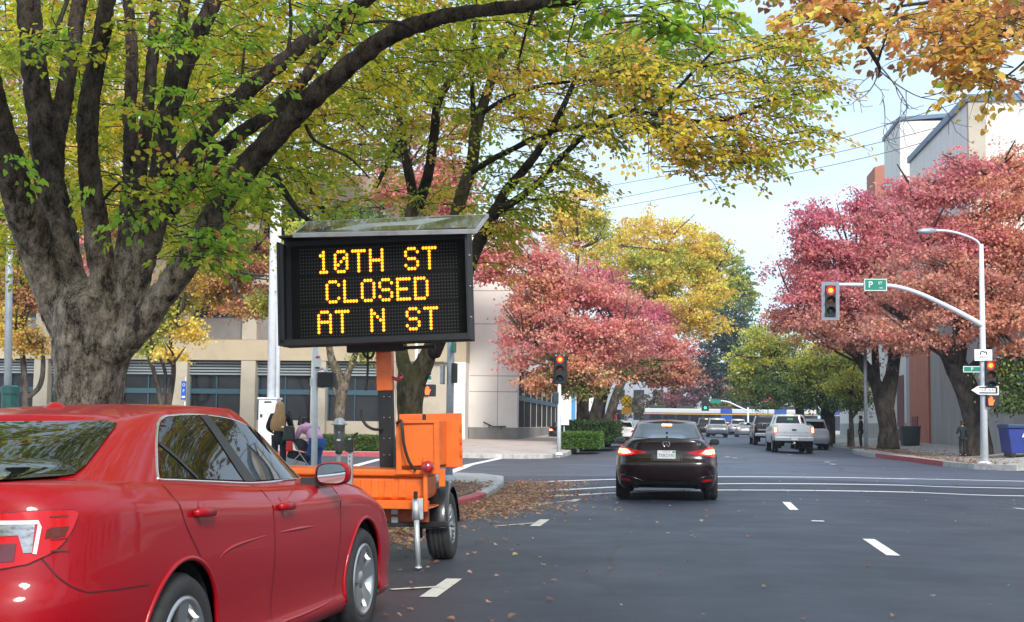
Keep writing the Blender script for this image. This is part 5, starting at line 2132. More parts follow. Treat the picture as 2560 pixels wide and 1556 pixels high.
# --- tub with moulded ribs
zl0, zl1 = L(930, 1144, 12.32).z, L(930, 1133, 12.32).z
xr_ = L(1026, 1180, 12.32).x
xl_ = -3.78 - TB.x
zb_ = L(930, 1203, 12.32).z
y0_, y1_ = 12.32 - TB.y, 13.1 - TB.y
mb = MB()
mb.b2((xl_ + 0.03, y0_ + 0.03, zb_ - 0.01), (xr_ - 0.03, y1_, zl0))
tub = mb.build('storage_tub', M['orange'], TRL, bevel=0.05, seg=4)
mb = MB()
mb.b2((xl_, y0_ - 0.015, zl0 - 0.01), (xr_ - 0.005, y1_ + 0.02, zl1 + 0.012))
mb.build('tub_lid', M['orange'], tub, bevel=0.018, seg=3)
for a, b in ((868, 879), (895, 911), (926, 944), (960, 978)):
    mb = MB()
    A_, B_ = L(a, 1153, 12.36), L(b, 1198, 12.36)
    mb.prism([(A_.x + 0.004, A_.z), (B_.x - 0.012, A_.z), (B_.x, B_.z), (A_.x - 0.006, B_.z)], y0_ + 0.015, y0_ + 0.05)
    mb.build('tub_rib', M['orange'], tub, bevel=0.008)
mb = MB()
mb.b2((xl_, y0_ - 0.02, L(930, 1225, 12.3).z), (xr_ + 0.02, y0_ + 0.06, L(930, 1204, 12.3).z))
mb.b2((xl_, y0_ + 0.06, L(930, 1225, 12.3).z), (xr_ + 0.02, y1_ + 0.3, L(930, 1222, 12.3).z))
mb.build('frame_rail', M['orange'], TRL, bevel=0.008)
mb = MB()
mb.b2((xl_ + 0.2, y0_ + 0.25, L(930, 1256, 12.5).z), (xr_ - 0.02, y0_ + 0.3, L(930, 1224, 12.5).z))
mb.build('lower_skirt', M['orange_shaded'], TRL)
mb = MB()
mb.tube([(xl_ - 0.1, 13.3 - TB.y, 0.345), (-2.1 - TB.x, 13.3 - TB.y, 0.345)], 0.03, n=10)
mb.build('axle', M['grey_pole'], TRL)
mb = MB()
for dx, dy in ((950, 1231), (950, 1251)):
    mb.box(L(dx, dy, 12.5), (0.06, 0.03, 0.05))
mb.build('tail_light_block', M['sign_back'], TRL)
# --- marker post with red lens
mb = MB()
mb.box(L(1024, 1165, 12.25), (0.036, 0.03, 0.5), CBR)
mb.build('marker_post', M['orange'], TRL, bevel=0.003)
mb = MB()
mb.lathe([(0, -0.05), (0.035, -0.045), (0.055, -0.02), (0.058, 0.03), (0.05, 0.04)], c=L(1029, 1124, 12.2), axis='Y', n=16)
mb.build('marker_lens', M['red_lens'], TRL)
# --- wheels and mudguards
WR = Matrix.Rotation(R(-4.0), 3, 'Y')
for wx, s in ((-2.135, 1), (-3.62, -1)):
    c = Vector((wx - TB.x, 13.3 - TB.y, 0.345))
    mb = MB()
    r_, wd, rr_ = 0.345, 0.21, 0.195
    tread = [(rr_, -wd / 2 + 0.012), (rr_ + 0.03, -wd / 2), (r_ * 0.88, -wd / 2 - 0.006), (r_ - 0.02, -wd / 2 + 0.012), (r_ - 0.002, -wd / 2 + 0.035)]
    for g_ in (-0.045, 0.0, 0.045):
        tread += [(r_, g_ - 0.014), (r_ - 0.008, g_ - 0.006), (r_ - 0.008, g_ + 0.006), (r_, g_ + 0.014)]
    tread += [(r_ - 0.002, wd / 2 - 0.035), (r_ - 0.02, wd / 2 - 0.012), (r_ * 0.88, wd / 2 + 0.006), (rr_ + 0.03, wd / 2), (rr_, wd / 2 - 0.012)]
    mb.lathe(tread, axis='X', n=48, M=WR)
    w_ = mb.build('wheel', M['tyre'], TRL, loc=c)
    mb = MB()
    f = s * wd / 2
    mb.lathe([(rr_ + 0.004, f * 0.9), (rr_ - 0.008, f * 1.0), (rr_ - 0.03, f * 0.8), (rr_ - 0.05, f * 0.45), (0.10, f * 0.35), (0.075, f * 0.55), (0.04, f * 0.62), (0, f * 0.62)], axis='X', n=32, M=WR)
    for k in range(10):
        a = 2 * math.pi * k / 10
        mb.tube([WR @ Vector((f * 0.62, math.cos(a) * 0.06, math.sin(a) * 0.06)), WR @ Vector((f * 0.86, math.cos(a + 0.12) * (rr_ - 0.02), math.sin(a + 0.12) * (rr_ - 0.02)))], [0.016, 0.012], n=6)
        mb.tube([WR @ Vector((f * 0.62, math.cos(a) * 0.06, math.sin(a) * 0.06)), WR @ Vector((f * 0.86, math.cos(a - 0.2) * (rr_ - 0.02), math.sin(a - 0.2) * (rr_ - 0.02)))], [0.013, 0.010], n=6)
    mb.build('rim', M['rim'], w_)
    # mudguard: rounded sheet over the wheel with a rolled lip
    mb = MB()
    prof = [(-0.135, 0.375), (-0.135, 0.405), (-0.118, 0.421), (0.09, 0.424), (0.115, 0.412), (0.128, 0.385), (0.128, 0.355)]
    k = 26
    vs = []
    for i in range(k + 1):
        a = R(-2) + R(184) * i / k
        for (px_, rr2) in prof:
            vs.append(WR @ Vector((px_ * s, -math.cos(a) * rr2, math.sin(a) * rr2 + 0.01)) + c)
    m_ = len(prof)
    fs = [(i * m_ + j, i * m_ + j + 1, (i + 1) * m_ + j + 1, (i + 1) * m_ + j) for i in range(k) for j in range(m_ - 1)]
    mb.add(vs, fs, True)
    fd = mb.build('mudguard', mat('black_mudguard', (0.012, 0.014, 0.017), 0.28, coat=0.6) if s > 0 else M['black'], TRL)
    mb = MB()
    if s > 0:
        mb.box(c + Vector((-0.03, -0.42, 0.03)), (0.30, 0.03, 0.055), WR)
        mb.box(c + Vector((-0.17, -0.36, -0.03)), (0.06, 0.14, 0.16), WR)
        mb.build('mudguard_bracket', M['black'], fd, bevel=0.01)
# --- jack leg
mb = MB()
a_, b_ = L(1000, 1205, 12.15), L(1007, 1366, 12.15)
b_.z = max(b_.z, 0.0)
mb.tube([a_, a_ + (b_ - a_) * 0.28], 0.031, n=14)
mb.tube([a_ + (b_ - a_) * 0.26, b_], 0.024, n=14)
mb.lathe([(0.0, 0.012), (0.03, 0.012), (0.032, 0)], c=b_ - Vector((0, 0, 0.003)), n=14)
jk = mb.build('jack_leg', M['steel'], TRL)
mb = MB()
mb.box(L(1005, 1225, 12.2), (0.10, 0.02, 0.19), CBR)
mb.build('jack_plate', M['steel'], jk, bevel=0.004)
mb = MB()
mb.box(L(1000, 1192, 12.15), (0.034, 0.034, 0.07))
mb.build('jack_knob', M['black'], jk, bevel=0.006)
# --- stowed perforated leg at the left corner
mb = MB()
pc = L(843, 1130, 12.05)
mb.box(pc, (0.044, 0.044, 0.56))
pl_ = mb.build('stowed_leg', M['grey_pole'], TRL)
for k in range(11):
    mb = MB()
    mb.lathe([(0.0, -0.002), (0.007, -0.002)], c=pc + Vector((-0.004, -0.022, -0.26 + 0.042 * k)), axis='Y', n=8)
    mb.build('leg_hole', M['black'], pl_)
mb = MB()
mb.box(L(841, 1073, 12.03), (0.062, 0.06, 0.11))
mb.tube(catmull([L(846, 1062, 12.03), L(849, 1052, 12.03), L(856, 1045, 12.03), L(862, 1043, 12.03)], 4), 0.011, n=8)
mb.build('leg_clamp', M['black'], pl_, bevel=0.004)
# --- hoses
for nm, pts, r_ in (('cable', [(955, 1020, 12.25), (964, 1013, 12.22), (968, 1030, 12.2), (972, 1070, 12.2), (984, 1110, 12.22), (1000, 1133, 12.25)], 0.014),
                    ('cable', [(868, 985, 12.7), (870, 1003, 12.7), (880, 1022, 12.7), (898, 1033, 12.72), (920, 1034, 12.8)], 0.014),
                    ('cable', [(873, 835, 12.7), (875, 852, 12.7), (885, 862, 12.7), (896, 858, 12.7), (901, 840, 12.7)], 0.013),
                    ('cable', [(884, 835, 12.75), (885, 880, 12.75), (883, 915, 12.75), (880, 940, 12.75)], 0.012)):
    mb = MB()
    mb.tube(catmull([L(*p) for p in pts], 6), r_, n=8)
    mb.build(nm, M['cable'], TRL)
# ================================================================ STREET FURNITURE
def up(name, dx, dy, Y, label, cat, group=None, z=None):
    p = at(dx, dy, Y)
    zz_ = swz(p.x, Y) if z is None else z
    return thing(name, (p.x, Y, zz_), label, cat, group), Vector((p.x, Y, zz_))


def LL(o, dx, dy, Y):
    return at(dx, dy, Y) - o


def pole(parent, h, r0, r1, m, base=True, x=0, y=0, top=None):
    mb = MB()
    t = top or Vector((x, y, h))
    b = Vector((x, y, -0.05))
    mb.tube([b, b + (t - b) * 0.5, t], [r0, (r0 + r1) / 2, r1], n=14)
    if base:
        mb.lathe([(r0 * 1.9, -0.02), (r0 * 1.9, 0.03), (r0 * 1.25, 0.06), (r0 * 1.02, 0.09)], c=(x, y, 0), n=14)
    return mb.build('pole', m, parent)


def signal_head(parent, c, on=0, back=None, w=0.34, h=1.05, face=(0, -1), housing=None, d=0.2):
    """three-lens vertical head at c (local), facing -Y"""
    hm = housing or M['black']
    mb = MB()
    mb.box(c, (w, d, h))
    hd = mb.build('signal_head', hm, parent, bevel=0.02)
    if back:
        mb = MB()
        mb.box(c + Vector((0, -d * 0.2, 0)), (w + 0.25, 0.015, h + 0.25))
        mb.build('backplate', back, hd, bevel=0.004)
    for k in range(3):
        z = (1 - k) * h / 3
        o = c + Vector((0, -d / 2 - 0.004, z))
        mb = MB()
        lm = (M['red_on'], M['lens_amber_off'], M['lens_green_off'])[k] if on == 0 else (M['lens_red_off'], M['lens_amber_off'], M['green_on'])[k]
        mb.lathe([(0, -0.03), (0.08, -0.022), (0.125, 0), (0.135, 0.002)], c=o, axis='Y', n=20)
        ln = mb.build('lens', lm, hd)
        if (on == 0 and k == 0):
            mb = MB()
            mb.lathe([(0, -0.036), (0.05, -0.034), (0.082, -0.028)], c=o, axis='Y', n=18)
            mb.build('lens_core', M['red_core'], hd)
        mb = MB()
        n = 18
        vs, L_ = [], 0.22
        for i in range(n + 1):
            a = R(-25) + R(230) * i / n
            q = 1 - 0.35 * abs(a - R(90)) / R(115)
            vs += [o + Vector((math.cos(a) * 0.15, 0, math.sin(a) * 0.15)), o + Vector((math.cos(a) * 0.15, -L_ * q, math.sin(a) * 0.15))]
        mb.add(vs, [(2 * i, 2 * i + 1, 2 * i + 3, 2 * i + 2) for i in range(n)], True)
        mb.build('visor', M['black'], hd, fix=False)
    return hd


def hand_shape(mb, c, s, y):
    """raised-hand symbol"""
    pts = [(-0.22, -0.5), (0.20, -0.5), (0.26, -0.2), (0.40, 0.06), (0.37, 0.14), (0.28, 0.08), (0.20, -0.02), (0.20, 0.36), (0.16, 0.40), (0.11, 0.36), (0.10, 0.08), (0.08, 0.46), (0.04, 0.5), (-0.01, 0.46), (-0.02, 0.08),
           (-0.05, 0.42), (-0.09, 0.46), (-0.13, 0.42), (-0.13, 0.06), (-0.18, 0.30), (-0.22, 0.33), (-0.26, 0.29), (-0.28, -0.10)]
    mb.prism([(c.x + p[0] * s, c.z + p[1] * s) for p in pts], y - 0.006, y)


def ped_signal(parent, c, lit=True, sz=0.44, housing=None):
    mb = MB()
    mb.box(c, (sz, 0.2, sz))
    h = mb.build('pedestrian_signal', housing or M['black'], parent, bevel=0.03)
    if lit:
        mb = MB()
        hand_shape(mb, c + Vector((-sz * 0.16, 0, 0)), sz * 0.72, c.y - 0.105)
        mb.build('lit_hand', M['hand_on'], h)
    return h


def street_sign(parent, c, w, h, big, small=None, name='street_name_sign', bm=None):
    mb = MB()
    mb.box(c, (w, 0.02, h))
    sg = mb.build(name, M['sign_green'], parent, bevel=0.004)
    mb = MB()
    text_mb(mb, big, h * 0.72, c + Vector((-w * 0.22 if small else 0, -0.013, 0)))
    if small:
        text_mb(mb, small, h * 0.30, c + Vector((w * 0.20, -0.013, h * 0.14)))
        text_mb(mb, '1600', h * 0.16, c + Vector((w * 0.22, -0.013, -h * 0.25)))
    mb.build('lettering', M['sign_white'], sg, fix=False)
    mb = MB()
    for a, b in (((-w / 2 + .01, h / 2 - .03), (w / 2 - .01, h / 2 - .01)), ((-w / 2 + .01, -h / 2 + .01), (w / 2 - .01, -h / 2 + .03)), ((-w / 2 + .01, -h / 2 + .03), (-w / 2 + .03, h / 2 - .03)), ((w / 2 - .03, -h / 2 + .03), (w / 2 - .01, h / 2 - .03))):
        mb.b2((c.x + a[0], c.y - 0.0125, c.z + a[1]), (c.x + b[0], c.y - 0.0105, c.z + b[1]))
    mb.build('sign_border', M['sign_white'], sg)
    return sg


# ---- right corner: pole with mast arm, luminaire, signals and signs
YR = 49.0
TSR, o = up('traffic_signal_pole', 2369, 1110, YR, 'pale signal pole with curved mast arm and one way sign at the right corner', 'traffic light')
top = LL(o, 2361, 588, YR)
pole(TSR, top.z, 0.135, 0.075, M['pale_steel'], top=top)
mb = MB()
mb.tube(catmull([LL(o, 2361, 600, YR), LL(o, 2352, 582, YR), LL(o, 2325, 568, YR - 0.2), LL(o, 2285, 557, YR - 0.4), LL(o, 2250, 555, YR - 0.6)], 6), [0.045] * 25, n=8)
la = mb.build('luminaire_arm', M['pale_steel'], TSR)
mb = MB()
q0, q1 = LL(o, 2252, 556, YR - 0.6), LL(o, 2206, 557, YR - 0.9)
mb.tube([q0, q0 + (q1 - q0) * 0.25, q0 + (q1 - q0) * 0.7, q1], [0.05, 0.11, 0.10, 0.03], n=10, flat=1.3)
mb.build('luminaire', M['grey_pole'], la)
mb = MB()
arm = catmull([LL(o, 2363, 783, YR), LL(o, 2330, 764, YR - .3), LL(o, 2280, 738, YR - .7), LL(o, 2215, 708, YR - 1.3), LL(o, 2165, 692, YR - 1.7), LL(o, 2130, 687, YR - 2.0), LL(o, 2080, 685.5, YR - 2.4), LL(o, 2010, 685, YR - 2.9)], 5)
k = len(arm)
mb.tube(arm, [0.10 - 0.045 * i / (k - 1) for i in range(k)], n=10)
mb.build('mast_arm', M['pale_steel'], TSR)
M['backplate_grey'] = mat('weathered_backplate', (0.20, 0.22, 0.27), 0.5, var=0.15, scale=4)
signal_head(TSR, LL(o, 1998, 725, YR - 2.95), 0, M['backplate_grey'], housing=M['black'])
sgc = LL(o, 2105, 687, YR - 2.35)
street_sign(TSR, sgc + Vector((0, -0.16, 0)), 0.76, 0.42, 'P', 'ST')
mb = MB()
c = LL(o, 2366, 855, YR - 0.15)
mb.box(c, (0.60, 0.02, 0.40))
s_ = mb.build('lane_sign', M['sign_white'], TSR, bevel=0.003)
mb = MB()
mb.tube([c + Vector((-0.1, -0.016, 0.02)), c + Vector((-0.08, -0.016, 0.12)), c + Vector((0.02, -0.016, 0.14))], 0.02, n=6)
mb.tube([c + Vector((0.12, -0.016, 0.02)), c + Vector((0.1, -0.016, 0.12)), c + Vector((0.02, -0.016, 0.1))], 0.02, n=6)
text_mb(mb, 'BIKES', 0.10, c + Vector((0, -0.012, -0.07)))
text_mb(mb, 'ONLY', 0.06, c + Vector((0, -0.012, -0.155)))
mb.build('lettering', M['black'], s_, fix=False)
signal_head(TSR, LL(o, 2382, 904, YR - 0.1), 0, None)
c = LL(o, 2339, 889, YR)
street_sign(TSR, c, 0.62, 0.23, 'P')
# ONE WAY arrow
c = LL(o, 2370, 939.5, YR - 0.2)
W_, H_ = 0.93, 0.30
mb = MB()


def arrow(k, y0, y1, mbx):
    w2, h2 = W_ / 2 * k[0], H_ / 2 * k[1]
    mbx.prism([(c.x - w2, c.z), (c.x - w2 + 0.24, c.z + h2), (c.x + w2, c.z + h2), (c.x + w2, c.z - h2), (c.x - w2 + 0.24, c.z - h2)], y0, y1)


arrow((1, 1), c.y - 0.01, c.y + 0.01, mb)
ow = mb.build('one_way_sign', M['sign_white'], TSR)
mb = MB()
mb.b2((c.x - 0.22, c.y - 0.014, c.z - 0.115), (c.x + 0.425, c.y - 0.011, c.z + 0.115))
mb.build('sign_panel', M['black'], ow)
mb = MB()
mb.prism([(c.x - 0.43, c.z), (c.x - 0.20, c.z + 0.115), (c.x - 0.20, c.z + 0.07), (c.x + 0.36, c.z + 0.07), (c.x + 0.36, c.z - 0.07), (c.x - 0.20, c.z - 0.07), (c.x - 0.20, c.z - 0.115)], c.y - 0.018, c.y - 0.015)
mb.build('arrow', M['sign_white'], ow)
mb = MB()
text_mb(mb, 'ONE WAY', 0.125, c + Vector((0.085, -0.020, 0)))
mb.build('lettering', M['black'], ow, fix=False)
c = LL(o, 2388, 965, YR - 0.15)
ped_signal(TSR, c, True, 0.43)
mb = MB()
for dy in (875, 915, 950, 982):
    p = LL(o, 2374, dy, YR - 0.05)
    mb.tube([p - Vector((0.12, 0, 0)), p + Vector((0.16, 0, 0))], 0.02, n=6)
mb.build('brackets', M['pale_steel'], TSR)

# ---- left far corner: short signal on a white pole
YL = 53.0
TSL, o = up('traffic_signal_pole', 1345, 1090, YL, 'short pale signal pole with one red light at the far left corner', 'traffic light')
top = LL(o, 1346, 915, YL)
pole(TSL, top.z, 0.085, 0.07, M['pale_steel'], top=top)
hd = signal_head(TSL, LL(o, 1348, 889, YL), 0, None, w=0.40, h=1.14)
mb = MB()
cc = LL(o, 1348, 889, YL) + Vector((0, 0.05, 0))
mb.box(cc, (0.53, 0.02, 1.18))
mb.build('backplate', M['black'], hd, bevel=0.01)
mb = MB()
for dx in (1338, 1347, 1357):
    mb.box(LL(o, dx, 856, YL - 0.2), (0.05, 0.02, 0.05))
mb.build('retro_dots', M['sign_back'], hd)
mb = MB()
mb.box(LL(o, 1338, 958, YL), (0.22, 0.42, 0.46))
mb.build('pedestrian_signal', mat('teal_black_housing', (0.015, 0.035, 0.045), 0.5), TSL, bevel=0.04)

# ---- pole behind the second tree with the don't-walk hand and P street plate
PP, o = up('pedestrian_signal_pole', 1003, 1080, YL, 'white pole with orange hand signal and green P street plate behind the trailer', 'traffic light')
top = LL(o, 1002, 700, YL)
pole(PP, top.z, 0.09, 0.07, M['pale_steel'], top=top)
c = LL(o, 1034, 940, YL - 0.1)
ped_signal(PP, c, True, 0.48)
street_sign(PP, LL(o, 1021, 910, YL - 0.1), 0.66, 0.22, 'P', 'ST')
mb = MB()
for dy in (925, 956):
    mb.tube([LL(o, 1003, dy, YL), LL(o, 1030, dy, YL)], 0.02, n=6)
mb.build('brackets', M['pale_steel'], PP)
mb = MB()
c = LL(o, 1029, 880, YL)
mb.box(c, (0.24, 0.36, 1.0))
sh = mb.build('signal_head', M['black'], PP, bevel=0.02)
mb = MB()
for k in (-1, 0, 1):
    mb.lathe([(0.15, -0.02), (0.15, -0.26)], c=c + Vector((-0.12, 0, 0.33 * k)), axis='X', n=14)
mb.build('visors', M['black'], sh)

# ---- near left corner: grey signal pole behind the trailer, heads seen from the side
GP, o = up('traffic_signal_pole', 1080, 1148, 29.6, 'plain grey signal pole on the near left corner behind the orange control box', 'traffic light')
pole(GP, 5.2, 0.085, 0.08, M['grey_pole'])
mb = MB()
mb.box(LL(o, 1065, 902, 29.6), (0.07, 0.30, 0.42))
mb.build('junction_box', M['grey_pole'], GP, bevel=0.01)
mb = MB()
mb.tube([LL(o, 1068, 873, 29.6), LL(o, 1079, 872, 29.6)], 0.02, n=6)
mb.build('bracket', M['grey_pole'], GP)
mb = MB()
mb.box(LL(o, 1094, 898, 29.6), (0.10, 0.26, 0.44))
mb.build('pedestrian_signal', M['dark_plastic'], GP, bevel=0.02)
mb = MB()
mb.box(LL(o, 1092, 836, 29.6), (0.04, 0.5, 0.22))
mb.build('street_name_sign', M['sign_green'], GP)

# ---- big signal pole with controller cabinet on the far side of P street
BP, o = up('signal_mast', 660, 1090, 56.0, 'tall thick grey mast rising behind the message board', 'pole')
top = LL(o, 664, 200, 56)
mb = MB()
bt = LL(o, 651, 1090, 56)
mb.tube([bt, bt + (top - bt) * .5, top], [0.19, 0.17, 0.13], n=16)
mb.build('pole', M['pale_steel'], BP)
mb = MB()
b2_ = LL(o, 666, 1090, 56)
t2_ = LL(o, 673, 480, 56)
mb.tube([b2_, t2_], [0.10, 0.09], n=12)
mb.build('conduit', M['pale_steel'], BP)
CBN, o = up('controller_cabinet', 647, 1090, 55.6, 'pale grey controller cabinet at the foot of the thick mast', 'cabinet')
p0, p1 = LL(o, 625, 1085, 55.6), LL(o, 671, 962, 55.6)
mb = MB()
mb.b2((p0.x, -0.35, 0), (p1.x, 0.35, p1.z))
mb.build('body', M['pale_steel'], CBN, bevel=0.02)
mb = MB()
mb.b2((p0.x - 0.05, -0.4, p1.z), (p1.x + 0.05, 0.4, p1.z + 0.08))
mb.build('lid', M['pale_steel'], CBN, bevel=0.02)
mb = MB()
mb.b2((p0.x + 0.25, -0.37, p1.z - 0.14), (p0.x + 0.55, -0.352, p1.z - 0.08))
mb.b2((p0.x + 0.08, -0.37, p1.z - 0.75), (p0.x + 0.18, -0.352, p1.z - 0.62))
mb.build('door_handle', M['dark_plastic'], CBN)

# ---- slim pole with a pedestrian head seen from behind, near corner
SPL, o = up('pedestrian_signal_pole', 756, 1150, 26.5, 'slim grey pole with a dark pedestrian signal seen from behind, beside the man in pink', 'traffic light')
top = LL(o, 759, 835, 26.5)
pole(SPL, top.z, 0.062, 0.058, M['pale_steel'], top=top)
mb = MB()
mb.box(LL(o, 786, 914, 26.5), (0.33, 0.22, 0.30))
ps = mb.build('pedestrian_signal', M['dark_plastic'], SPL, bevel=0.02)
mb = MB()
for k in range(6):
    mb.box(LL(o, 770 + k * 6.4, 914, 26.5) + Vector((0, -0.112, 0)), (0.01, 0.008, 0.27))
mb.build('cooling_ribs', M['black'], ps)
mb = MB()
mb.tube([LL(o, 757, 891, 26.5), LL(o, 778, 887, 26.5), LL(o, 784, 893, 26.5), LL(o, 784, 900, 26.5)], 0.028, n=8)
mb.tube([LL(o, 752, 931, 26.5), LL(o, 782, 932, 26.5)], 0.022, n=8)
mb.box(LL(o, 750, 920, 26.5), (0.05, 0.08, 0.17))
mb.build('brackets', M['pale_steel'], SPL)
mb = MB()
c = LL(o, 765, 872, 26.4)
mb.prism([(c.x - 0.055, c.z - 0.14), (c.x + 0.05, c.z - 0.115), (c.x + 0.075, c.z - 0.03), (c.x + 0.07, c.z + 0.04), (c.x + 0.045, c.z + 0.14), (c.x - 0.055, c.z + 0.14)], c.y - 0.01, c.y)
sg = mb.build('rule_sign', M['sign_white'], SPL)
mb = MB()
mb.b2((c.x - 0.04, c.y - 0.014, c.z + 0.075), (c.x + 0.0, c.y - 0.011, c.z + 0.12))
mb.b2((c.x + 0.005, c.y - 0.014, c.z + 0.075), (c.x + 0.035, c.y - 0.011, c.z + 0.12))
mb.build('red_mark', M['lamp_red'], sg)
mb = MB()
mb.b2((c.x - 0.05, c.y - 0.014, c.z - 0.13), (c.x + 0.04, c.y - 0.011, c.z - 0.095))
mb.build('black_mark', M['black'], sg)

# ---- parking meter at the kerb
PM, o = up('parking_meter', 812, 1235, 18.0, 'single grey parking meter with domed top behind the red car', 'parking meter')
k_ = 18.0
hz = LL(o, 813, 1045, k_)
pole(PM, LL(o, 812, 1092, k_).z, 0.03, 0.03, M['grey_pole'])
M['meter_grey'] = mat('meter_cast_grey', (0.085, 0.085, 0.09), 0.5, var=0.2, scale=12)
zf_ = lambda dy: LL(o, 813, dy, k_).z
mb = MB()
mb.lathe([(0.0, zf_(1092)), (0.045, zf_(1092)), (0.052, zf_(1084)), (0.075, zf_(1062)), (0.078, zf_(1052)), (0.064, zf_(1044)), (0.062, zf_(1036)), (0.075, zf_(1026)), (0.082, zf_(1021)), (0.0, zf_(1021))], n=20)
mb.build('meter_body', M['meter_grey'], PM)
mb = MB()
mb.lathe([(0.084, zf_(1022)), (0.086, zf_(1019)), (0.075, zf_(1018))], n=20)
mb.tube([Vector((-0.105, 0, zf_(1021))), Vector((0.105, 0, zf_(1021)))], 0.012, n=6)
cap = mb.build('meter_collar', M['steel'], PM)
mb = MB()
mb.lathe([(0.076, zf_(1020)), (0.074, zf_(1014)), (0.06, zf_(1008.5)), (0.03, zf_(1006)), (0.0, zf_(1005.5))], n=20)
mb.build('meter_dome', mat('meter_glass_dome', (0.42, 0.50, 0.58), 0.15, coat=0.6), PM)
mb = MB()
mb.box((0.012, -0.079, zf_(1059)), (0.05, 0.006, 0.025))
mb.box((0.012, -0.066, zf_(1040)), (0.014, 0.006, 0.014))
mb.build('meter_plate', M['sign_white'], PM)

# ---- left edge: street lamp on a green base; accessible parking sign
LP, o = up('street_lamp', 14, 1200, 27.5, 'grey lamp pole on a green base at the left edge', 'street lamp')
pole(LP, 7.5, 0.085, 0.07, M['grey_pole'], base=False, top=LL(o, 26, 300, 27.5))
M['lamp_green'] = mat('dark_green_cast_iron', (0.015, 0.09, 0.08), 0.45, var=0.2, scale=8)
zq = LL(o, 14, 931, 27.5).z
mb = MB()
mb.lathe([(0.30, -0.05), (0.30, 0.3), (0.22, 0.45), (0.175, 0.55), (0.175, zq - 0.16), (0.195, zq - 0.15), (0.195, zq), (0.12, zq + 0.03), (0.0, zq + 0.03)], n=12, smooth=False)
mb.build('lamp_base', M['lamp_green'], LP)
PK, o = up('parking_sign', 442, 1060, 57.5, 'blue accessible parking sign on a thin post in front of the office', 'sign')
pole(PK, LL(o, 442, 905, 57.5).z, 0.03, 0.03, M['pale_steel'], base=False)
mb = MB()
c = LL(o, 442, 940, 57.4)
mb.box(c, (0.22, 0.02, 0.82))
s_ = mb.build('sign_panel', mat('sign_blue', (0.005, 0.09, 0.42), 0.4), PK)
mb = MB()
mb.lathe([(0.05, -0.003), (0.065, -0.003)], c=c + Vector((0, -0.012, 0.25)), axis='Y', n=12)
mb.build('wheelchair_symbol', M['sign_white'], s_, fix=False)
mb = MB()
text_mb(mb, 'P', 0.16, c + Vector((0, -0.014, -0.02)))
mb.build('lettering', M['sign_white'], s_, fix=False)
mb = MB()
mb.box(c + Vector((0, -0.013, -0.28)), (0.14, 0.004, 0.08))
mb.build('arrow_panel', M['sign_white'], s_, fix=False)
# ---- signs up the street
RX, o = up('railroad_warning_sign', 1508, 1052, 104.0, 'round yellow railroad crossing warning sign with plate below', 'sign')
pole(RX, LL(o, 1508, 965, 104).z, 0.04, 0.04, M['grey_pole'], base=False)
M['sign_yellow'] = mat('sign_yellow', (0.95, 0.60, 0.01), 0.4)
c = LL(o, 1508, 965, 103.9)
mb = MB()
mb.lathe([(0.0, -0.012), (0.455, -0.012), (0.455, 0.012), (0, 0.012)], c=c, axis='Y', n=32)
d_ = mb.build('disc', M['sign_yellow'], RX)
mb = MB()
for a in (R(48), R(-48)):
    mb.box(c + Vector((0, -0.018, 0)), (0.86, 0.006, 0.055), Matrix.Rotation(a, 3, 'Y'))
for sx in (-0.27, 0.27):
    text_mb(mb, 'R', 0.24, c + Vector((sx, -0.02, 0)))
mb.lathe([(0.43, -0.014), (0.455, -0.014)], c=c, axis='Y', n=32)
mb.build('cross_mark', M['black'], d_, fix=False)
mb = MB()
c = LL(o, 1508, 989, 103.9)
mb.box(c, (0.74, 0.02, 0.50))
p_ = mb.build('plate', mat('sign_amber', (0.90, 0.42, 0.03), 0.45), RX)
mb = MB()
text_mb(mb, 'DO NOT', 0.15, c + Vector((0, -0.014, 0.13)))
text_mb(mb, 'STOP ON', 0.15, c + Vector((0, -0.014, -0.02)))
text_mb(mb, 'TRACKS', 0.15, c + Vector((0, -0.014, -0.17)))
mb.build('lettering', M['black'], p_, fix=False)
RB, o = up('round_sign', 1449, 1060, 96.0, 'grey round sign seen from its back between two thin posts', 'sign')
pole(RB, LL(o, 1455, 950, 96).z, 0.04, 0.04, M['grey_pole'], base=False)
mb = MB()
mb.tube([LL(o, 1434, 1060, 96), LL(o, 1434, 945, 96)], 0.035, n=8)
mb.build('pole', M['grey_pole'], RB)
mb = MB()
mb.lathe([(0, -0.01), (0.40, -0.01), (0.40, 0.01)], c=LL(o, 1445, 961, 95.9), axis='Y', n=28)
dd = mb.build('disc', M['sign_back'], RB)
mb = MB()
mb.lathe([(0.11, -0.015), (0.17, -0.015)], c=LL(o, 1445, 961, 95.9), axis='Y', n=20)
mb.box(LL(o, 1445, 961, 95.88), (0.06, 0.01, 0.4))
mb.build('bracket', M['grey_pole'], dd)
NS, o = up('notice_sign', 1357, 1062, 62.0, 'small white notice board beside the short signal pole, above the hedge', 'sign')
pole(NS, LL(o, 1357, 1020, 62).z, 0.03, 0.03, M['grey_pole'], base=False)
c = LL(o, 1358, 1013, 61.9)
mb = MB()
mb.box(c, (0.42, 0.02, 0.38))
s_ = mb.build('board', M['sign_white'], NS)
mb = MB()
for z_, t_ in ((0.09, 'PAY HERE'), (0.0, 'PUBLIC LOT')):
    text_mb(mb, t_, 0.075, c + Vector((0, -0.014, z_)))
mb.build('lettering', M['teal'], s_, fix=False)
mb = MB()
text_mb(mb, 'PARKING', 0.07, c + Vector((0, -0.014, -0.10)))
mb.build('lettering', M['lamp_red'], s_, fix=False)
RS, o = up('red_sign', 1848, 1000, 118.0, 'red sign with pale lines of text high above the traffic', 'sign', z=gz(8, 118))
pole(RS, LL(o, 1848, 965, 118).z, 0.05, 0.05, M['grey_pole'], base=False)
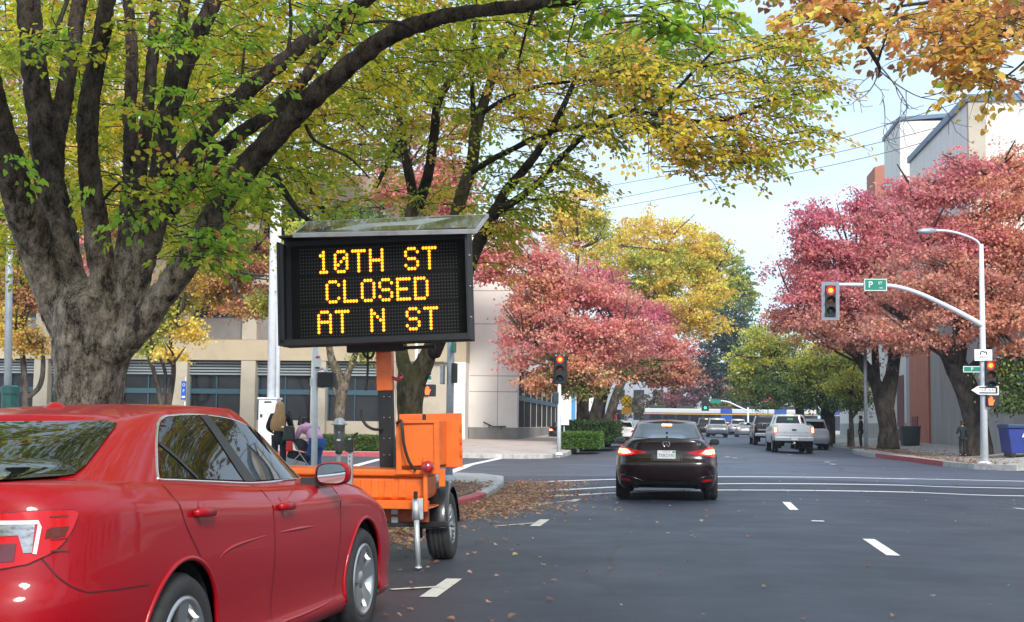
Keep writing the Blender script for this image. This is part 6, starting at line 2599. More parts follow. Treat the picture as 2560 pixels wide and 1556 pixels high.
c = LL(o, 1848, 960, 117.9)
mb = MB()
mb.box(c, (0.92, 0.03, 0.72))
mb.box(c + Vector((0, 0, 0.40)), (0.4, 0.03, 0.12))
s_ = mb.build('board', mat('sign_rose_red', (0.55, 0.10, 0.13), 0.5), RS)
mb = MB()
for z_, t_ in ((0.22, 'NO STOPPING'), (0.05, 'TOW AWAY'), (-0.11, 'ANY TIME'), (-0.26, 'ON TRACKS')):
    text_mb(mb, t_, 0.12, c + Vector((0, -0.02, z_)))
mb.build('lettering', M['sign_white'], s_, fix=False)
GS, o = up('traffic_signal_pole', 1800, 1040, 158.0, 'distant mast arm with a green light above the train', 'traffic light', z=gz(12, 158))
pole(GS, LL(o, 1800, 980, 158).z, 0.12, 0.1, M['pale_steel'], base=False)
mb = MB()
mb.tube(catmull([LL(o, 1800, 990, 158), LL(o, 1775, 978, 158), LL(o, 1745, 966, 158), LL(o, 1700, 964, 158)], 5), 0.09, n=8)
mb.build('mast_arm', M['pale_steel'], GS)
signal_head(GS, LL(o, 1697, 972, 157.9), 2, M['black'], w=0.6, h=1.4)
mb = MB()
mb.box(LL(o, 1722, 966, 157.9), (1.2, 0.03, 0.45))
mb.build('street_name_sign', M['sign_green'], GS)
TP, o = up('utility_pole', 2084, 1078, 70.0, 'thin dark grey pole beside the forked tree trunk on the right', 'pole')
pole(TP, 6.0, 0.09, 0.08, M['grey_pole'], base=False)
TP2, o = up('lane_pole', 2003, 1010, 118, 'pale pole standing behind the green tree at the street end', 'pole')
pole(TP2, 7, 0.14, 0.1, M['steel'], base=False)
for dx, lb in ((2052, 'dark short post left of the slim green tree'), (2041, 'lower dark post furthest left on the right pavement')):
    BO_, o = up('bollard', dx, 1070, 80.0, lb, 'bollard', 'posts on the right pavement')
    mb = MB()
    mb.lathe([(0.055, -0.05), (0.055, 1.25 if dx > 2045 else 0.9), (0.06, 1.27 if dx > 2045 else 0.92), (0.03, 1.36 if dx > 2045 else 0.98), (0, 1.37 if dx > 2045 else 0.99)], n=12)
    mb.lathe([(0.085, -0.03), (0.085, 0.04), (0.06, 0.06)], n=12)
    mb.build('post', M['dark_plastic'], BO_)

# ---- bin, dumpster, standpipe on the right pavement
BN, o = up('litter_bin', 2190, 1068, 74.5, 'dark open litter bin standing by the red door', 'bin')
mb = MB()
mb.box((0, 0, 0.50), (0.86, 0.8, 0.98), top=1.12)
mb.build('bin_body', mat('dark_teal_bin', (0.02, 0.035, 0.045), 0.6), BN, bevel=0.03)
mb = MB()
mb.box((0, 0, 1.02), (1.02, 0.94, 0.07))
mb.build('bin_rim', M['dark_plastic'], BN, bevel=0.02)
DM, o = up('dumpster', 2460, 1082, 53.0, 'blue steel dumpster at the right edge of the picture', 'dumpster')
M['dump_blue'] = mat('dumpster_blue', (0.006, 0.025, 0.20), 0.45, var=0.25, scale=4)
p0 = LL(o, 2416, 1050, 53.0).x
mb = MB()
mb.prism([(p0 + 0.12, 0.12), (p0 + 2.2, 0.12), (p0 + 2.3, 1.05), (p0, 1.05)], -0.6, 0.9)
mb.build('container', M['dump_blue'], DM, bevel=0.02)
mb = MB()
mb.prism([(p0 - 0.04, 1.05), (p0 + 2.36, 1.05), (p0 + 2.36, 1.2), (p0 - 0.02, 1.2)], -0.66, 0.96)
mb.build('lid', mat('dumpster_lid', (0.006, 0.035, 0.11), 0.5), DM, bevel=0.03)
mb = MB()
for k in (0.2, 1.9):
    mb.box((p0 + k, 0, 0.06), (0.15, 1.2, 0.14))
mb.build('skids', M['black'], DM)
mb = MB()
c = Vector((p0 + 0.62, -0.606, 0.80))
for a in (0, 120, 240):
    d = Vector((math.sin(R(a)), 0, math.cos(R(a))))
    t_ = Vector((d.z, 0, -d.x))
    mb.add([c + d * 0.14, c + d * 0.03 + t_ * 0.075, c + d * 0.05 - t_ * 0.01, c + d * 0.03 - t_ * 0.075], [(0, 1, 2, 3)])
mb.b2((c.x + 0.2, c.y - 0.001, c.z - 0.02), (c.x + 0.65, c.y, c.z + 0.03))
mb.build('emblem', M['sign_white'], DM, fix=False)
ST, o = up('standpipe', 2172, 1040, 77.5, 'double standpipe hydrant inlet on the white wall', 'hydrant')
mb = MB()
mb.tube([(0, 0, -0.1), (0, 0, 1.0)], 0.05, n=8)
mb.tube([(-0.2, 0, 0.95), (0.25, 0, 0.95)], 0.06, n=8)
for x_ in (-0.2, 0.05, 0.25):
    mb.tube([(x_, 0, 0.95), (x_, -0.22, 0.95)], [0.08, 0.09], n=10)
mb.build('pipe', M['sign_back'], ST)
# ---- overhead wires
M['wire'] = mat('wire_grey_blue', (0.10, 0.16, 0.22), 0.6)
for pts, lb in (([(1250, 492), (1460, 449), (1880, 371), (2320, 243), (2560, 165)], 'topmost of the three overhead wires crossing the sky'),
                ([(1250, 521), (1460, 483), (1880, 397), (2215, 318), (2464, 240), (2600, 196)], 'middle one of the three overhead wires crossing the sky'),
                ([(1250, 536), (1460, 503), (1880, 423), (2180, 355), (2464, 262), (2600, 216)], 'lowest of the three overhead wires crossing the sky')):
    a, b = pts[0], pts[-1]
    P3 = []
    for p in pts:
        f = (p[0] - a[0]) / (b[0] - a[0])
        P3.append(at(p[0], p[1], 120 + (62 - 120) * f))
    mb = MB()
    mb.tube(catmull(P3, 8), 0.022, n=5)
    tag(mb.build('overhead_wire', M['wire']), lb, 'wire', 'overhead wires across the street')
# ================================================================ PEOPLE
M['skin'] = mat('skin', (0.48, 0.27, 0.19), 0.55)
M['hair_blond'] = mat('long_blond_hair', (0.36, 0.20, 0.085), 0.5, var=0.35, scale=9, stretch=(6, 6, 0.6))
M['hair_dark'] = mat('dark_hair', (0.02, 0.015, 0.012), 0.6)
M['cloth_black'] = mat('black_coat', (0.010, 0.010, 0.013), 0.8)
M['cloth_pink'] = mat('pink_shirt', (0.74, 0.40, 0.60), 0.8, var=0.12, scale=6)
M['denim'] = mat('blue_jeans', (0.025, 0.085, 0.28), 0.8, var=0.25, scale=8)
M['cloth_navy'] = mat('dark_navy_clothes', (0.014, 0.020, 0.030), 0.85)
M['cloth_red'] = mat('red_jacket', (0.45, 0.03, 0.03), 0.8)
M['shoe'] = mat('dark_shoes', (0.015, 0.014, 0.014), 0.6)


def skinned(name, joints, edges, m, parent, sub=2):
    """one continuous surface grown round a skeleton: joints {key: (pos, radius)}"""
    bm = bmesh.new()
    lay = bm.verts.layers.skin.verify()
    vs = {}
    for i, (k, (p, r_)) in enumerate(joints.items()):
        v = bm.verts.new(p)
        v[lay].radius = (r_, r_) if not isinstance(r_, tuple) else r_
        v[lay].use_root = (i == 0)
        vs[k] = v
    for a, b in edges:
        bm.edges.new((vs[a], vs[b]))
    me = bpy.data.meshes.new(name)
    bm.to_mesh(me)
    bm.free()
    me.materials.append(m)
    o = bpy.data.objects.new(name, me)
    COL.objects.link(o)
    o.parent = parent
    sk = o.modifiers.new('skin', 'SKIN')
    sk.use_smooth_shade = True
    sb = o.modifiers.new('subdivision', 'SUBSURF')
    sb.levels = sb.render_levels = sub
    return o


def hand(joints, edges, wrist, d, side, up_, s=1.0):
    """palm with four fingers and a thumb; d along the hand, side across it"""
    d, side, up_ = d.normalized(), side.normalized(), up_.normalized()
    palm = joints[wrist][0] + d * 0.05 * s
    joints[wrist + 'p'] = (palm, 0.026 * s)
    joints[wrist + 'k'] = (palm + d * 0.045 * s, 0.028 * s)
    edges += [(wrist, wrist + 'p'), (wrist + 'p', wrist + 'k')]
    for i, (q, ln) in enumerate(((-0.030, 0.062), (-0.010, 0.078), (0.011, 0.072), (0.030, 0.055))):
        b = palm + d * 0.052 * s + side * q * s
        k = f'{wrist}f{i}'
        joints[k] = (b, 0.0095 * s)
        joints[k + 'a'] = (b + d * ln * 0.5 * s - up_ * 0.008, 0.0085 * s)
        joints[k + 'b'] = (b + d * ln * 0.85 * s - up_ * 0.028, 0.0075 * s)
        edges += [(wrist + 'k', k), (k, k + 'a'), (k + 'a', k + 'b')]
    t = palm - side * 0.032 * s - d * 0.012 * s
    joints[wrist + 't'] = (t, 0.011 * s)
    joints[wrist + 'ta'] = (t - side * 0.016 * s + d * 0.034 * s - up_ * 0.010, 0.009 * s)
    edges += [(wrist + 'p', wrist + 't'), (wrist + 't', wrist + 'ta')]


def person(loc, label, pose, coat, trousers, hair, face=0.0, h=1.75, long_hair=False, group=None, coat_len=0.0, hands=True):
    """pose: joint positions in a frame where the figure faces +Y; heights for a 1.75 m adult"""
    t = thing('person', loc, label, 'person', group, rz=face)
    k = h / 1.75
    J = {n: Vector(p) * k for n, p in pose.items()}
    R_ = dict(pelvis=0.125, belly=0.115, chest=0.135, neckb=0.07, neck=0.052, head=0.085, crown=0.07, chin=0.055,
              shl=0.065, shr=0.065, ell=0.042, elr=0.042, wrl=0.027, wrr=0.027, hil=0.088, hir=0.088, knl=0.058, knr=0.058, anl=0.040, anr=0.040, tol=0.038, tor=0.038)
    E_ = [('pelvis', 'belly'), ('belly', 'chest'), ('chest', 'neckb'), ('neckb', 'neck'), ('neck', 'head'), ('head', 'crown'), ('chest', 'shl'), ('chest', 'shr'), ('shl', 'ell'), ('ell', 'wrl'), ('shr', 'elr'), ('elr', 'wrr'),
          ('pelvis', 'hil'), ('pelvis', 'hir'), ('hil', 'knl'), ('knl', 'anl'), ('anl', 'tol'), ('hir', 'knr'), ('knr', 'anr'), ('anr', 'tor')]
    body = {n: (J[n], R_[n] * k * (0.66 if n in ('belly', 'chest', 'pelvis') else 0.93)) for n in ('pelvis', 'belly', 'chest', 'neckb', 'neck', 'head', 'crown', 'shl', 'shr', 'ell', 'elr', 'wrl', 'wrr', 'hil', 'hir', 'knl', 'knr', 'anl', 'anr', 'tol', 'tor')}
    EE = list(E_)
    if hands:
        for s in 'lr':
            d = J['wr' + s] - J['el' + s]
            sd = d.cross(Vector((0, 0, 1)))
            sd = sd if sd.length > 0.01 else Vector((0, 1, 0))
            hand(body, EE, 'wr' + s, d, sd * (1 if s == 'l' else -1), d.cross(sd), k)
    # the face looks along the head direction: nose, brow and chin as surface vertices
    hd = (J['crown'] - J['neck']).normalized()
    fw = Vector((0, 1, 0)) - hd * hd.y
    fw = fw.normalized() if fw.length > 0.1 else Vector((0, 0, -1))
    body['nose'] = (J['head'] + fw * 0.085 * k - hd * 0.015, 0.016 * k)
    body['jaw'] = (J['head'] + fw * 0.055 * k - hd * 0.075 * k, 0.040 * k)
    EE += [('head', 'nose'), ('head', 'jaw')]
    skinned('body', body, EE, M['skin'], t)
    sdv = hd.cross(fw)
    mb = MB()
    for s in (1, -1):
        c = J['head'] + fw * 0.088 * k + sdv * (0.032 * s * k) + hd * 0.005
        mb.box(c, (0.02 * k, 0.012 * k, 0.01 * k))
    mb.build('eyes', M['hair_dark'], t)
    mb = MB()
    for s in (1, -1):
        c = J['head'] + sdv * (0.088 * s * k) - hd * 0.01
        mb.tube([c - hd * 0.025 * k, c + sdv * (0.008 * s), c + hd * 0.028 * k], [0.008, 0.013, 0.010], n=6)
    mb.build('ears', M['skin'], t)
    cj = {n: (J[n], R_[n] * k * f) for n, f in (('belly', 1.5 if pose is BEND else 1.16), ('chest', 1.45 if pose is BEND else 1.2), ('pelvis', 1.3 if pose is BEND else 1.12), ('neckb', 1.05), ('shl', 1.3), ('shr', 1.22), ('ell', 1.40), ('elr', 1.40))}
    ce = [('belly', 'chest'), ('belly', 'pelvis'), ('chest', 'neckb'), ('chest', 'shl'), ('chest', 'shr'), ('shl', 'ell'), ('shr', 'elr')]
    for s in 'lr':
        w_ = J['el' + s] + (J['wr' + s] - J['el' + s]) * 0.92
        cj['w' + s] = (w_, R_['wr' + s] * 1.5 * k)
        ce.append(('el' + s, 'w' + s))
    if coat_len > 0:
        cj['hem'] = ((J['hil'] + J['hir']) / 2 + ((J['knl'] + J['knr']) / 2 - (J['hil'] + J['hir']) / 2) * coat_len, 0.17 * k)
        ce.append(('pelvis', 'hem'))
    skinned('coat', cj, ce, coat, t)
    tj = {n: (J[n], R_[n] * k * f) for n, f in (('pelvis', 1.06), ('hil', 1.1), ('hir', 1.1), ('knl', 1.28), ('knr', 1.28), ('anl', 1.5), ('anr', 1.5))}
    skinned('trousers', tj, [('pelvis', 'hil'), ('pelvis', 'hir'), ('hil', 'knl'), ('knl', 'anl'), ('hir', 'knr'), ('knr', 'anr')], trousers, t)
    for s in 'lr':
        a, b = J['an' + s] - Vector((0, 0, 0.045 * k)), J['to' + s]
        skinned('shoe', {'a': (a - (b - a) * 0.25, 0.042 * k), 'b': (a + (b - a) * 0.4, 0.046 * k), 'c': (b + (b - a) * 0.1, 0.036 * k)}, [('a', 'b'), ('b', 'c')], M['shoe'], t)
    # hair: cap over crown and back of the head
    back = -fw
    hj = {'a': (J['head'] + hd * 0.035 * k + back * 0.02 * k, 0.096 * k), 'b': (J['crown'] + hd * 0.004 + back * 0.01, 0.074 * k), 'c': (J['head'] - hd * 0.045 * k + back * 0.045 * k, 0.07 * k)}
    he = [('a', 'b'), ('a', 'c')]
    if long_hair:
        # long straight hair: stacked oval rings from the crown to the middle of the back
        mb = MB()
        top_z = J['crown'].z + 0.075 * k
        prof = ((0.0, 0.012, 0.012, 0.0), (0.012, 0.05, 0.055, 0.0), (0.04, 0.082, 0.092, 0.0), (0.09, 0.102, 0.108, -0.005), (0.15, 0.108, 0.108, -0.012), (0.21, 0.108, 0.098, -0.03),
                (0.27, 0.122, 0.085, -0.055), (0.34, 0.150, 0.075, -0.085), (0.44, 0.170, 0.062, -0.105), (0.54, 0.175, 0.052, -0.11), (0.62, 0.165, 0.045, -0.11), (0.67, 0.145, 0.035, -0.105), (0.68, 0.02, 0.01, -0.1))
        n = 22
        vs = []
        for dz, a, b, oy in prof:
            for j in range(n):
                q = 2 * math.pi * j / n
                wob = 1 + 0.05 * math.sin(7 * q + dz * 9)
                sh = -0.06 * max(0, dz - 0.2)
                vs.append((J['head'].x + math.cos(q) * a * k * wob + sh, J['head'].y - 0.01 + oy * k + math.sin(q) * b * k * wob, top_z - dz * k))
        fs = [(i * n + j, i * n + (j + 1) % n, (i + 1) * n + (j + 1) % n, (i + 1) * n + j) for i in range(len(prof) - 1) for j in range(n)]
        mb.add(vs, fs, True)
        mb.build('hair', hair, t)
        return t
    skinned('hair', hj, he, hair, t)
    return t


STAND = dict(pelvis=(0, 0, 0.95), belly=(0, 0.0, 1.12), chest=(0, -0.01, 1.32), neckb=(0, -0.01, 1.46), neck=(0, 0.0, 1.53), head=(0, 0.02, 1.62), crown=(0, 0.015, 1.69),
             shl=(-0.18, -0.01, 1.42), shr=(0.18, -0.01, 1.42), ell=(-0.23, -0.02, 1.14), elr=(0.23, -0.02, 1.14), wrl=(-0.22, 0.08, 0.90), wrr=(0.22, 0.08, 0.90),
             hil=(-0.09, 0, 0.90), hir=(0.09, 0, 0.90), knl=(-0.10, 0.02, 0.49), knr=(0.10, 0.02, 0.49), anl=(-0.10, -0.03, 0.09), anr=(0.10, -0.03, 0.09), tol=(-0.11, 0.12, 0.035), tor=(0.11, 0.12, 0.035))
PUSH = dict(STAND, ell=(-0.27, 0.06, 1.16), elr=(0.27, 0.08, 1.17), wrl=(-0.18, 0.32, 1.06), wrr=(0.20, 0.34, 1.08))
BEND = dict(STAND, pelvis=(0, -0.10, 0.80), belly=(0, 0.06, 0.93), chest=(0, 0.22, 1.05), neckb=(0, 0.34, 1.13), neck=(0, 0.40, 1.15), head=(0, 0.49, 1.16), crown=(0, 0.55, 1.19),
            shl=(-0.19, 0.27, 1.07), shr=(0.19, 0.27, 1.07), ell=(-0.25, 0.40, 0.86), elr=(0.24, 0.42, 0.86), wrl=(-0.14, 0.60, 0.78), wrr=(0.14, 0.62, 0.78),
            hil=(-0.10, -0.08, 0.76), hir=(0.10, -0.08, 0.76), knl=(-0.10, 0.09, 0.43), knr=(0.10, 0.06, 0.43), anl=(-0.12, -0.06, 0.09), anr=(0.13, -0.1, 0.09), tol=(-0.13, 0.10, 0.035), tor=(0.14, 0.06, 0.035))
YP = 28.0
g_ = lambda dx, dy, Y=YP: at(dx, dy, Y)
pw = g_(672, 1040)
zw = swz(pw.x, YP)
hw_ = g_(672, 968).z - zw
wm = person((pw.x, YP, zw), 'woman with long blond hair and a black coat seen from behind at the corner', PUSH, M['cloth_black'], M['cloth_navy'], M['hair_blond'], face=R(12), h=hw_, long_hair=True, coat_len=0.35)
# her bag
BG = thing('shoulder_bag', (pw.x + 0.27, YP - 0.2, zw), 'black shoulder bag hanging at the blond woman\'s right side', 'bag')
mb = MB()
mb.box((0, 0, 0.96), (0.26, 0.13, 0.32), top=0.85)
mb.build('bag_body', mat('black_leather', (0.014, 0.015, 0.018), 0.35), BG, bevel=0.04, seg=3)
mb = MB()
mb.tube(catmull([(-0.09, 0, 1.10), (-0.08, 0.05, 1.30), (-0.05, 0.16, 1.42), (0.0, 0.12, 1.32), (0.09, 0.02, 1.10)], 5), 0.012, n=6)
mb.build('strap', M['cloth_black'], BG)
mb = MB()
mb.box((-0.12, -0.075, 1.1), (0.05, 0.01, 0.025))
mb.build('buckle', M['chrome'], BG)
# man in pink, bent forward over the pushchair (faces left and away)
pm = g_(755, 1080)
zt_m = g_(740, 1029).z - swz(pm.x, YP)
person((pm.x + 0.02, YP, swz(pm.x, YP)), 'man in a pink shirt and blue jeans bending over a pushchair', BEND, M['cloth_pink'], M['denim'], M['hair_dark'], face=R(42), h=1.75)
# pushchair
SC = thing('pushchair', (g_(716, 1080).x, YP + 0.05, swz(pm.x, YP)), 'dark pushchair with a red bag between the woman and the man', 'pushchair')
mb = MB()
n = 14
vs, fs = [], []
for i in range(9):
    a = R(-10) + R(130) * i / 8
    for j in range(n + 1):
        b = math.pi * j / n
        vs.append((0.02 + math.cos(a) * 0.22 * math.sin(b), 0.22 * math.cos(b), 0.62 + math.sin(a) * 0.24 * math.sin(b)))
for i in range(8):
    for j in range(n):
        a = i * (n + 1) + j
        fs.append((a, a + 1, a + n + 2, a + n + 1))
mb.add(vs, fs, True)
mb.build('hood', mat('dark_grey_hood', (0.025, 0.024, 0.028), 0.8), SC, fix=False)
mb = MB()
mb.box((0.05, 0, 0.48), (0.5, 0.38, 0.16), Matrix.Rotation(R(14), 3, 'Y'))
mb.build('seat', M['cloth_black'], SC, bevel=0.05, seg=3)
for s in (1, -1):
    mb = MB()
    mb.tube(catmull([(0.42, 0.2 * s, 0.12), (0.1, 0.22 * s, 0.55), (-0.18, 0.22 * s, 0.98), (-0.28, 0.2 * s, 1.0)], 5), 0.013, n=6)
    mb.tube([(-0.3, 0.2 * s, 0.14), (0.12, 0.22 * s, 0.55)], 0.012, n=6)
    mb.build('frame', M['grey_pole'], SC)
    for x_, r_ in ((0.42, 0.1), (-0.3, 0.14)):
        mb = MB()
        mb.lathe([(r_ * 0.7, -0.02), (r_, -0.02), (r_, 0.02), (r_ * 0.7, 0.02)], c=(x_, 0.2 * s, r_), axis='Y', n=18)
        mb.disc((x_, 0.2 * s, r_), r_ * 0.7, axis='Y', n=14)
        mb.build('wheel', M['black_rubber'], SC)
mb = MB()
mb.tube([(-0.28, -0.2, 1.0), (-0.28, 0.2, 1.0)], 0.016, n=8)
mb.build('handle', M['cloth_black'], SC)
RB_ = thing('red_bag', (g_(704, 1080).x, YP - 0.25, swz(pm.x, YP)), 'bright red bag hanging on the pushchair', 'bag')
mb = MB()
mb.box((0, 0, 0.70), (0.15, 0.12, 0.22), top=0.8)
mb.build('bag_body', mat('bright_red_cloth', (0.62, 0.012, 0.012), 0.55), RB_, bevel=0.035, seg=3)
mb = MB()
mb.tube(catmull([(-0.05, 0, 0.78), (0, 0.05, 0.92), (0.05, 0, 0.78)], 5), 0.008, n=6)
mb.build('strap', M['cloth_black'], RB_)

WALK = dict(STAND, knl=(-0.09, 0.08, 0.49), anl=(-0.10, 0.02, 0.10), tol=(-0.11, 0.17, 0.04), knr=(0.09, -0.02, 0.48), anr=(0.10, -0.14, 0.10), tor=(0.11, 0.01, 0.035), ell=(-0.25, 0.02, 1.16), wrl=(-0.20, 0.24, 1.14), elr=(0.24, -0.05, 1.14), wrr=(0.20, 0.05, 0.92))
YQ = 56.5
q = at(2316, 1050, YQ)
person((q.x, YQ, swz(q.x, YQ)), 'person in dark clothes walking on the pavement by the big right tree', WALK, M['cloth_navy'], M['cloth_black'], M['hair_dark'], face=R(5), h=at(2316, 1014, YQ).z - swz(q.x, YQ))
q = at(2071, 1040, 73)
person((q.x, 73, swz(q.x, 73)), 'person in black half hidden behind the thin grey pole', STAND, M['cloth_black'], M['cloth_navy'], M['hair_dark'], face=R(90), h=1.72)
q = at(1476, 1030, 101)
person((q.x, 101, swz(q.x, 101)), 'distant person in a red jacket under the pink trees', STAND, M['cloth_red'], mat('pale_trousers', (0.5, 0.5, 0.52), 0.8), M['hair_dark'], face=R(180), h=1.72)
q = at(1484, 1030, 103)
person((q.x, 103, swz(q.x, 103)), 'distant person in dark clothes beside the one in red', STAND, M['cloth_navy'], M['cloth_black'], M['hair_dark'], face=R(0), h=1.78)
# ================================================================ TREES
M['bark'] = bark_mat('grey_brown_bark', (0.022, 0.017, 0.013), (0.27, 0.21, 0.165), 8.0, (1, 1, 0.45), 0.9, moss=(0.07, 0.075, 0.03))
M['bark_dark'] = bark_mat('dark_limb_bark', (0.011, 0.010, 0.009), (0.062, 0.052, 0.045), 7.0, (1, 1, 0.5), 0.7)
M['bark_far'] = bark_mat('distant_bark', (0.022, 0.019, 0.017), (0.11, 0.09, 0.075), 4.0, (1, 1, 0.4), 0.5)
M['twig'] = mat('twig_bark', (0.035, 0.028, 0.024), 0.9)


def limb(mb, pts, n=10, sub=6, ns=None, mi=None):
    """pts: (dx, dy, width in photo px, depth)"""
    P = catmull([at(p[0], p[1], p[3]) for p in pts], sub)
    W = catmull([(p[2] * DS * p[3] / F_PX / 2, 0, 0) for p in pts], sub)
    mb.tube(P, [max(0.004, w_.x) for w_ in W], n=n, ns=ns, mi=mi)
    return P


def sprays(name, parent, O, D, Ln, nleaf, size, palfn, m, twigs=None, droop=0.25, simple=False, flat=0.55, wid=0.37):
    """flat drooping sprays of leaves; O origins, D directions (N,3), Ln lengths; all local to parent"""
    N = len(O)
    D = D / np.linalg.norm(D, axis=1, keepdims=True)
    up_ = np.tile([0, 0, 1.0], (N, 1)) + unit(N) * 0.35
    S = np.cross(D, up_)
    S /= np.maximum(np.linalg.norm(S, axis=1, keepdims=True), 1e-6)
    Nn = np.cross(S, D)
    t = rng.uniform(0.08, 1.0, (N, nleaf))
    sgn = np.where(rng.random((N, nleaf)) < 0.5, -1.0, 1.0)
    side = sgn * rng.uniform(0.0, 1.0, (N, nleaf)) * (0.42 * np.sin(np.pi * np.clip(t, 0.05, 1) ** 0.8 * 0.92 + 0.1))
    L3 = Ln[:, None, None]
    P = O[:, None, :] + D[:, None, :] * (t[..., None] * L3) + S[:, None, :] * (side[..., None] * L3)
    P[..., 2] -= (droop * (t ** 2 + 0.4 * np.abs(side))) * Ln[:, None]
    P += rng.normal(size=P.shape) * (0.04 * L3)
    ld = D[:, None, :] * 0.7 + S[:, None, :] * (sgn[..., None] * 0.75) + rng.normal(size=P.shape) * 0.3
    ld[..., 2] -= 0.45
    nr = Nn[:, None, :] + rng.normal(size=P.shape) * flat
    P, ld, nr = P.reshape(-1, 3), ld.reshape(-1, 3), nr.reshape(-1, 3)
    sz = rng.uniform(size[0], size[1], len(P))
    c = palfn(O)
    c = np.repeat(c, nleaf, axis=0) * rng.uniform(0.75, 1.25, (len(P), 1))
    odd = rng.random(len(P)) < 0.06
    c[odd] = pick([(0.8, 0.6, 0.08), (0.7, 0.32, 0.10), (0.3, 0.42, 0.06)], int(odd.sum()))
    o = leaf_mesh(name, P, ld, nr, sz, np.clip(c, 0.004, 0.9), m, parent, simple=simple, wid=wid)
    if twigs is not None:
        for i in range(N):
            o_, d_, l_ = Vector(O[i]), Vector(D[i]), float(Ln[i])
            s_ = Vector(S[i])
            pts = [o_ + d_ * (l_ * q) - Vector((0, 0, droop * q * q * l_)) for q in (-0.35, 0.2, 0.6, 0.95)]
            twigs.tube(pts, [0.009, 0.006, 0.004, 0.002], n=4, caps=False)
            for q, sg in ((0.25, 1), (0.45, -1)):
                b = o_ + d_ * (l_ * q) - Vector((0, 0, droop * q * q * l_))
                twigs.tube([b, b + d_ * (0.2 * l_) + s_ * (sg * 0.28 * l_) - Vector((0, 0, 0.08 * l_))], [0.004, 0.002], n=3, caps=False)
    return o


def in_poly(px, py, poly):
    c = False
    j = len(poly) - 1
    for i in range(len(poly)):
        xi, yi = poly[i]
        xj, yj = poly[j]
        if (yi > py) != (yj > py) and px < (xj - xi) * (py - yi) / (yj - yi) + xi:
            c = not c
        j = i
    return c


def region_points(poly, n, y0, y1, thr=-1.0, fr=3.0, seed=0.0):
    xs_ = [p[0] for p in poly]
    ys_ = [p[1] for p in poly]
    o = []
    dxy = []
    tries = 0
    while len(o) < n and tries < n * 60:
        tries += 1
        dx, dy = random.uniform(min(xs_), max(xs_)), random.uniform(min(ys_), max(ys_))
        if not in_poly(dx, dy, poly):
            continue
        Y = random.uniform(y0, y1)
        p = at(dx, dy, Y)
        if mnoise.noise(Vector((p.x * 0.9 + seed, p.y * 0.5, p.z * fr * 0.6))) < thr:
            continue
        o.append(p)
        dxy.append((dx, dy))
    return o, dxy


def horiz_dirs(P, centre, n):
    d = np.array([[p.x - centre[0], p.y - centre[1], 0] for p in P])
    d /= np.maximum(np.linalg.norm(d, axis=1, keepdims=True), 0.3)
    r_ = unit(n)
    r_[:, 2] *= 0.35
    return d * 0.8 + r_ * 0.9


# ---------------------------------------------------------------- the big many-stemmed tree on the left
YA = 16.0
pb = at(205, 1250, YA)
TA = thing('zelkova_tree', (pb.x, YA, swz(pb.x, YA)), 'huge many-stemmed tree with pale flaky trunk behind the red car', 'tree')
TA0 = Vector(TA.location)
mb = MB()
NSA = (0.10, 3.4)
A_LIMBS = [
    [(205, 1262, 225, 16), (207, 1150, 180, 16), (210, 1050, 166, 16), (212, 960, 166, 16), (216, 880, 182, 16), (224, 815, 206, 16), (234, 750, 222, 16), (236, 700, 160, 16), (234, 670, 90, 16)],
    [(180, 815, 110, 16), (146, 725, 112, 15.9), (98, 612, 98, 15.7), (54, 500, 86, 15.4), (10, 350, 78, 15), (-30, 200, 72, 14.6), (-60, 60, 66, 14.2)],
    [(180, 760, 96, 16.1), (160, 650, 88, 16.1), (134, 510, 80, 16.2), (112, 390, 74, 16.2), (94, 255, 68, 16.3), (76, 100, 64, 16.4), (66, -60, 60, 16.5)],
    [(126, 440, 54, 16.3), (137, 335, 48, 16.4), (156, 220, 46, 16.6), (176, 110, 44, 16.8), (196, -40, 40, 17)],
    [(258, 800, 110, 15.9), (252, 690, 76, 15.8), (238, 585, 66, 15.7), (222, 480, 60, 15.6), (212, 370, 54, 15.5), (212, 270, 56, 15.5), (226, 180, 50, 15.5), (246, 80, 44, 15.5), (263, -40, 40, 15.5)],
    [(290, 740, 80, 16.3), (302, 610, 54, 16.5), (310, 480, 42, 16.8), (314, 380, 38, 17), (313, 250, 34, 17.2), (318, 130, 32, 17.3), (305, -30, 28, 17.4)],
    [(322, 520, 42, 16.6), (338, 400, 38, 16.7), (354, 280, 33, 16.8), (365, 160, 32, 16.9), (374, 40, 30, 17), (378, -50, 27, 17)],
    [(300, 770, 100, 15.9), (326, 665, 78, 15.8), (358, 575, 70, 15.7), (380, 480, 66, 15.6), (393, 390, 62, 15.6), (402, 300, 60, 15.7), (430, 190, 52, 15.8), (470, 100, 46, 16), (530, -30, 40, 16.2)],
    [(406, 250, 40, 15.8), (414, 170, 33, 15.9), (433, 80, 30, 16), (450, -30, 26, 16.1)],
    [(360, 550, 52, 16.1), (405, 450, 46, 16.3), (472, 350, 44, 16.5), (560, 250, 43, 16.7), (660, 165, 42, 17), (745, 95, 40, 17.2), (820, 45, 38, 17.4), (905, -20, 34, 17.6)],
    [(405, 515, 42, 16.4), (472, 420, 38, 16.8), (570, 330, 38, 17.2), (660, 265, 35, 17.6), (730, 190, 32, 18), (790, 110, 26, 18.3), (850, 30, 21, 18.6)],
    [(270, 850, 90, 15.8), (335, 784, 78, 15.6), (390, 712, 70, 15.5), (442, 640, 68, 15.4), (496, 556, 66, 15.3), (550, 455, 68, 15.2), (640, 350, 63, 15.0), (735, 250, 58, 14.8), (850, 150, 51, 14.6), (950, 80, 46, 14.4), (1083, 37, 40, 14.1), (1190, 22, 36, 13.9), (1284, 13, 33, 13.7), (1400, -2, 29, 13.4), (1530, -25, 24, 13.2)],
]
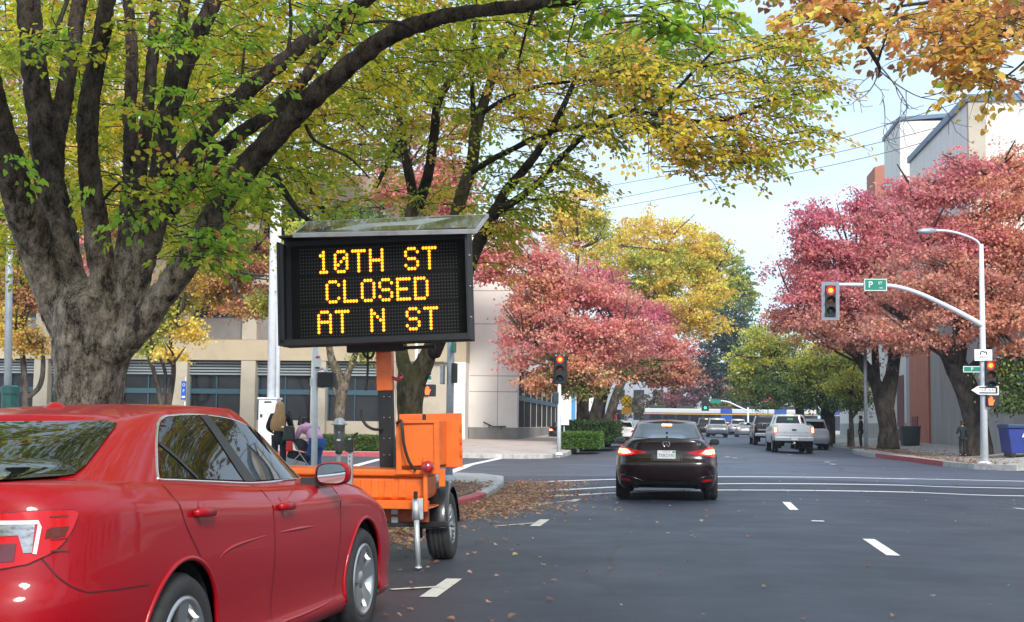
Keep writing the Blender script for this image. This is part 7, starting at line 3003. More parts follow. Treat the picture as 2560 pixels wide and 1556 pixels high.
for L_ in A_LIMBS:
    limb(mb, [(p[0], p[1], p[2] * 1.0, p[3]) for p in L_], n=26 if L_[0][2] > 105 else 16, ns=NSA, sub=9)
mb.v = [tuple(Vector(v) - TA0) for v in mb.v]


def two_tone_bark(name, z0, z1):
    """pale bark low on the trunk, blended to a darker tone with height"""
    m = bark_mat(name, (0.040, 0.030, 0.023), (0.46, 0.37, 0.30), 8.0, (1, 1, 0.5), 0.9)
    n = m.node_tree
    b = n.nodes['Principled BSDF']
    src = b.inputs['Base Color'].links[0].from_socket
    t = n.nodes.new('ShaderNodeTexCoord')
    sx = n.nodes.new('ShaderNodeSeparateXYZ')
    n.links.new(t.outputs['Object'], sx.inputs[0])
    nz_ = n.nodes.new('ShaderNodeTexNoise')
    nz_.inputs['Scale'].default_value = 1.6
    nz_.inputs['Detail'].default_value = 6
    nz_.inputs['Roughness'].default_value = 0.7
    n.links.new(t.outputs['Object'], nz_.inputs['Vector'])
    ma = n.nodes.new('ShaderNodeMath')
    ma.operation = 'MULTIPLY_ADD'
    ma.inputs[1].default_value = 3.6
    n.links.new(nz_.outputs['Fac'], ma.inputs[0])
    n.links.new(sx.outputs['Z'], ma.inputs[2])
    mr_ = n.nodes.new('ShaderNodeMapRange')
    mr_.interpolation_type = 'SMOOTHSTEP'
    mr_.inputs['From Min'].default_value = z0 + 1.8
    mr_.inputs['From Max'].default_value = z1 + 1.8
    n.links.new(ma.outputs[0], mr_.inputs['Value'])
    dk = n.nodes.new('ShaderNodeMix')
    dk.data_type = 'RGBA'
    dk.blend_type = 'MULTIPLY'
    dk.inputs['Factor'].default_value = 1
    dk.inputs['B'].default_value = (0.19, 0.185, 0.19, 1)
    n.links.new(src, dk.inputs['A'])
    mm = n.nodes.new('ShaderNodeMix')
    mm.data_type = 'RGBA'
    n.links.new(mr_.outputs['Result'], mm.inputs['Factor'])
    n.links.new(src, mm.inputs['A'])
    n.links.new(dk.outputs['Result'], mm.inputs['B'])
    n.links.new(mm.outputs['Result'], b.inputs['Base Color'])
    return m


trk = mb.build('trunk', two_tone_bark('height_graded_bark', 2.6, 4.3), TA, fix=False)
rm = trk.modifiers.new('merge', 'REMESH')
rm.mode = 'VOXEL'
rm.voxel_size = 0.028
rm.use_smooth_shade = True
sm_ = trk.modifiers.new('fillet', 'SMOOTH')
sm_.factor = 0.5
sm_.iterations = 7
tx = bpy.data.textures.new('bark_relief', 'CLOUDS')
tx.noise_scale = 0.11
tx.noise_depth = 4
dp = trk.modifiers.new('relief', 'DISPLACE')
dp.texture = tx
dp.texture_coords = 'LOCAL'
dp.strength = 0.055
dp.mid_level = 0.5
# small dead branches and side limbs
for pts in ([(1003, 75, 14, 14.3), (960, 55, 10, 14.1), (900, 52, 7, 14), (860, 62, 4, 14)], [(590, 240, 12, 16.7), (583, 190, 9, 16.7), (588, 120, 6, 16.8), (600, 40, 4, 17)],
            [(480, 345, 9, 16.4), (520, 345, 7, 16.2), (560, 335, 5, 16), (600, 350, 3, 15.9)], [(660, 420, 20, 15.4), (690, 470, 17, 15.6), (730, 520, 13, 15.9), (790, 560, 9, 16.2)],
            [(735, 300, 10, 15), (760, 340, 8, 15.1), (840, 380, 6, 15.3), (890, 430, 4, 15.4)], [(110, 130, 16, 16.6), (140, 60, 13, 16.8), (170, -20, 10, 17)], [(690, 145, 12, 17), (700, 60, 9, 17.1), (695, -20, 6, 17.2)],
            [(1285, 20, 10, 13.7), (1265, 80, 8, 13.9), (1250, 140, 5, 14.2)], [(530, 480, 9, 15.3), (500, 420, 6, 15.1), (440, 400, 4, 14.9)], [(250, 480, 8, 15.5), (290, 440, 6, 15.1), (330, 440, 4, 14.8)]):
    mb = MB()
    limb(mb, pts, n=8, ns=(0.1, 6))
    mb.v = [tuple(Vector(v) - TA0) for v in mb.v]
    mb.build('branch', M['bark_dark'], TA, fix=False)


P_AG = [(0.42, 0.52, 0.05), (0.54, 0.60, 0.06), (0.32, 0.44, 0.05), (0.64, 0.64, 0.06), (0.45, 0.55, 0.05)]
P_AY = [(0.86, 0.68, 0.06), (0.76, 0.66, 0.06), (0.90, 0.64, 0.08), (0.68, 0.64, 0.06)]
P_FRONT = [(0.32, 0.52, 0.06), (0.40, 0.60, 0.07), (0.27, 0.47, 0.06), (0.52, 0.62, 0.06), (0.36, 0.55, 0.06)]


def blend_pal(pa, pb_, scale=0.5, seed=0.0, bias=0.0):
    def f(O):
        n = len(O)
        a, b = pick(pa, n), pick(pb_, n)
        k = np.array([mnoise.noise(Vector((o[0] * scale + seed, o[1] * scale, o[2] * scale))) + random.gauss(0, 0.18) for o in O]) + bias
        return np.where((k > 0)[:, None], a, b)
    return f


tw = MB()
back = [(-40, -60), (1330, -60), (1290, 40), (1180, 120), (1000, 190), (860, 250), (760, 340), (700, 470), (610, 560), (480, 560), (430, 640), (330, 560), (250, 560), (190, 520), (110, 560), (40, 620), (-40, 620)]
P1, _ = region_points(back, 1080, 17.8, 22.5, thr=-0.08, seed=3)
top_ = [(-40, -60), (1500, -60), (1480, 30), (1300, 60), (1000, 40), (700, 160), (420, 200), (200, 120), (-40, 200)]
P2, _ = region_points(top_, 50, 14.8, 18, thr=0.12, seed=9)
# the crown carries on overhead, towards the viewer (mirrored in the car below)
P3 = []
while len(P3) < 820:
    q = Vector((random.uniform(-9, -0.3), random.uniform(4.5, 14), random.uniform(6.6, 9.2)))
    if mnoise.noise(q * 0.5) > -0.1:
        P3.append(q)
OO = P1 + P2
OA = np.array([tuple(p - TA0) for p in OO])
Dm = horiz_dirs(OO, (TA0.x, TA0.y), len(OO))
Ln = rng.uniform(0.5, 0.95, len(OO))
crA = sprays('crown', TA, OA, Dm, Ln, 26, (0.07, 0.11), blend_pal(P_AG, P_AY, 0.55, 2.0, 0.10), M['leaf'], tw, droop=0.3)
while len(P3) < 1030:
    q = Vector((random.uniform(-11, 1.5), random.uniform(13, 19), random.uniform(7.4, 9.8)))
    if mnoise.noise(q * 0.5) > -0.12:
        P3.append(q)
O3 = np.array([tuple(p - TA0) for p in P3])
sprays('overhead_foliage', TA, O3, horiz_dirs(P3, (TA0.x, TA0.y), len(P3)), rng.uniform(0.6, 1.1, len(P3)), 26, (0.12, 0.17), blend_pal(P_AG, P_AY, 0.55, 2.0, 0.10), M['leaf'])
front = []
for cx_, cy_, rx_, ry_, n_, Yq in ((370, 240, 60, 35, 16, 15.0), (440, 250, 70, 40, 16, 14.9), (540, 215, 70, 50, 14, 14.8), (310, 440, 90, 40, 20, 14.7), (440, 420, 110, 40, 28, 14.6), (560, 440, 80, 35, 20, 14.6), (330, 500, 60, 40, 12, 14.6),
                                   (480, 590, 100, 40, 26, 14.5), (540, 570, 60, 40, 14, 14.5), (370, 70, 60, 60, 14, 15.2), (450, 110, 60, 50, 10, 15.0), (120, 90, 40, 40, 7, 15.3), (20, 380, 40, 40, 7, 14.3), (60, 130, 40, 30, 6, 15), (560, 90, 80, 60, 14, 15.4), (800, 40, 110, 30, 16, 14.3),
                                   (1420, 40, 60, 40, 18, 13.3), (1540, 20, 90, 50, 26, 13.2), (1640, 60, 80, 55, 20, 13.3), (1730, 20, 80, 40, 14, 13.4), (1290, 60, 40, 40, 10, 13.8)):
    for _ in range(int(n_ * 0.62)):
        a, r_ = random.uniform(0, 6.28), math.sqrt(random.random())
        front.append(at(cx_ + math.cos(a) * rx_ * r_, cy_ + math.sin(a) * ry_ * r_, Yq + random.uniform(-0.35, 0.35)))
OF = np.array([tuple(p - TA0) for p in front])
df = unit(len(front))
df[:, 2] = df[:, 2] * 0.25 - 0.05
df[:, 0] += 0.55
sprays('front_foliage', TA, OF, df, rng.uniform(0.3, 0.55, len(front)), 15, (0.07, 0.11), blend_pal(P_FRONT, [(0.36, 0.48, 0.05), (0.66, 0.56, 0.06), (0.30, 0.44, 0.05)], 0.8, 5.0, 0.28), M['leaf'], tw, droop=0.35)
tw.build('twigs', M['twig'], TA, fix=False)

# ---------------------------------------------------------------- second tree, forking behind the message board
YB_ = 22.0
pb = at(985, 1150, YB_)
TBt = thing('zelkova_tree', (pb.x, YB_, swz(pb.x, YB_)), 'forked mossy tree behind the message board with branches spreading over the street', 'tree')
T0 = Vector(TBt.location)
mb = MB()
B_LIMBS = [
    [(985, 1160, 84, 22), (985, 1060, 66, 22), (986, 980, 62, 22), (990, 915, 74, 22), (996, 880, 70, 22)],
    [(985, 925, 46, 22), (968, 860, 32, 22), (962, 780, 30, 22.2), (968, 680, 30, 22.4), (980, 560, 31, 22.6), (1000, 480, 36, 22.8)],
    [(1000, 500, 27, 22.8), (985, 420, 24, 23), (968, 340, 20, 23.2), (958, 260, 16, 23.4), (940, 180, 10, 23.6)],
    [(1004, 500, 30, 22.8), (1030, 420, 26, 22.7), (1044, 330, 23, 22.6), (1056, 240, 22, 22.5), (1095, 180, 16, 22.5), (1140, 110, 11, 22.5), (1160, 20, 8, 22.5)],
    [(968, 335, 16, 23.2), (935, 390, 13, 23), (905, 450, 10, 22.8)],
    [(1000, 915, 58, 22), (1032, 850, 40, 21.9), (1062, 770, 36, 21.8), (1082, 660, 35, 21.7), (1092, 560, 34, 21.6), (1110, 470, 34, 21.5), (1135, 400, 31, 21.4), (1146, 310, 29, 21.3), (1172, 225, 24, 21.2), (1205, 140, 18, 21.2), (1248, 60, 14, 21.1), (1310, -10, 9, 21)],
    [(1142, 330, 14, 21.3), (1138, 240, 13, 21.3), (1136, 160, 11, 21.3), (1142, 60, 9, 21.3), (1150, -20, 6, 21.3)],
    [(1040, 850, 42, 21.9), (1080, 770, 36, 21.6), (1112, 690, 34, 21.3), (1140, 612, 33, 21.0), (1166, 556, 34, 20.8), (1196, 500, 30, 20.6)],
    [(1186, 520, 24, 20.7), (1214, 466, 24, 20.5), (1256, 415, 22, 20.3), (1294, 366, 20, 20.1), (1330, 305, 17, 20), (1356, 255, 15, 19.9), (1376, 210, 12, 19.8), (1396, 160, 9, 19.7)],
    [(1192, 512, 20, 20.7), (1245, 480, 19, 20.4), (1295, 440, 18, 20.1), (1346, 384, 16, 19.8), (1402, 330, 13, 19.5), (1462, 284, 10, 19.2), (1530, 250, 7, 19)],
    [(1130, 418, 15, 21.4), (1182, 385, 15, 21.1), (1240, 356, 14, 20.8), (1300, 325, 13, 20.5), (1350, 312, 10, 20.3), (1420, 300, 7, 20)],
    [(1150, 280, 12, 21.3), (1195, 250, 11, 21), (1245, 226, 10, 20.8), (1310, 205, 9, 20.5), (1380, 196, 7, 20.2), (1450, 190, 5, 20)],
    [(1420, 312, 10, 19.4), (1500, 268, 11, 19.1), (1575, 276, 10, 18.8), (1660, 291, 9, 18.5), (1740, 290, 8, 18.3), (1800, 268, 7, 18.1), (1860, 240, 5, 18), (1930, 225, 3, 17.9)],
    [(1575, 276, 8, 18.8), (1625, 220, 8, 18.7), (1680, 160, 7, 18.6), (1730, 110, 5, 18.5)],
    [(1470, 180, 7, 20), (1560, 150, 7, 19.8), (1650, 165, 6, 19.6), (1750, 150, 5, 19.4), (1850, 130, 4, 19.2)],
    [(820, 560, 12, 22.5), (760, 480, 14, 22.3), (710, 400, 12, 22.2), (665, 340, 8, 22)],
    [(984, 900, 20, 22), (940, 800, 18, 22.3), (880, 680, 15, 22.5), (820, 560, 13, 22.5)],
    [(1585, 300, 4, 18.7), (1600, 340, 3, 18.6), (1640, 385, 3, 18.5), (1680, 430, 2, 18.4)],
    [(1660, 292, 4, 18.5), (1720, 340, 3, 18.3), (1790, 380, 2.5, 18.1), (1830, 400, 2, 18)],
    [(1250, 110, 10, 21), (1290, 60, 9, 21), (1340, 30, 7, 21)],
]
for L_ in B_LIMBS:
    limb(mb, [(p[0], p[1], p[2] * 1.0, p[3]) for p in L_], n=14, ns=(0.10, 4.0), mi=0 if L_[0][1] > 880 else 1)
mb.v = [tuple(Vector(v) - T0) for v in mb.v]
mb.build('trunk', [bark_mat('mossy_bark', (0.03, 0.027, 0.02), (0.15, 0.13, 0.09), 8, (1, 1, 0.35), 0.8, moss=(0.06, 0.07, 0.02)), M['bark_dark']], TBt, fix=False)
tw = MB()
bpolyL = [(640, 330), (760, 250), (860, 170), (1000, 110), (1130, 60), (1260, 60), (1260, 180), (1200, 330), (1230, 420), (1190, 480), (1120, 520), (1040, 500), (960, 500), (900, 500), (840, 530), (760, 500), (690, 500), (650, 520)]
bpolyM = [(1150, 40), (1500, 50), (1620, 120), (1500, 330), (1420, 330), (1330, 420), (1270, 470), (1200, 510), (1190, 400), (1230, 300)]
bpolyR = [(1360, 60), (1700, 60), (1900, 90), (2000, 130), (1960, 215), (1930, 270), (1840, 300), (1760, 330), (1640, 340), (1560, 320), (1440, 330), (1360, 260)]
bdrop = [(1560, 300), (1700, 320), (1840, 320), (1960, 290), (1975, 315), (1900, 350), (1830, 405), (1760, 420), (1720, 470), (1660, 455), (1600, 420), (1560, 370)]
blow = [(1170, 540), (1240, 470), (1300, 455), (1370, 400), (1395, 420), (1330, 470), (1260, 500), (1200, 560), (1150, 640), (1135, 610)]
Q = []
for poly, n_, a_, b_, th_, sd_ in ((bpolyL, 340, 20.8, 24.5, -0.12, 1.0), (bpolyM, 230, 18.8, 22.5, -0.14, 4.0), (bpolyR, 300, 17.2, 21, -0.16, 7.0), (bdrop, 75, 17.4, 19.2, -0.05, 2.0), (blow, 60, 20, 21.5, -0.1, 3.0)):
    q, _ = region_points(poly, n_, a_, b_, thr=th_, seed=sd_, fr=4.5)
    Q += q
q, _ = region_points([(700, -70), (1200, -60), (1700, -60), (1900, -40), (1700, -200), (1300, -330), (900, -300)], 150, 18.5, 23.5, thr=-0.1, seed=5, fr=4)
Q += q
OB = np.array([tuple(p - T0) for p in Q])
Db = horiz_dirs(Q, (T0.x, T0.y), len(Q))
P_BG = [(0.34, 0.44, 0.06), (0.44, 0.53, 0.07), (0.53, 0.56, 0.07), (0.36, 0.46, 0.07), (0.60, 0.58, 0.08)]
P_BY = [(0.84, 0.62, 0.08), (0.76, 0.62, 0.08), (0.88, 0.60, 0.11), (0.66, 0.60, 0.08), (0.84, 0.48, 0.12)]


def palB(O):
    a, b = pick(P_BG, len(O)), pick(P_BY, len(O))
    k = np.array([mnoise.noise(Vector((o[0] * 0.6, o[1] * 0.6, o[2] * 0.9))) + random.gauss(0, 0.2) - 0.035 * o[0] + 0.16 for o in O])
    return np.where((k > 0)[:, None], a, b)


sprays('crown', TBt, OB, Db, rng.uniform(0.4, 0.8, len(Q)), 26, (0.062, 0.095), palB, M['leaf'], tw, droop=0.32, flat=0.5)
tw.build('twigs', M['twig'], TBt, fix=False)

# ---------------------------------------------------------------- orange tree hanging in from the top right, trunk outside the frame
TO0 = Vector((12.2, 24.0, swz(12.2, 24)))
TO = thing('maple_tree', TO0, 'orange leaved tree reaching in at the top right corner', 'tree')
mb = MB()
mb.tube([TO0 + Vector(p) for p in ((0, 0, -0.1), (0.02, 0, 1.2), (-0.05, -0.1, 2.6), (-0.2, -0.3, 3.6))], [0.36, 0.30, 0.26, 0.24], n=14, ns=(0.12, 3), mi=0)
for pts in ([(9, 19.4, 0)],):
    pass
base = TO0 + Vector((-0.2, -0.3, 3.4))
for pts in ([(2600, -40, 20, 21), (2520, 30, 16, 20.5), (2440, 80, 20, 20.2), (2350, 62, 15, 20), (2320, 45, 9, 19.9)], [(2560, -60, 16, 21), (2400, -10, 12, 20.4), (2250, 5, 9, 20), (2170, 15, 7, 19.8), (2100, 30, 5, 19.6)],
            [(2175, 0, 7, 19.8), (2145, 50, 6, 19.7), (2125, 110, 5, 19.6), (2112, 150, 7, 19.6)], [(2030, 40, 9, 19.9), (2070, 90, 9, 19.8), (2110, 150, 10, 19.6), (2118, 175, 5, 19.6)],
            [(2600, 60, 9, 20), (2500, 120, 7, 20), (2440, 170, 5, 20), (2380, 215, 4, 20)]):
    limb(mb, pts, n=8, ns=(0.1, 6), mi=1)
    if pts[0][0] > 2500:
        e = at(pts[0][0], pts[0][1], pts[0][3])
        mb.tube(catmull([base, base + (e - base) * 0.5 + Vector((0, 0, 0.6)), e], 6), [0.16 - 0.009 * i for i in range(13)], n=10, ns=(0.1, 4), mi=1)


def bare(mb, dx, dy, Y, ang, ln, w_, depth):
    """a bare forking twig, drawn by growth"""
    pts = [(dx, dy, w_, Y)]
    a = ang
    for i in range(4):
        a += random.uniform(-0.28, 0.28)
        dx, dy = dx + math.cos(a) * ln / 4, dy + math.sin(a) * ln / 4
        pts.append((dx, dy, max(0.6, w_ * (1 - 0.12 * (i + 1))), Y + random.uniform(-0.05, 0.05)))
        if depth > 0 and i > 0:
            bare(mb, dx, dy, Y, a + random.choice((-1, 1)) * random.uniform(0.5, 1.0), ln * 0.55, w_ * 0.6, depth - 1)
    limb(mb, pts, n=5, sub=2, mi=2)


for dx, dy, ang, ln, w_ in ((2112, 165, 1.45, 75, 4.2), (2118, 160, 0.75, 120, 4.2), (2116, 170, 0.45, 160, 4.0), (2108, 170, 2.2, 75, 3), (2135, 130, -0.3, 95, 3), (2125, 240, 1.2, 80, 3), (2225, 225, 0.2, 70, 3)):
    bare(mb, dx, dy, 19.6, ang, ln, w_, 2)
mb.v = [tuple(Vector(v) - TO0) for v in mb.v]
mb.build('trunk', [M['bark'], M['bark_dark'], mat('pale_bare_twig', (0.17, 0.18, 0.22), 0.8)], TO, fix=False)
tw = MB()
Q = []
for poly, n_, a_, b_, th_ in (([(2120, -60), (2560, -60), (2560, 60), (2500, 90), (2420, 150), (2300, 160), (2200, 130), (2140, 80)], 140, 18.5, 22, -0.12), ([(1880, -50), (2140, -50), (2110, 60), (2060, 120), (1990, 150), (1930, 90)], 50, 18.6, 21, -0.04),
                              ([(2320, 100), (2520, 60), (2520, 200), (2420, 220), (2350, 230)], 30, 18.8, 21, -0.02)):
    q, _ = region_points(poly, n_, a_, b_, thr=th_, seed=11, fr=4)
    Q += q
# a high crown beyond the frame, seen in the car's windows
for _ in range(300):
    v = Vector((random.gauss(0, 1), random.gauss(0, 1), random.gauss(0, 0.6)))
    v.normalize()
    Q.append(TO0 + Vector((0.2, -0.5, 6.6)) + Vector((v.x * 4.2, v.y * 4.6, v.z * 2.6)) * random.uniform(0.55, 1))
OT = np.array([tuple(p - TO0) for p in Q])
Dt = horiz_dirs(Q, (TO0.x, TO0.y), len(Q))
P_OR = [(0.86, 0.52, 0.13), (0.90, 0.63, 0.14), (0.82, 0.42, 0.14), (0.88, 0.68, 0.14), (0.80, 0.36, 0.16)]
P_OD = [(0.42, 0.18, 0.10), (0.52, 0.38, 0.10), (0.46, 0.42, 0.10), (0.38, 0.13, 0.10)]
sprays('crown', TO, OT, Dt, rng.uniform(0.4, 0.8, len(Q)), 20, (0.09, 0.14), blend_pal(P_OR, P_OD, 0.7, 1.0, 0.2), M['leaf'], tw, droop=0.4, wid=0.46)
tw.build('twigs', M['twig'], TO, fix=False)


# ---------------------------------------------------------------- trees farther off: lobed crowns of many leaf clusters
def far_tree(name, label, base, limbs, lobes, nclu, nleaf, size, group=None, bark=None, thr=-0.15, shell=0.45, cl=0.55, flatc=0.6, seed=0.0):
    """base (dx, dy, Y); lobes: (dx, dy, Y, rx, ry, weight, palette) with radii in photo px"""
    p = at(base[0], base[1], base[2])
    o = Vector((p.x, base[2], swz(p.x, base[2])))
    t = thing(name, o, label, 'tree', group)
    mb = MB()
    for L_ in limbs:
        limb(mb, L_, n=10, ns=(0.08, 2.0))
    ends = [(l[-1][0], l[-1][1], l[-1][3]) for l in limbs] + [(l[len(l) // 2][0], l[len(l) // 2][1], l[len(l) // 2][3]) for l in limbs]
    for (lx, ly, lY, lrx, lry, lw, _) in lobes if limbs and base[2] < 110 else ():
        ex = min(ends, key=lambda e: (e[0] - lx) ** 2 + (e[1] - ly - 0.5 * lry) ** 2)
        for q in range(3):
            tx, ty = lx + random.uniform(-0.9, 0.9) * lrx, ly - random.uniform(0.2, 0.95) * lry
            mx_, my_ = (ex[0] + tx) / 2 + random.uniform(-12, 12), (ex[1] + ty) / 2 + random.uniform(0, 18)
            limb(mb, [(ex[0], ex[1], 8 * 60 / lY, ex[2]), (mx_, my_, 6 * 60 / lY, lY - 0.6), (tx, ty, 2.5 * 60 / lY, lY - random.uniform(0.5, 1.6))], n=6, sub=5)
    if limbs:
        mb.v = [tuple(Vector(v) - o) for v in mb.v]
        mb.build('trunk', bark or M['bark_far'], t, fix=False)
    W = np.array([l[5] for l in lobes], float)
    W /= W.sum()
    C, K = [], []
    cnt = rng.multinomial(nclu, W)
    for (dx, dy, Y, rx_, ry_, _, pal), n_ in zip(lobes, cnt):
        c = at(dx, dy, Y)
        s_ = DS * Y / F_PX
        a, b = rx_ * s_, ry_ * s_
        k = 0
        tries = 0
        while k < n_ and tries < n_ * 40:
            tries += 1
            v = Vector((random.gauss(0, 1), random.gauss(0, 1), random.gauss(0, 1))).normalized()
            r_ = shell + (1 - shell) * random.random() ** 0.7
            r_ *= 1 + 0.38 * mnoise.noise(Vector((v.x * 2.6 + seed, v.y * 2.6, v.z * 2.6 + dx)))
            if random.random() < 0.14:
                r_ *= random.uniform(1.0, 1.28)
            q = c + Vector((v.x * a * r_, v.y * a * 0.8 * r_, v.z * b * r_))
            if q.z < 2.2 or mnoise.noise(Vector((q.x * 0.55 + seed, q.y * 0.55, q.z * 1.1))) < thr:
                continue
            C.append(q - o)
            K.append(pal)
            k += 1
    C_ = np.array([tuple(q) for q in C])
    col = np.concatenate([pick(pl, 1) for pl in K])
    N = len(C_)
    az = rng.uniform(0, 2 * math.pi, N)
    A1 = np.stack([np.cos(az), np.sin(az), rng.uniform(-0.25, 0.35, N)], 1)
    A2 = np.stack([-np.sin(az), np.cos(az), rng.uniform(-0.15, 0.15, N)], 1)
    w3 = rng.normal(size=(N, nleaf, 3)) * (cl * rng.uniform(0.6, 1.35, (N, 1, 1)))
    off = A1[:, None, :] * w3[..., :1] * 0.72 + A2[:, None, :] * w3[..., 1:2] * 0.42
    off[..., 2] += w3[..., 2] * 0.16 - 0.12 * np.abs(w3[..., 0])
    P = (C_[:, None, :] + off).reshape(-1, 3)
    d = rng.normal(size=P.shape)
    d[:, 2] -= 0.35
    nr = np.tile([0, -0.25, 0.9], (len(P), 1)) + rng.normal(size=P.shape) * flatc
    col = col * rng.uniform(0.78, 1.18, (N, 1))
    cc = np.repeat(col, nleaf, 0) * rng.uniform(0.72, 1.28, (len(P), 1))
    leaf_mesh('crown', P, d, nr, rng.uniform(size[0], size[1], len(P)), np.clip(cc, 0.004, 0.9), M['far_leaf'], t, simple=True, wid=0.40)
    return t


PINK = [(0.77, 0.30, 0.28), (0.80, 0.34, 0.29), (0.73, 0.25, 0.25), (0.80, 0.41, 0.30)]
PINKD = [(0.66, 0.19, 0.25), (0.70, 0.23, 0.28), (0.62, 0.17, 0.24)]
SALM = [(0.76, 0.38, 0.24), (0.74, 0.33, 0.20), (0.70, 0.43, 0.22)]
OLIV = [(0.26, 0.28, 0.08), (0.33, 0.31, 0.10), (0.20, 0.24, 0.08), (0.52, 0.32, 0.14)]
YELL = [(0.97, 0.64, 0.13), (0.95, 0.66, 0.13), (0.97, 0.60, 0.18), (0.90, 0.64, 0.13)]
YGRN = [(0.54, 0.54, 0.10), (0.45, 0.49, 0.10), (0.64, 0.58, 0.10), (0.37, 0.43, 0.10)]
GREN = [(0.15, 0.24, 0.08), (0.20, 0.28, 0.08), (0.24, 0.30, 0.09), (0.12, 0.20, 0.07)]
DARK = [(0.05, 0.10, 0.08), (0.065, 0.12, 0.09), (0.08, 0.11, 0.09), (0.09, 0.08, 0.10)]
RED_ = [(0.72, 0.26, 0.28), (0.76, 0.29, 0.29), (0.67, 0.23, 0.27), (0.74, 0.32, 0.27)]
RUST = [(0.68, 0.30, 0.24), (0.61, 0.28, 0.21), (0.71, 0.34, 0.25), (0.58, 0.31, 0.20)]
RORG = [(0.78, 0.37, 0.23), (0.73, 0.33, 0.22)]

far_tree('pistache_tree', 'pink and salmon leaved tree spreading over the far left corner', (1402, 1064, 68),
         [[(1400, 1070, 34, 68), (1402, 1000, 30, 68), (1400, 930, 30, 68), (1390, 860, 22, 68), (1370, 780, 16, 68), (1350, 690, 10, 68)], [(1402, 960, 22, 68), (1440, 880, 16, 68), (1490, 820, 12, 68), (1540, 780, 8, 68)], [(1398, 930, 18, 68), (1340, 870, 12, 67), (1290, 830, 8, 66)]],
         [(1360, 720, 67, 130, 120, 1.6, PINK), (1270, 640, 67, 85, 85, .75, PINK), (1330, 810, 66, 140, 90, 1.3, PINK), (1460, 800, 67, 120, 110, 1.2, PINK), (1440, 700, 69, 75, 70, .5, PINKD), (1520, 780, 70, 70, 70, .5, PINKD),
          (1375, 890, 65, 120, 42, .7, SALM), (1310, 900, 65, 55, 50, .35, SALM), (1375, 925, 65, 95, 32, .45, OLIV), (1330, 880, 65, 50, 35, .25, OLIV), (1300, 730, 66, 65, 90, .5, SALM), (1235, 800, 66, 35, 110, .07, PINK), (1220, 590, 67, 40, 60, .2, PINK)],
         1750, 26, (0.12, 0.19), thr=-0.09, seed=1.3, shell=0.3)
far_tree('pistache_tree', 'rosy tree with brownish underside right of the short signal pole', (1428, 1064, 79),
         [[(1428, 1066, 40, 79), (1436, 1000, 36, 79), (1456, 930, 28, 79), (1500, 860, 16, 79)]],
         [(1570, 850, 78, 95, 72, 1.2, PINK), (1612, 895, 77, 65, 48, .7, RUST), (1540, 880, 77, 75, 34, .6, OLIV), (1500, 850, 78, 80, 60, .6, PINK), (1560, 770, 80, 60, 50, .35, PINKD)], 820, 24, (0.13, 0.20), thr=-0.12, seed=4.1, shell=0.3)
far_tree('ash_tree', 'large golden yellow tree up the left side', (1455, 1058, 98),
         [[(1455, 1060, 26, 98), (1480, 960, 22, 98), (1530, 840, 18, 98), (1580, 700, 12, 98), (1600, 600, 7, 98)], [(1545, 900, 14, 98), (1620, 780, 10, 98), (1680, 700, 6, 98)]],
         [(1560, 590, 99, 130, 80, 1.3, YELL), (1480, 620, 98, 70, 80, .6, YELL), (1650, 620, 99, 100, 85, 1.0, YELL), (1620, 720, 96, 130, 75, 1.1, YELL), (1690, 760, 96, 80, 55, .6, YELL), (1560, 690, 97, 90, 80, .7, YGRN), (1580, 640, 96, 120, 60, .6, YGRN), (1720, 660, 100, 60, 90, .5, YGRN)],
         1500, 24, (0.16, 0.24), thr=-0.16, seed=2.2)
far_tree('ash_tree', 'smaller yellow tree top showing above the pink tree and wires', (1390, 1050, 88), [[(1388, 760, 14, 88), (1390, 600, 10, 88), (1395, 480, 5, 88)]],
         [(1390, 500, 88, 70, 55, 1, YELL), (1350, 540, 87, 60, 50, .6, YELL), (1420, 560, 88, 60, 60, .7, YGRN), (1390, 600, 88, 80, 60, .6, YELL)], 420, 24, (0.14, 0.21), thr=-0.15, seed=6)
far_tree('ash_tree', 'green tree right of the golden tree', (1740, 1040, 194), [],
         [(1730, 670, 195, 75, 90, 1.2, GREN), (1770, 730, 194, 55, 80, .8, GREN), (1700, 610, 195, 55, 50, .4, YGRN), (1790, 700, 193, 30, 60, .2, YGRN)], 520, 22, (0.3, 0.44), thr=-0.25, seed=3.7)
far_tree('cedar_tree', 'dark evergreen filling the gap below the golden tree', (1735, 1040, 190), [],
         [(1730, 850, 190, 60, 110, 1.4, DARK), (1770, 830, 191, 50, 90, .9, DARK), (1690, 900, 189, 45, 70, .6, DARK), (1790, 900, 192, 50, 60, .4, DARK), (1700, 930, 189, 60, 40, .4, [(0.30, 0.13, 0.14), (0.16, 0.15, 0.12)])], 700, 24, (0.28, 0.42), thr=-0.3, seed=8)
far_tree('ash_tree', 'yellow green tree over the charcoal pickup', (1925, 1060, 106), [[(1925, 1062, 24, 106), (1922, 960, 20, 106), (1900, 900, 12, 106), (1860, 860, 8, 106)], [(1922, 980, 14, 106), (1950, 900, 9, 106)]],
         [(1830, 860, 106, 70, 70, 1.0, YGRN), (1890, 850, 107, 60, 60, .7, YGRN), (1850, 930, 105, 90, 45, .8, GREN), (1930, 930, 106, 70, 50, .6, GREN), (1800, 900, 105, 40, 60, .4, YGRN), (1850, 800, 108, 50, 40, .3, YGRN)], 900, 24, (0.15, 0.23), thr=-0.2, seed=5.5)
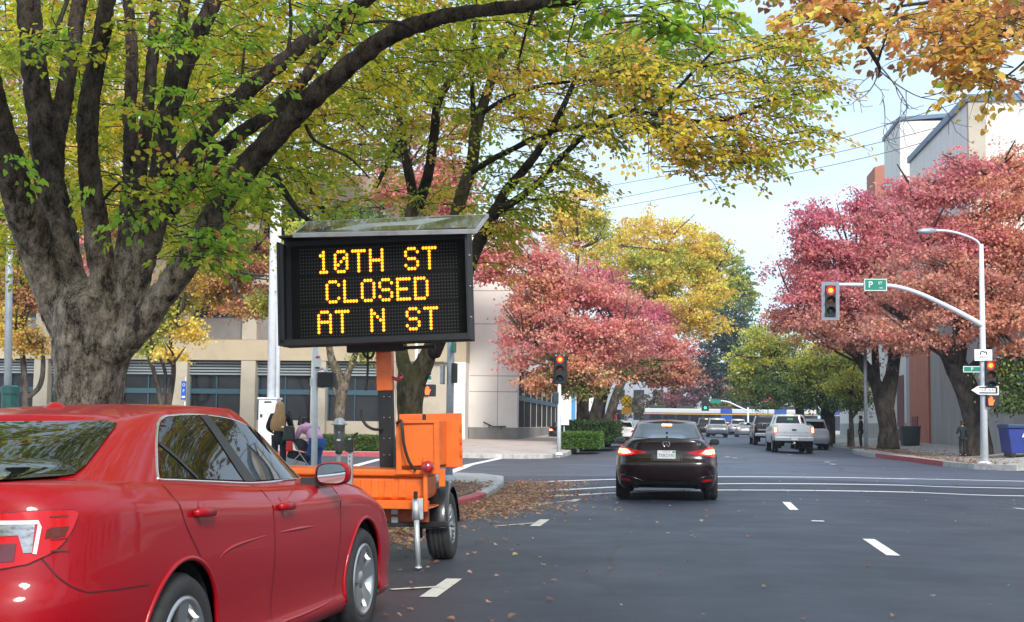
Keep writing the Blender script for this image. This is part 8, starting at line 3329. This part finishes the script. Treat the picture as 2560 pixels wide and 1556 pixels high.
far_tree('ash_tree', 'yellow green tree with a stout dark trunk beside the white pickup', (1990, 1068, 88), [[(1990, 1072, 40, 88), (1992, 1010, 34, 88), (1985, 960, 26, 88), (1965, 910, 14, 88)], [(1995, 1000, 22, 88), (2020, 950, 14, 88), (2030, 900, 9, 88)]],
         [(1980, 890, 88, 75, 55, 1.0, YGRN), (2030, 900, 87, 55, 60, .7, YGRN), (1950, 940, 88, 60, 40, .5, GREN), (2010, 950, 87, 60, 35, .4, GREN), (1990, 850, 89, 60, 30, .3, YELL)], 700, 24, (0.14, 0.21), thr=-0.2, seed=9.1)
far_tree('ash_tree', 'slim young green tree on the right pavement', (2050, 1072, 79), [[(2050, 1076, 14, 79), (2048, 1010, 11, 79), (2046, 950, 8, 79), (2040, 880, 5, 79)], [(2050, 1005, 9, 79), (2066, 980, 6, 79), (2070, 940, 4, 79)]],
         [(2040, 910, 79, 50, 45, 1, YGRN), (2060, 960, 79, 30, 30, .4, GREN)], 240, 20, (0.11, 0.17), thr=-0.1, seed=7)
far_tree('pistache_tree', 'red leaved tree with forked dark trunk on the right', (2137, 1076, 71),
         [[(2137, 1080, 54, 71), (2136, 1030, 43, 71), (2128, 985, 44, 71), (2110, 930, 31, 71), (2080, 880, 28, 71), (2040, 835, 20, 71), (1980, 800, 13, 71), (1930, 760, 8, 71)], [(2128, 990, 42, 71), (2142, 930, 34, 71), (2152, 860, 30, 71), (2165, 780, 22, 71), (2180, 680, 14, 71), (2190, 580, 8, 71)], [(2110, 940, 20, 71), (2106, 860, 18, 71), (2100, 760, 14, 71), (2060, 650, 9, 71)], [(2120, 950, 12, 71), (2135, 900, 10, 71), (2150, 880, 8, 71)]],
         [(2030, 600, 71, 120, 110, 1.3, RED_), (1980, 560, 71, 80, 80, .55, PINKD), (1940, 690, 71, 100, 80, 1.0, RED_), (2060, 720, 70, 150, 90, 1.3, RED_), (2150, 620, 71, 120, 110, 1.0, RED_), (2020, 790, 69, 150, 50, .8, RUST), (2130, 800, 69, 110, 60, .8, RUST), (1900, 760, 71, 60, 40, .35, RUST), (2060, 520, 72, 70, 60, .35, PINKD), (2180, 520, 71, 80, 70, .5, RED_)],
         1950, 24, (0.13, 0.20), thr=-0.07, seed=10.4, shell=0.25)
far_tree('pistache_tree', 'rust red tree with leaning trunk at the right corner', (2352, 1092, 57),
         [[(2352, 1098, 76, 57), (2350, 1040, 60, 57), (2340, 985, 55, 57), (2322, 930, 55, 57), (2300, 880, 54, 57), (2270, 840, 34, 57), (2220, 800, 26, 57), (2150, 750, 18, 57), (2080, 700, 11, 57)], [(2300, 885, 46, 57), (2308, 820, 40, 57), (2330, 740, 32, 57), (2360, 640, 24, 57), (2390, 520, 14, 57), (2400, 420, 8, 57)], [(2330, 900, 26, 57), (2370, 850, 24, 57), (2390, 780, 22, 57), (2430, 680, 14, 57), (2470, 580, 9, 57)], [(2310, 800, 20, 57), (2270, 700, 16, 57), (2230, 590, 11, 57), (2200, 480, 7, 57)]],
         [(2290, 560, 57, 150, 120, 1.3, RED_), (2400, 540, 57, 130, 130, 1.2, RORG), (2230, 460, 58, 90, 70, .5, RED_), (2340, 430, 58, 110, 80, .7, RED_), (2430, 420, 58, 70, 90, .5, RORG), (2250, 690, 56, 170, 90, 1.3, RUST), (2390, 680, 56, 120, 80, .9, RUST), (2200, 790, 55, 130, 50, .6, RUST), (2380, 770, 55, 120, 50, .5, RORG), (2460, 600, 56, 60, 110, .5, RORG), (2440, 840, 55, 50, 25, .15, RORG)],
         2150, 24, (0.11, 0.17), thr=-0.08, seed=12.2, shell=0.25)
far_tree('laurel_tree', 'dark green bushy tree at the right edge above the dumpster', (2462, 1060, 55.2), [],
         [(2450, 950, 55.2, 55, 70, 1, GREN), (2470, 890, 55.2, 60, 60, .8, DARK), (2420, 900, 55.2, 35, 40, .3, YGRN), (2440, 1000, 55.2, 50, 40, .4, GREN)], 460, 22, (0.09, 0.15), thr=-0.3, seed=2.9)
far_tree('crape_myrtle', 'pinkish tree glimpsed beyond the train', (1636, 1040, 200), [[(1636, 1046, 6, 200), (1636, 980, 5, 200)]], [(1636, 965, 200, 40, 30, 1, [(0.42, 0.16, 0.18), (0.46, 0.2, 0.2)]), (1610, 980, 200, 25, 20, .4, PINK)], 120, 22, (0.3, 0.45), seed=5)
far_tree('ash_tree', 'olive tree beyond the train, left of the red sign', (1770, 1040, 205), [[(1770, 1046, 6, 205), (1770, 960, 5, 205)]], [(1765, 960, 205, 50, 35, 1, OLIV), (1810, 965, 206, 60, 40, 1, GREN), (1730, 980, 204, 30, 22, .4, YGRN)], 260, 22, (0.3, 0.45), seed=15)
far_tree('ash_tree', 'dark tree mass closing the street end on the right', (1860, 1044, 190), [], [(1860, 960, 190, 70, 45, 1, DARK), (1930, 960, 188, 70, 50, 1, DARK), (1560, 985, 186, 60, 40, .8, [(0.16, 0.12, 0.08), (0.1, 0.1, 0.06)])], 330, 22, (0.3, 0.42), seed=25)

# street trees on the far side of P street, in front of the office
ORYE = [(0.55, 0.33, 0.07), (0.50, 0.26, 0.07), (0.56, 0.40, 0.07), (0.40, 0.33, 0.06)]
SAL2 = [(0.60, 0.30, 0.17), (0.58, 0.24, 0.15), (0.55, 0.36, 0.13)]
far_tree('young_street_tree', 'multi-stemmed small tree with yellow green leaves right of the big trunk', (400, 1060, 58),
         [[(395, 1062, 16, 58), (392, 1000, 14, 58), (380, 930, 12, 58), (362, 870, 10, 58), (345, 830, 6, 58)], [(398, 1010, 14, 58), (412, 940, 14, 58), (418, 880, 12, 58), (410, 820, 9, 58), (420, 760, 5, 58)], [(392, 980, 10, 58), (398, 900, 9, 58), (375, 840, 6, 58)]],
         [(410, 740, 58, 55, 60, 1, YGRN), (360, 820, 58, 40, 40, .5, YGRN), (440, 690, 58, 50, 60, .7, ORYE), (450, 800, 57.5, 30, 30, .3, YELL), (420, 840, 57, 30, 18, .2, YELL)], 330, 22, (0.11, 0.18), thr=-0.1, seed=1.1)
far_tree('young_street_tree', 'salmon and yellow leaved street tree left of the thick mast', (560, 1060, 60), [[(520, 720, 9, 60), (560, 650, 7, 60), (600, 600, 4, 60)]],
         [(570, 650, 60, 85, 65, 1, SAL2), (520, 700, 60, 60, 50, .6, ORYE), (610, 610, 60, 70, 60, .6, SAL2), (500, 620, 60, 60, 70, .5, YGRN), (590, 740, 59.5, 60, 30, .25, SAL2), (640, 690, 59, 25, 60, .3, YGRN)], 560, 22, (0.12, 0.19), thr=-0.12, seed=2.1)
far_tree('young_street_tree', 'grey barked street tree with forked limbs just right of the slim pole', (820, 1062, 57),
         [[(818, 1064, 30, 57), (816, 1010, 26, 57), (822, 950, 26, 57), (826, 925, 26, 57), (800, 870, 20, 57), (788, 810, 14, 57), (770, 700, 10, 57)], [(826, 930, 20, 57), (848, 870, 16, 57), (868, 820, 13, 57), (900, 740, 9, 57)], [(815, 960, 9, 57), (800, 930, 7, 57), (790, 900, 4, 57)]],
         [(760, 600, 57, 110, 80, 1, YGRN), (860, 560, 57, 120, 80, 1, GREN), (780, 690, 57, 90, 60, .6, GREN), (900, 660, 57, 100, 70, .6, YGRN), (880, 850, 57, 25, 25, .1, YGRN)], 620, 22, (0.12, 0.19), thr=-0.15, seed=3.1, bark=M['bark'])
far_tree('young_street_tree', 'orange and yellow street tree at the left edge', (80, 1060, 59),
         [[(60, 1062, 20, 59), (62, 980, 18, 59), (58, 900, 16, 59), (50, 800, 10, 59)], [(64, 960, 12, 59), (95, 930, 13, 59), (104, 880, 12, 59), (100, 820, 8, 59)]],
         [(50, 640, 59, 90, 110, 1.2, ORYE), (90, 720, 59, 60, 70, .6, SAL2), (20, 780, 59, 60, 60, .5, YELL), (60, 560, 60, 80, 80, .5, SAL2), (80, 820, 58.5, 40, 30, .2, ORYE)], 620, 22, (0.12, 0.19), thr=-0.15, seed=4.4)
far_tree('street_tree', 'tall yellow and pink backdrop tree behind the left stems', (250, 1060, 64), [[(250, 760, 16, 64), (255, 500, 12, 64), (270, 300, 8, 64)]],
         [(200, 420, 64, 200, 150, 1.2, YELL), (80, 200, 64, 130, 160, .8, PINK), (350, 250, 64, 200, 160, 1.2, YELL), (240, 590, 64, 110, 80, .5, PINK), (500, 420, 64, 140, 120, .8, YGRN), (430, 120, 64, 200, 120, .8, ORYE), (150, 60, 64, 160, 90, .5, SAL2)], 1250, 24, (0.16, 0.25), thr=-0.16, seed=5.4)
far_tree('street_tree', 'pink and yellow backdrop tree above the message board', (960, 1060, 66), [[(1010, 760, 14, 66), (1000, 560, 10, 66), (980, 400, 6, 66)]],
         [(980, 440, 66, 120, 80, .9, PINK), (1090, 470, 66, 90, 90, .7, PINK), (800, 330, 66, 160, 120, .9, ORYE), (700, 200, 66, 180, 120, .9, YELL), (920, 250, 66, 160, 100, .6, YGRN), (1180, 620, 67, 50, 70, .4, PINK), (1120, 560, 66.5, 80, 60, .4, PINK), (1050, 330, 66, 120, 70, .4, SAL2)], 900, 24, (0.15, 0.24), thr=-0.04, seed=6.4)

# ---------------------------------------------------------------- hedges
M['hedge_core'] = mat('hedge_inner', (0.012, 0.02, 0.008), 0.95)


def hedge(label, x0, x1, y0, y1, h, pal, n, dens=(0.05, 0.09)):
    zb_ = swz((x0 + x1) / 2, (y0 + y1) / 2)
    o = Vector(((x0 + x1) / 2, (y0 + y1) / 2, zb_))
    t = thing('hedge', o, label, 'hedge', 'clipped hedges on the far left pavement')
    a, b = (x1 - x0) / 2, (y1 - y0) / 2
    mb = MB()
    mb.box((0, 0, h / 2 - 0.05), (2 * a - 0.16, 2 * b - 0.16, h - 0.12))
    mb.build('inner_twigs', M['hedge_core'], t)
    P = []
    for _ in range(n):
        f = random.random()
        jx = lambda: 0.06 * mnoise.noise(Vector((P_x * 2, P_z * 3, 0)))
        P_x, P_y, P_z = random.uniform(-a, a), random.uniform(-b, b), random.uniform(0.03, h)
        if f < 0.5:
            P_y = -b + random.uniform(-0.05, 0.10) + 0.05 * mnoise.noise(Vector((P_x * 3, P_z * 4, 1)))
        elif f < 0.8:
            P_z = h + random.uniform(-0.10, 0.04) + 0.05 * mnoise.noise(Vector((P_x * 3, P_y * 4, 5)))
        else:
            P_x = (a if random.random() < 0.7 else -a) + random.uniform(-0.1, 0.05)
        P.append((P_x, P_y, P_z))
    P = np.array(P)
    c = pick(pal, n, 0.3)
    leaf_mesh('foliage', P, unit(n), unit(n) + np.array([0, -0.4, 0.6]), rng.uniform(dens[0], dens[1], n), c, M['far_leaf'], t, simple=True, wid=0.45)


P_H = [(0.09, 0.16, 0.035), (0.12, 0.19, 0.04), (0.07, 0.13, 0.03), (0.16, 0.20, 0.05)]
hx0, hx1 = at(760, 1070, 54.2).x, at(918, 1070, 54.2).x
hedge('clipped hedge behind the red kerb, between meter and mast', hx0, hx1, 53.3, 54.8, at(840, 1050, 53.3).z - swz(-14, 54), P_H, 9000)
hx0, hx1 = at(1352, 1060, 58.5).x, at(1443, 1060, 58.5).x
hedge('clipped bright green hedge just right of the short signal pole', hx0, hx1, 58.2, 61.5, at(1400, 1046, 58.2).z - swz(-5, 58), [(0.10, 0.20, 0.035), (0.14, 0.24, 0.05), (0.08, 0.16, 0.03)], 9000)
hedge('darker hedge running on behind the bright green one', hx1 - 2.0, hx1 + 0.6, 63, 70, 1.0, [(0.05, 0.09, 0.03), (0.07, 0.12, 0.04)], 5000, (0.08, 0.13))


# trees on the near right pavement, outside the frame: mirrored in the windows and paint of the red car
def side_tree(label, x, y, pal, n, hgt):
    o = Vector((x, y, swz(x, y)))
    t = thing('street_tree', o, label, 'tree')
    mb = MB()
    mb.tube([(0, 0, -0.1), (0.05, 0, 1.5), (0, 0.1, 3)], [0.34, 0.27, 0.22], n=12, ns=(0.12, 3))
    for k in range(6):
        a = k * 1.05
        mb.tube(catmull([(0, 0.1, 2.8), (math.cos(a) * 1.2, math.sin(a) * 1.2, 4.3), (math.cos(a) * 2.4, math.sin(a) * 2.4, 6.2)], 4), [0.13 - 0.012 * i for i in range(9)], n=8)
    mb.build('trunk', M['bark'], t)
    C = []
    while len(C) < n:
        v = Vector((random.gauss(0, 1), random.gauss(0, 1), random.gauss(0, 1))).normalized() * (0.5 + 0.5 * random.random())
        q = Vector((v.x * 4.0, v.y * 4.6, hgt + v.z * 2.6))
        if mnoise.noise(q * 0.6 + Vector((x, y, 0))) > -0.15:
            C.append(tuple(q))
    C = np.array(C)
    P = (C[:, None, :] + rng.normal(size=(n, 22, 3)) * 0.28).reshape(-1, 3)
    leaf_mesh('crown', P, unit(len(P)), unit(len(P)) + np.array([0, 0, 0.8]), rng.uniform(0.10, 0.16, len(P)), np.repeat(pick(pal, n), 22, 0), M['leaf'], t, simple=True)


side_tree('green street tree on the near right pavement outside the picture', 12.6, 11.5, P_AG, 420, 5.6)
side_tree('orange street tree on the near right pavement behind the viewer', 12.6, -1.0, P_OR, 420, 5.8)
side_tree('yellow green street tree on the left pavement behind the viewer', -6.5, -2.5, P_AG, 520, 6.0)
# ================================================================ AIR
def haze():
    m = bpy.data.materials.new('haze_air')
    m.use_nodes = True
    n = m.node_tree
    n.nodes.clear()
    o = n.nodes.new('ShaderNodeOutputMaterial')
    v = n.nodes.new('ShaderNodeVolumePrincipled')
    v.inputs['Color'].default_value = (0.80, 0.89, 1.0, 1)
    v.inputs['Density'].default_value = 0.0004
    v.inputs['Anisotropy'].default_value = 0.2
    n.links.new(v.outputs['Volume'], o.inputs['Volume'])
    mb = MB()
    mb.b2((-950, -70, -1.2), (950, 1550, 26))
    ob = mb.build('haze', m)
    tag(ob, kind='stuff', label='thin pale haze over the street', cat='haze')


haze()
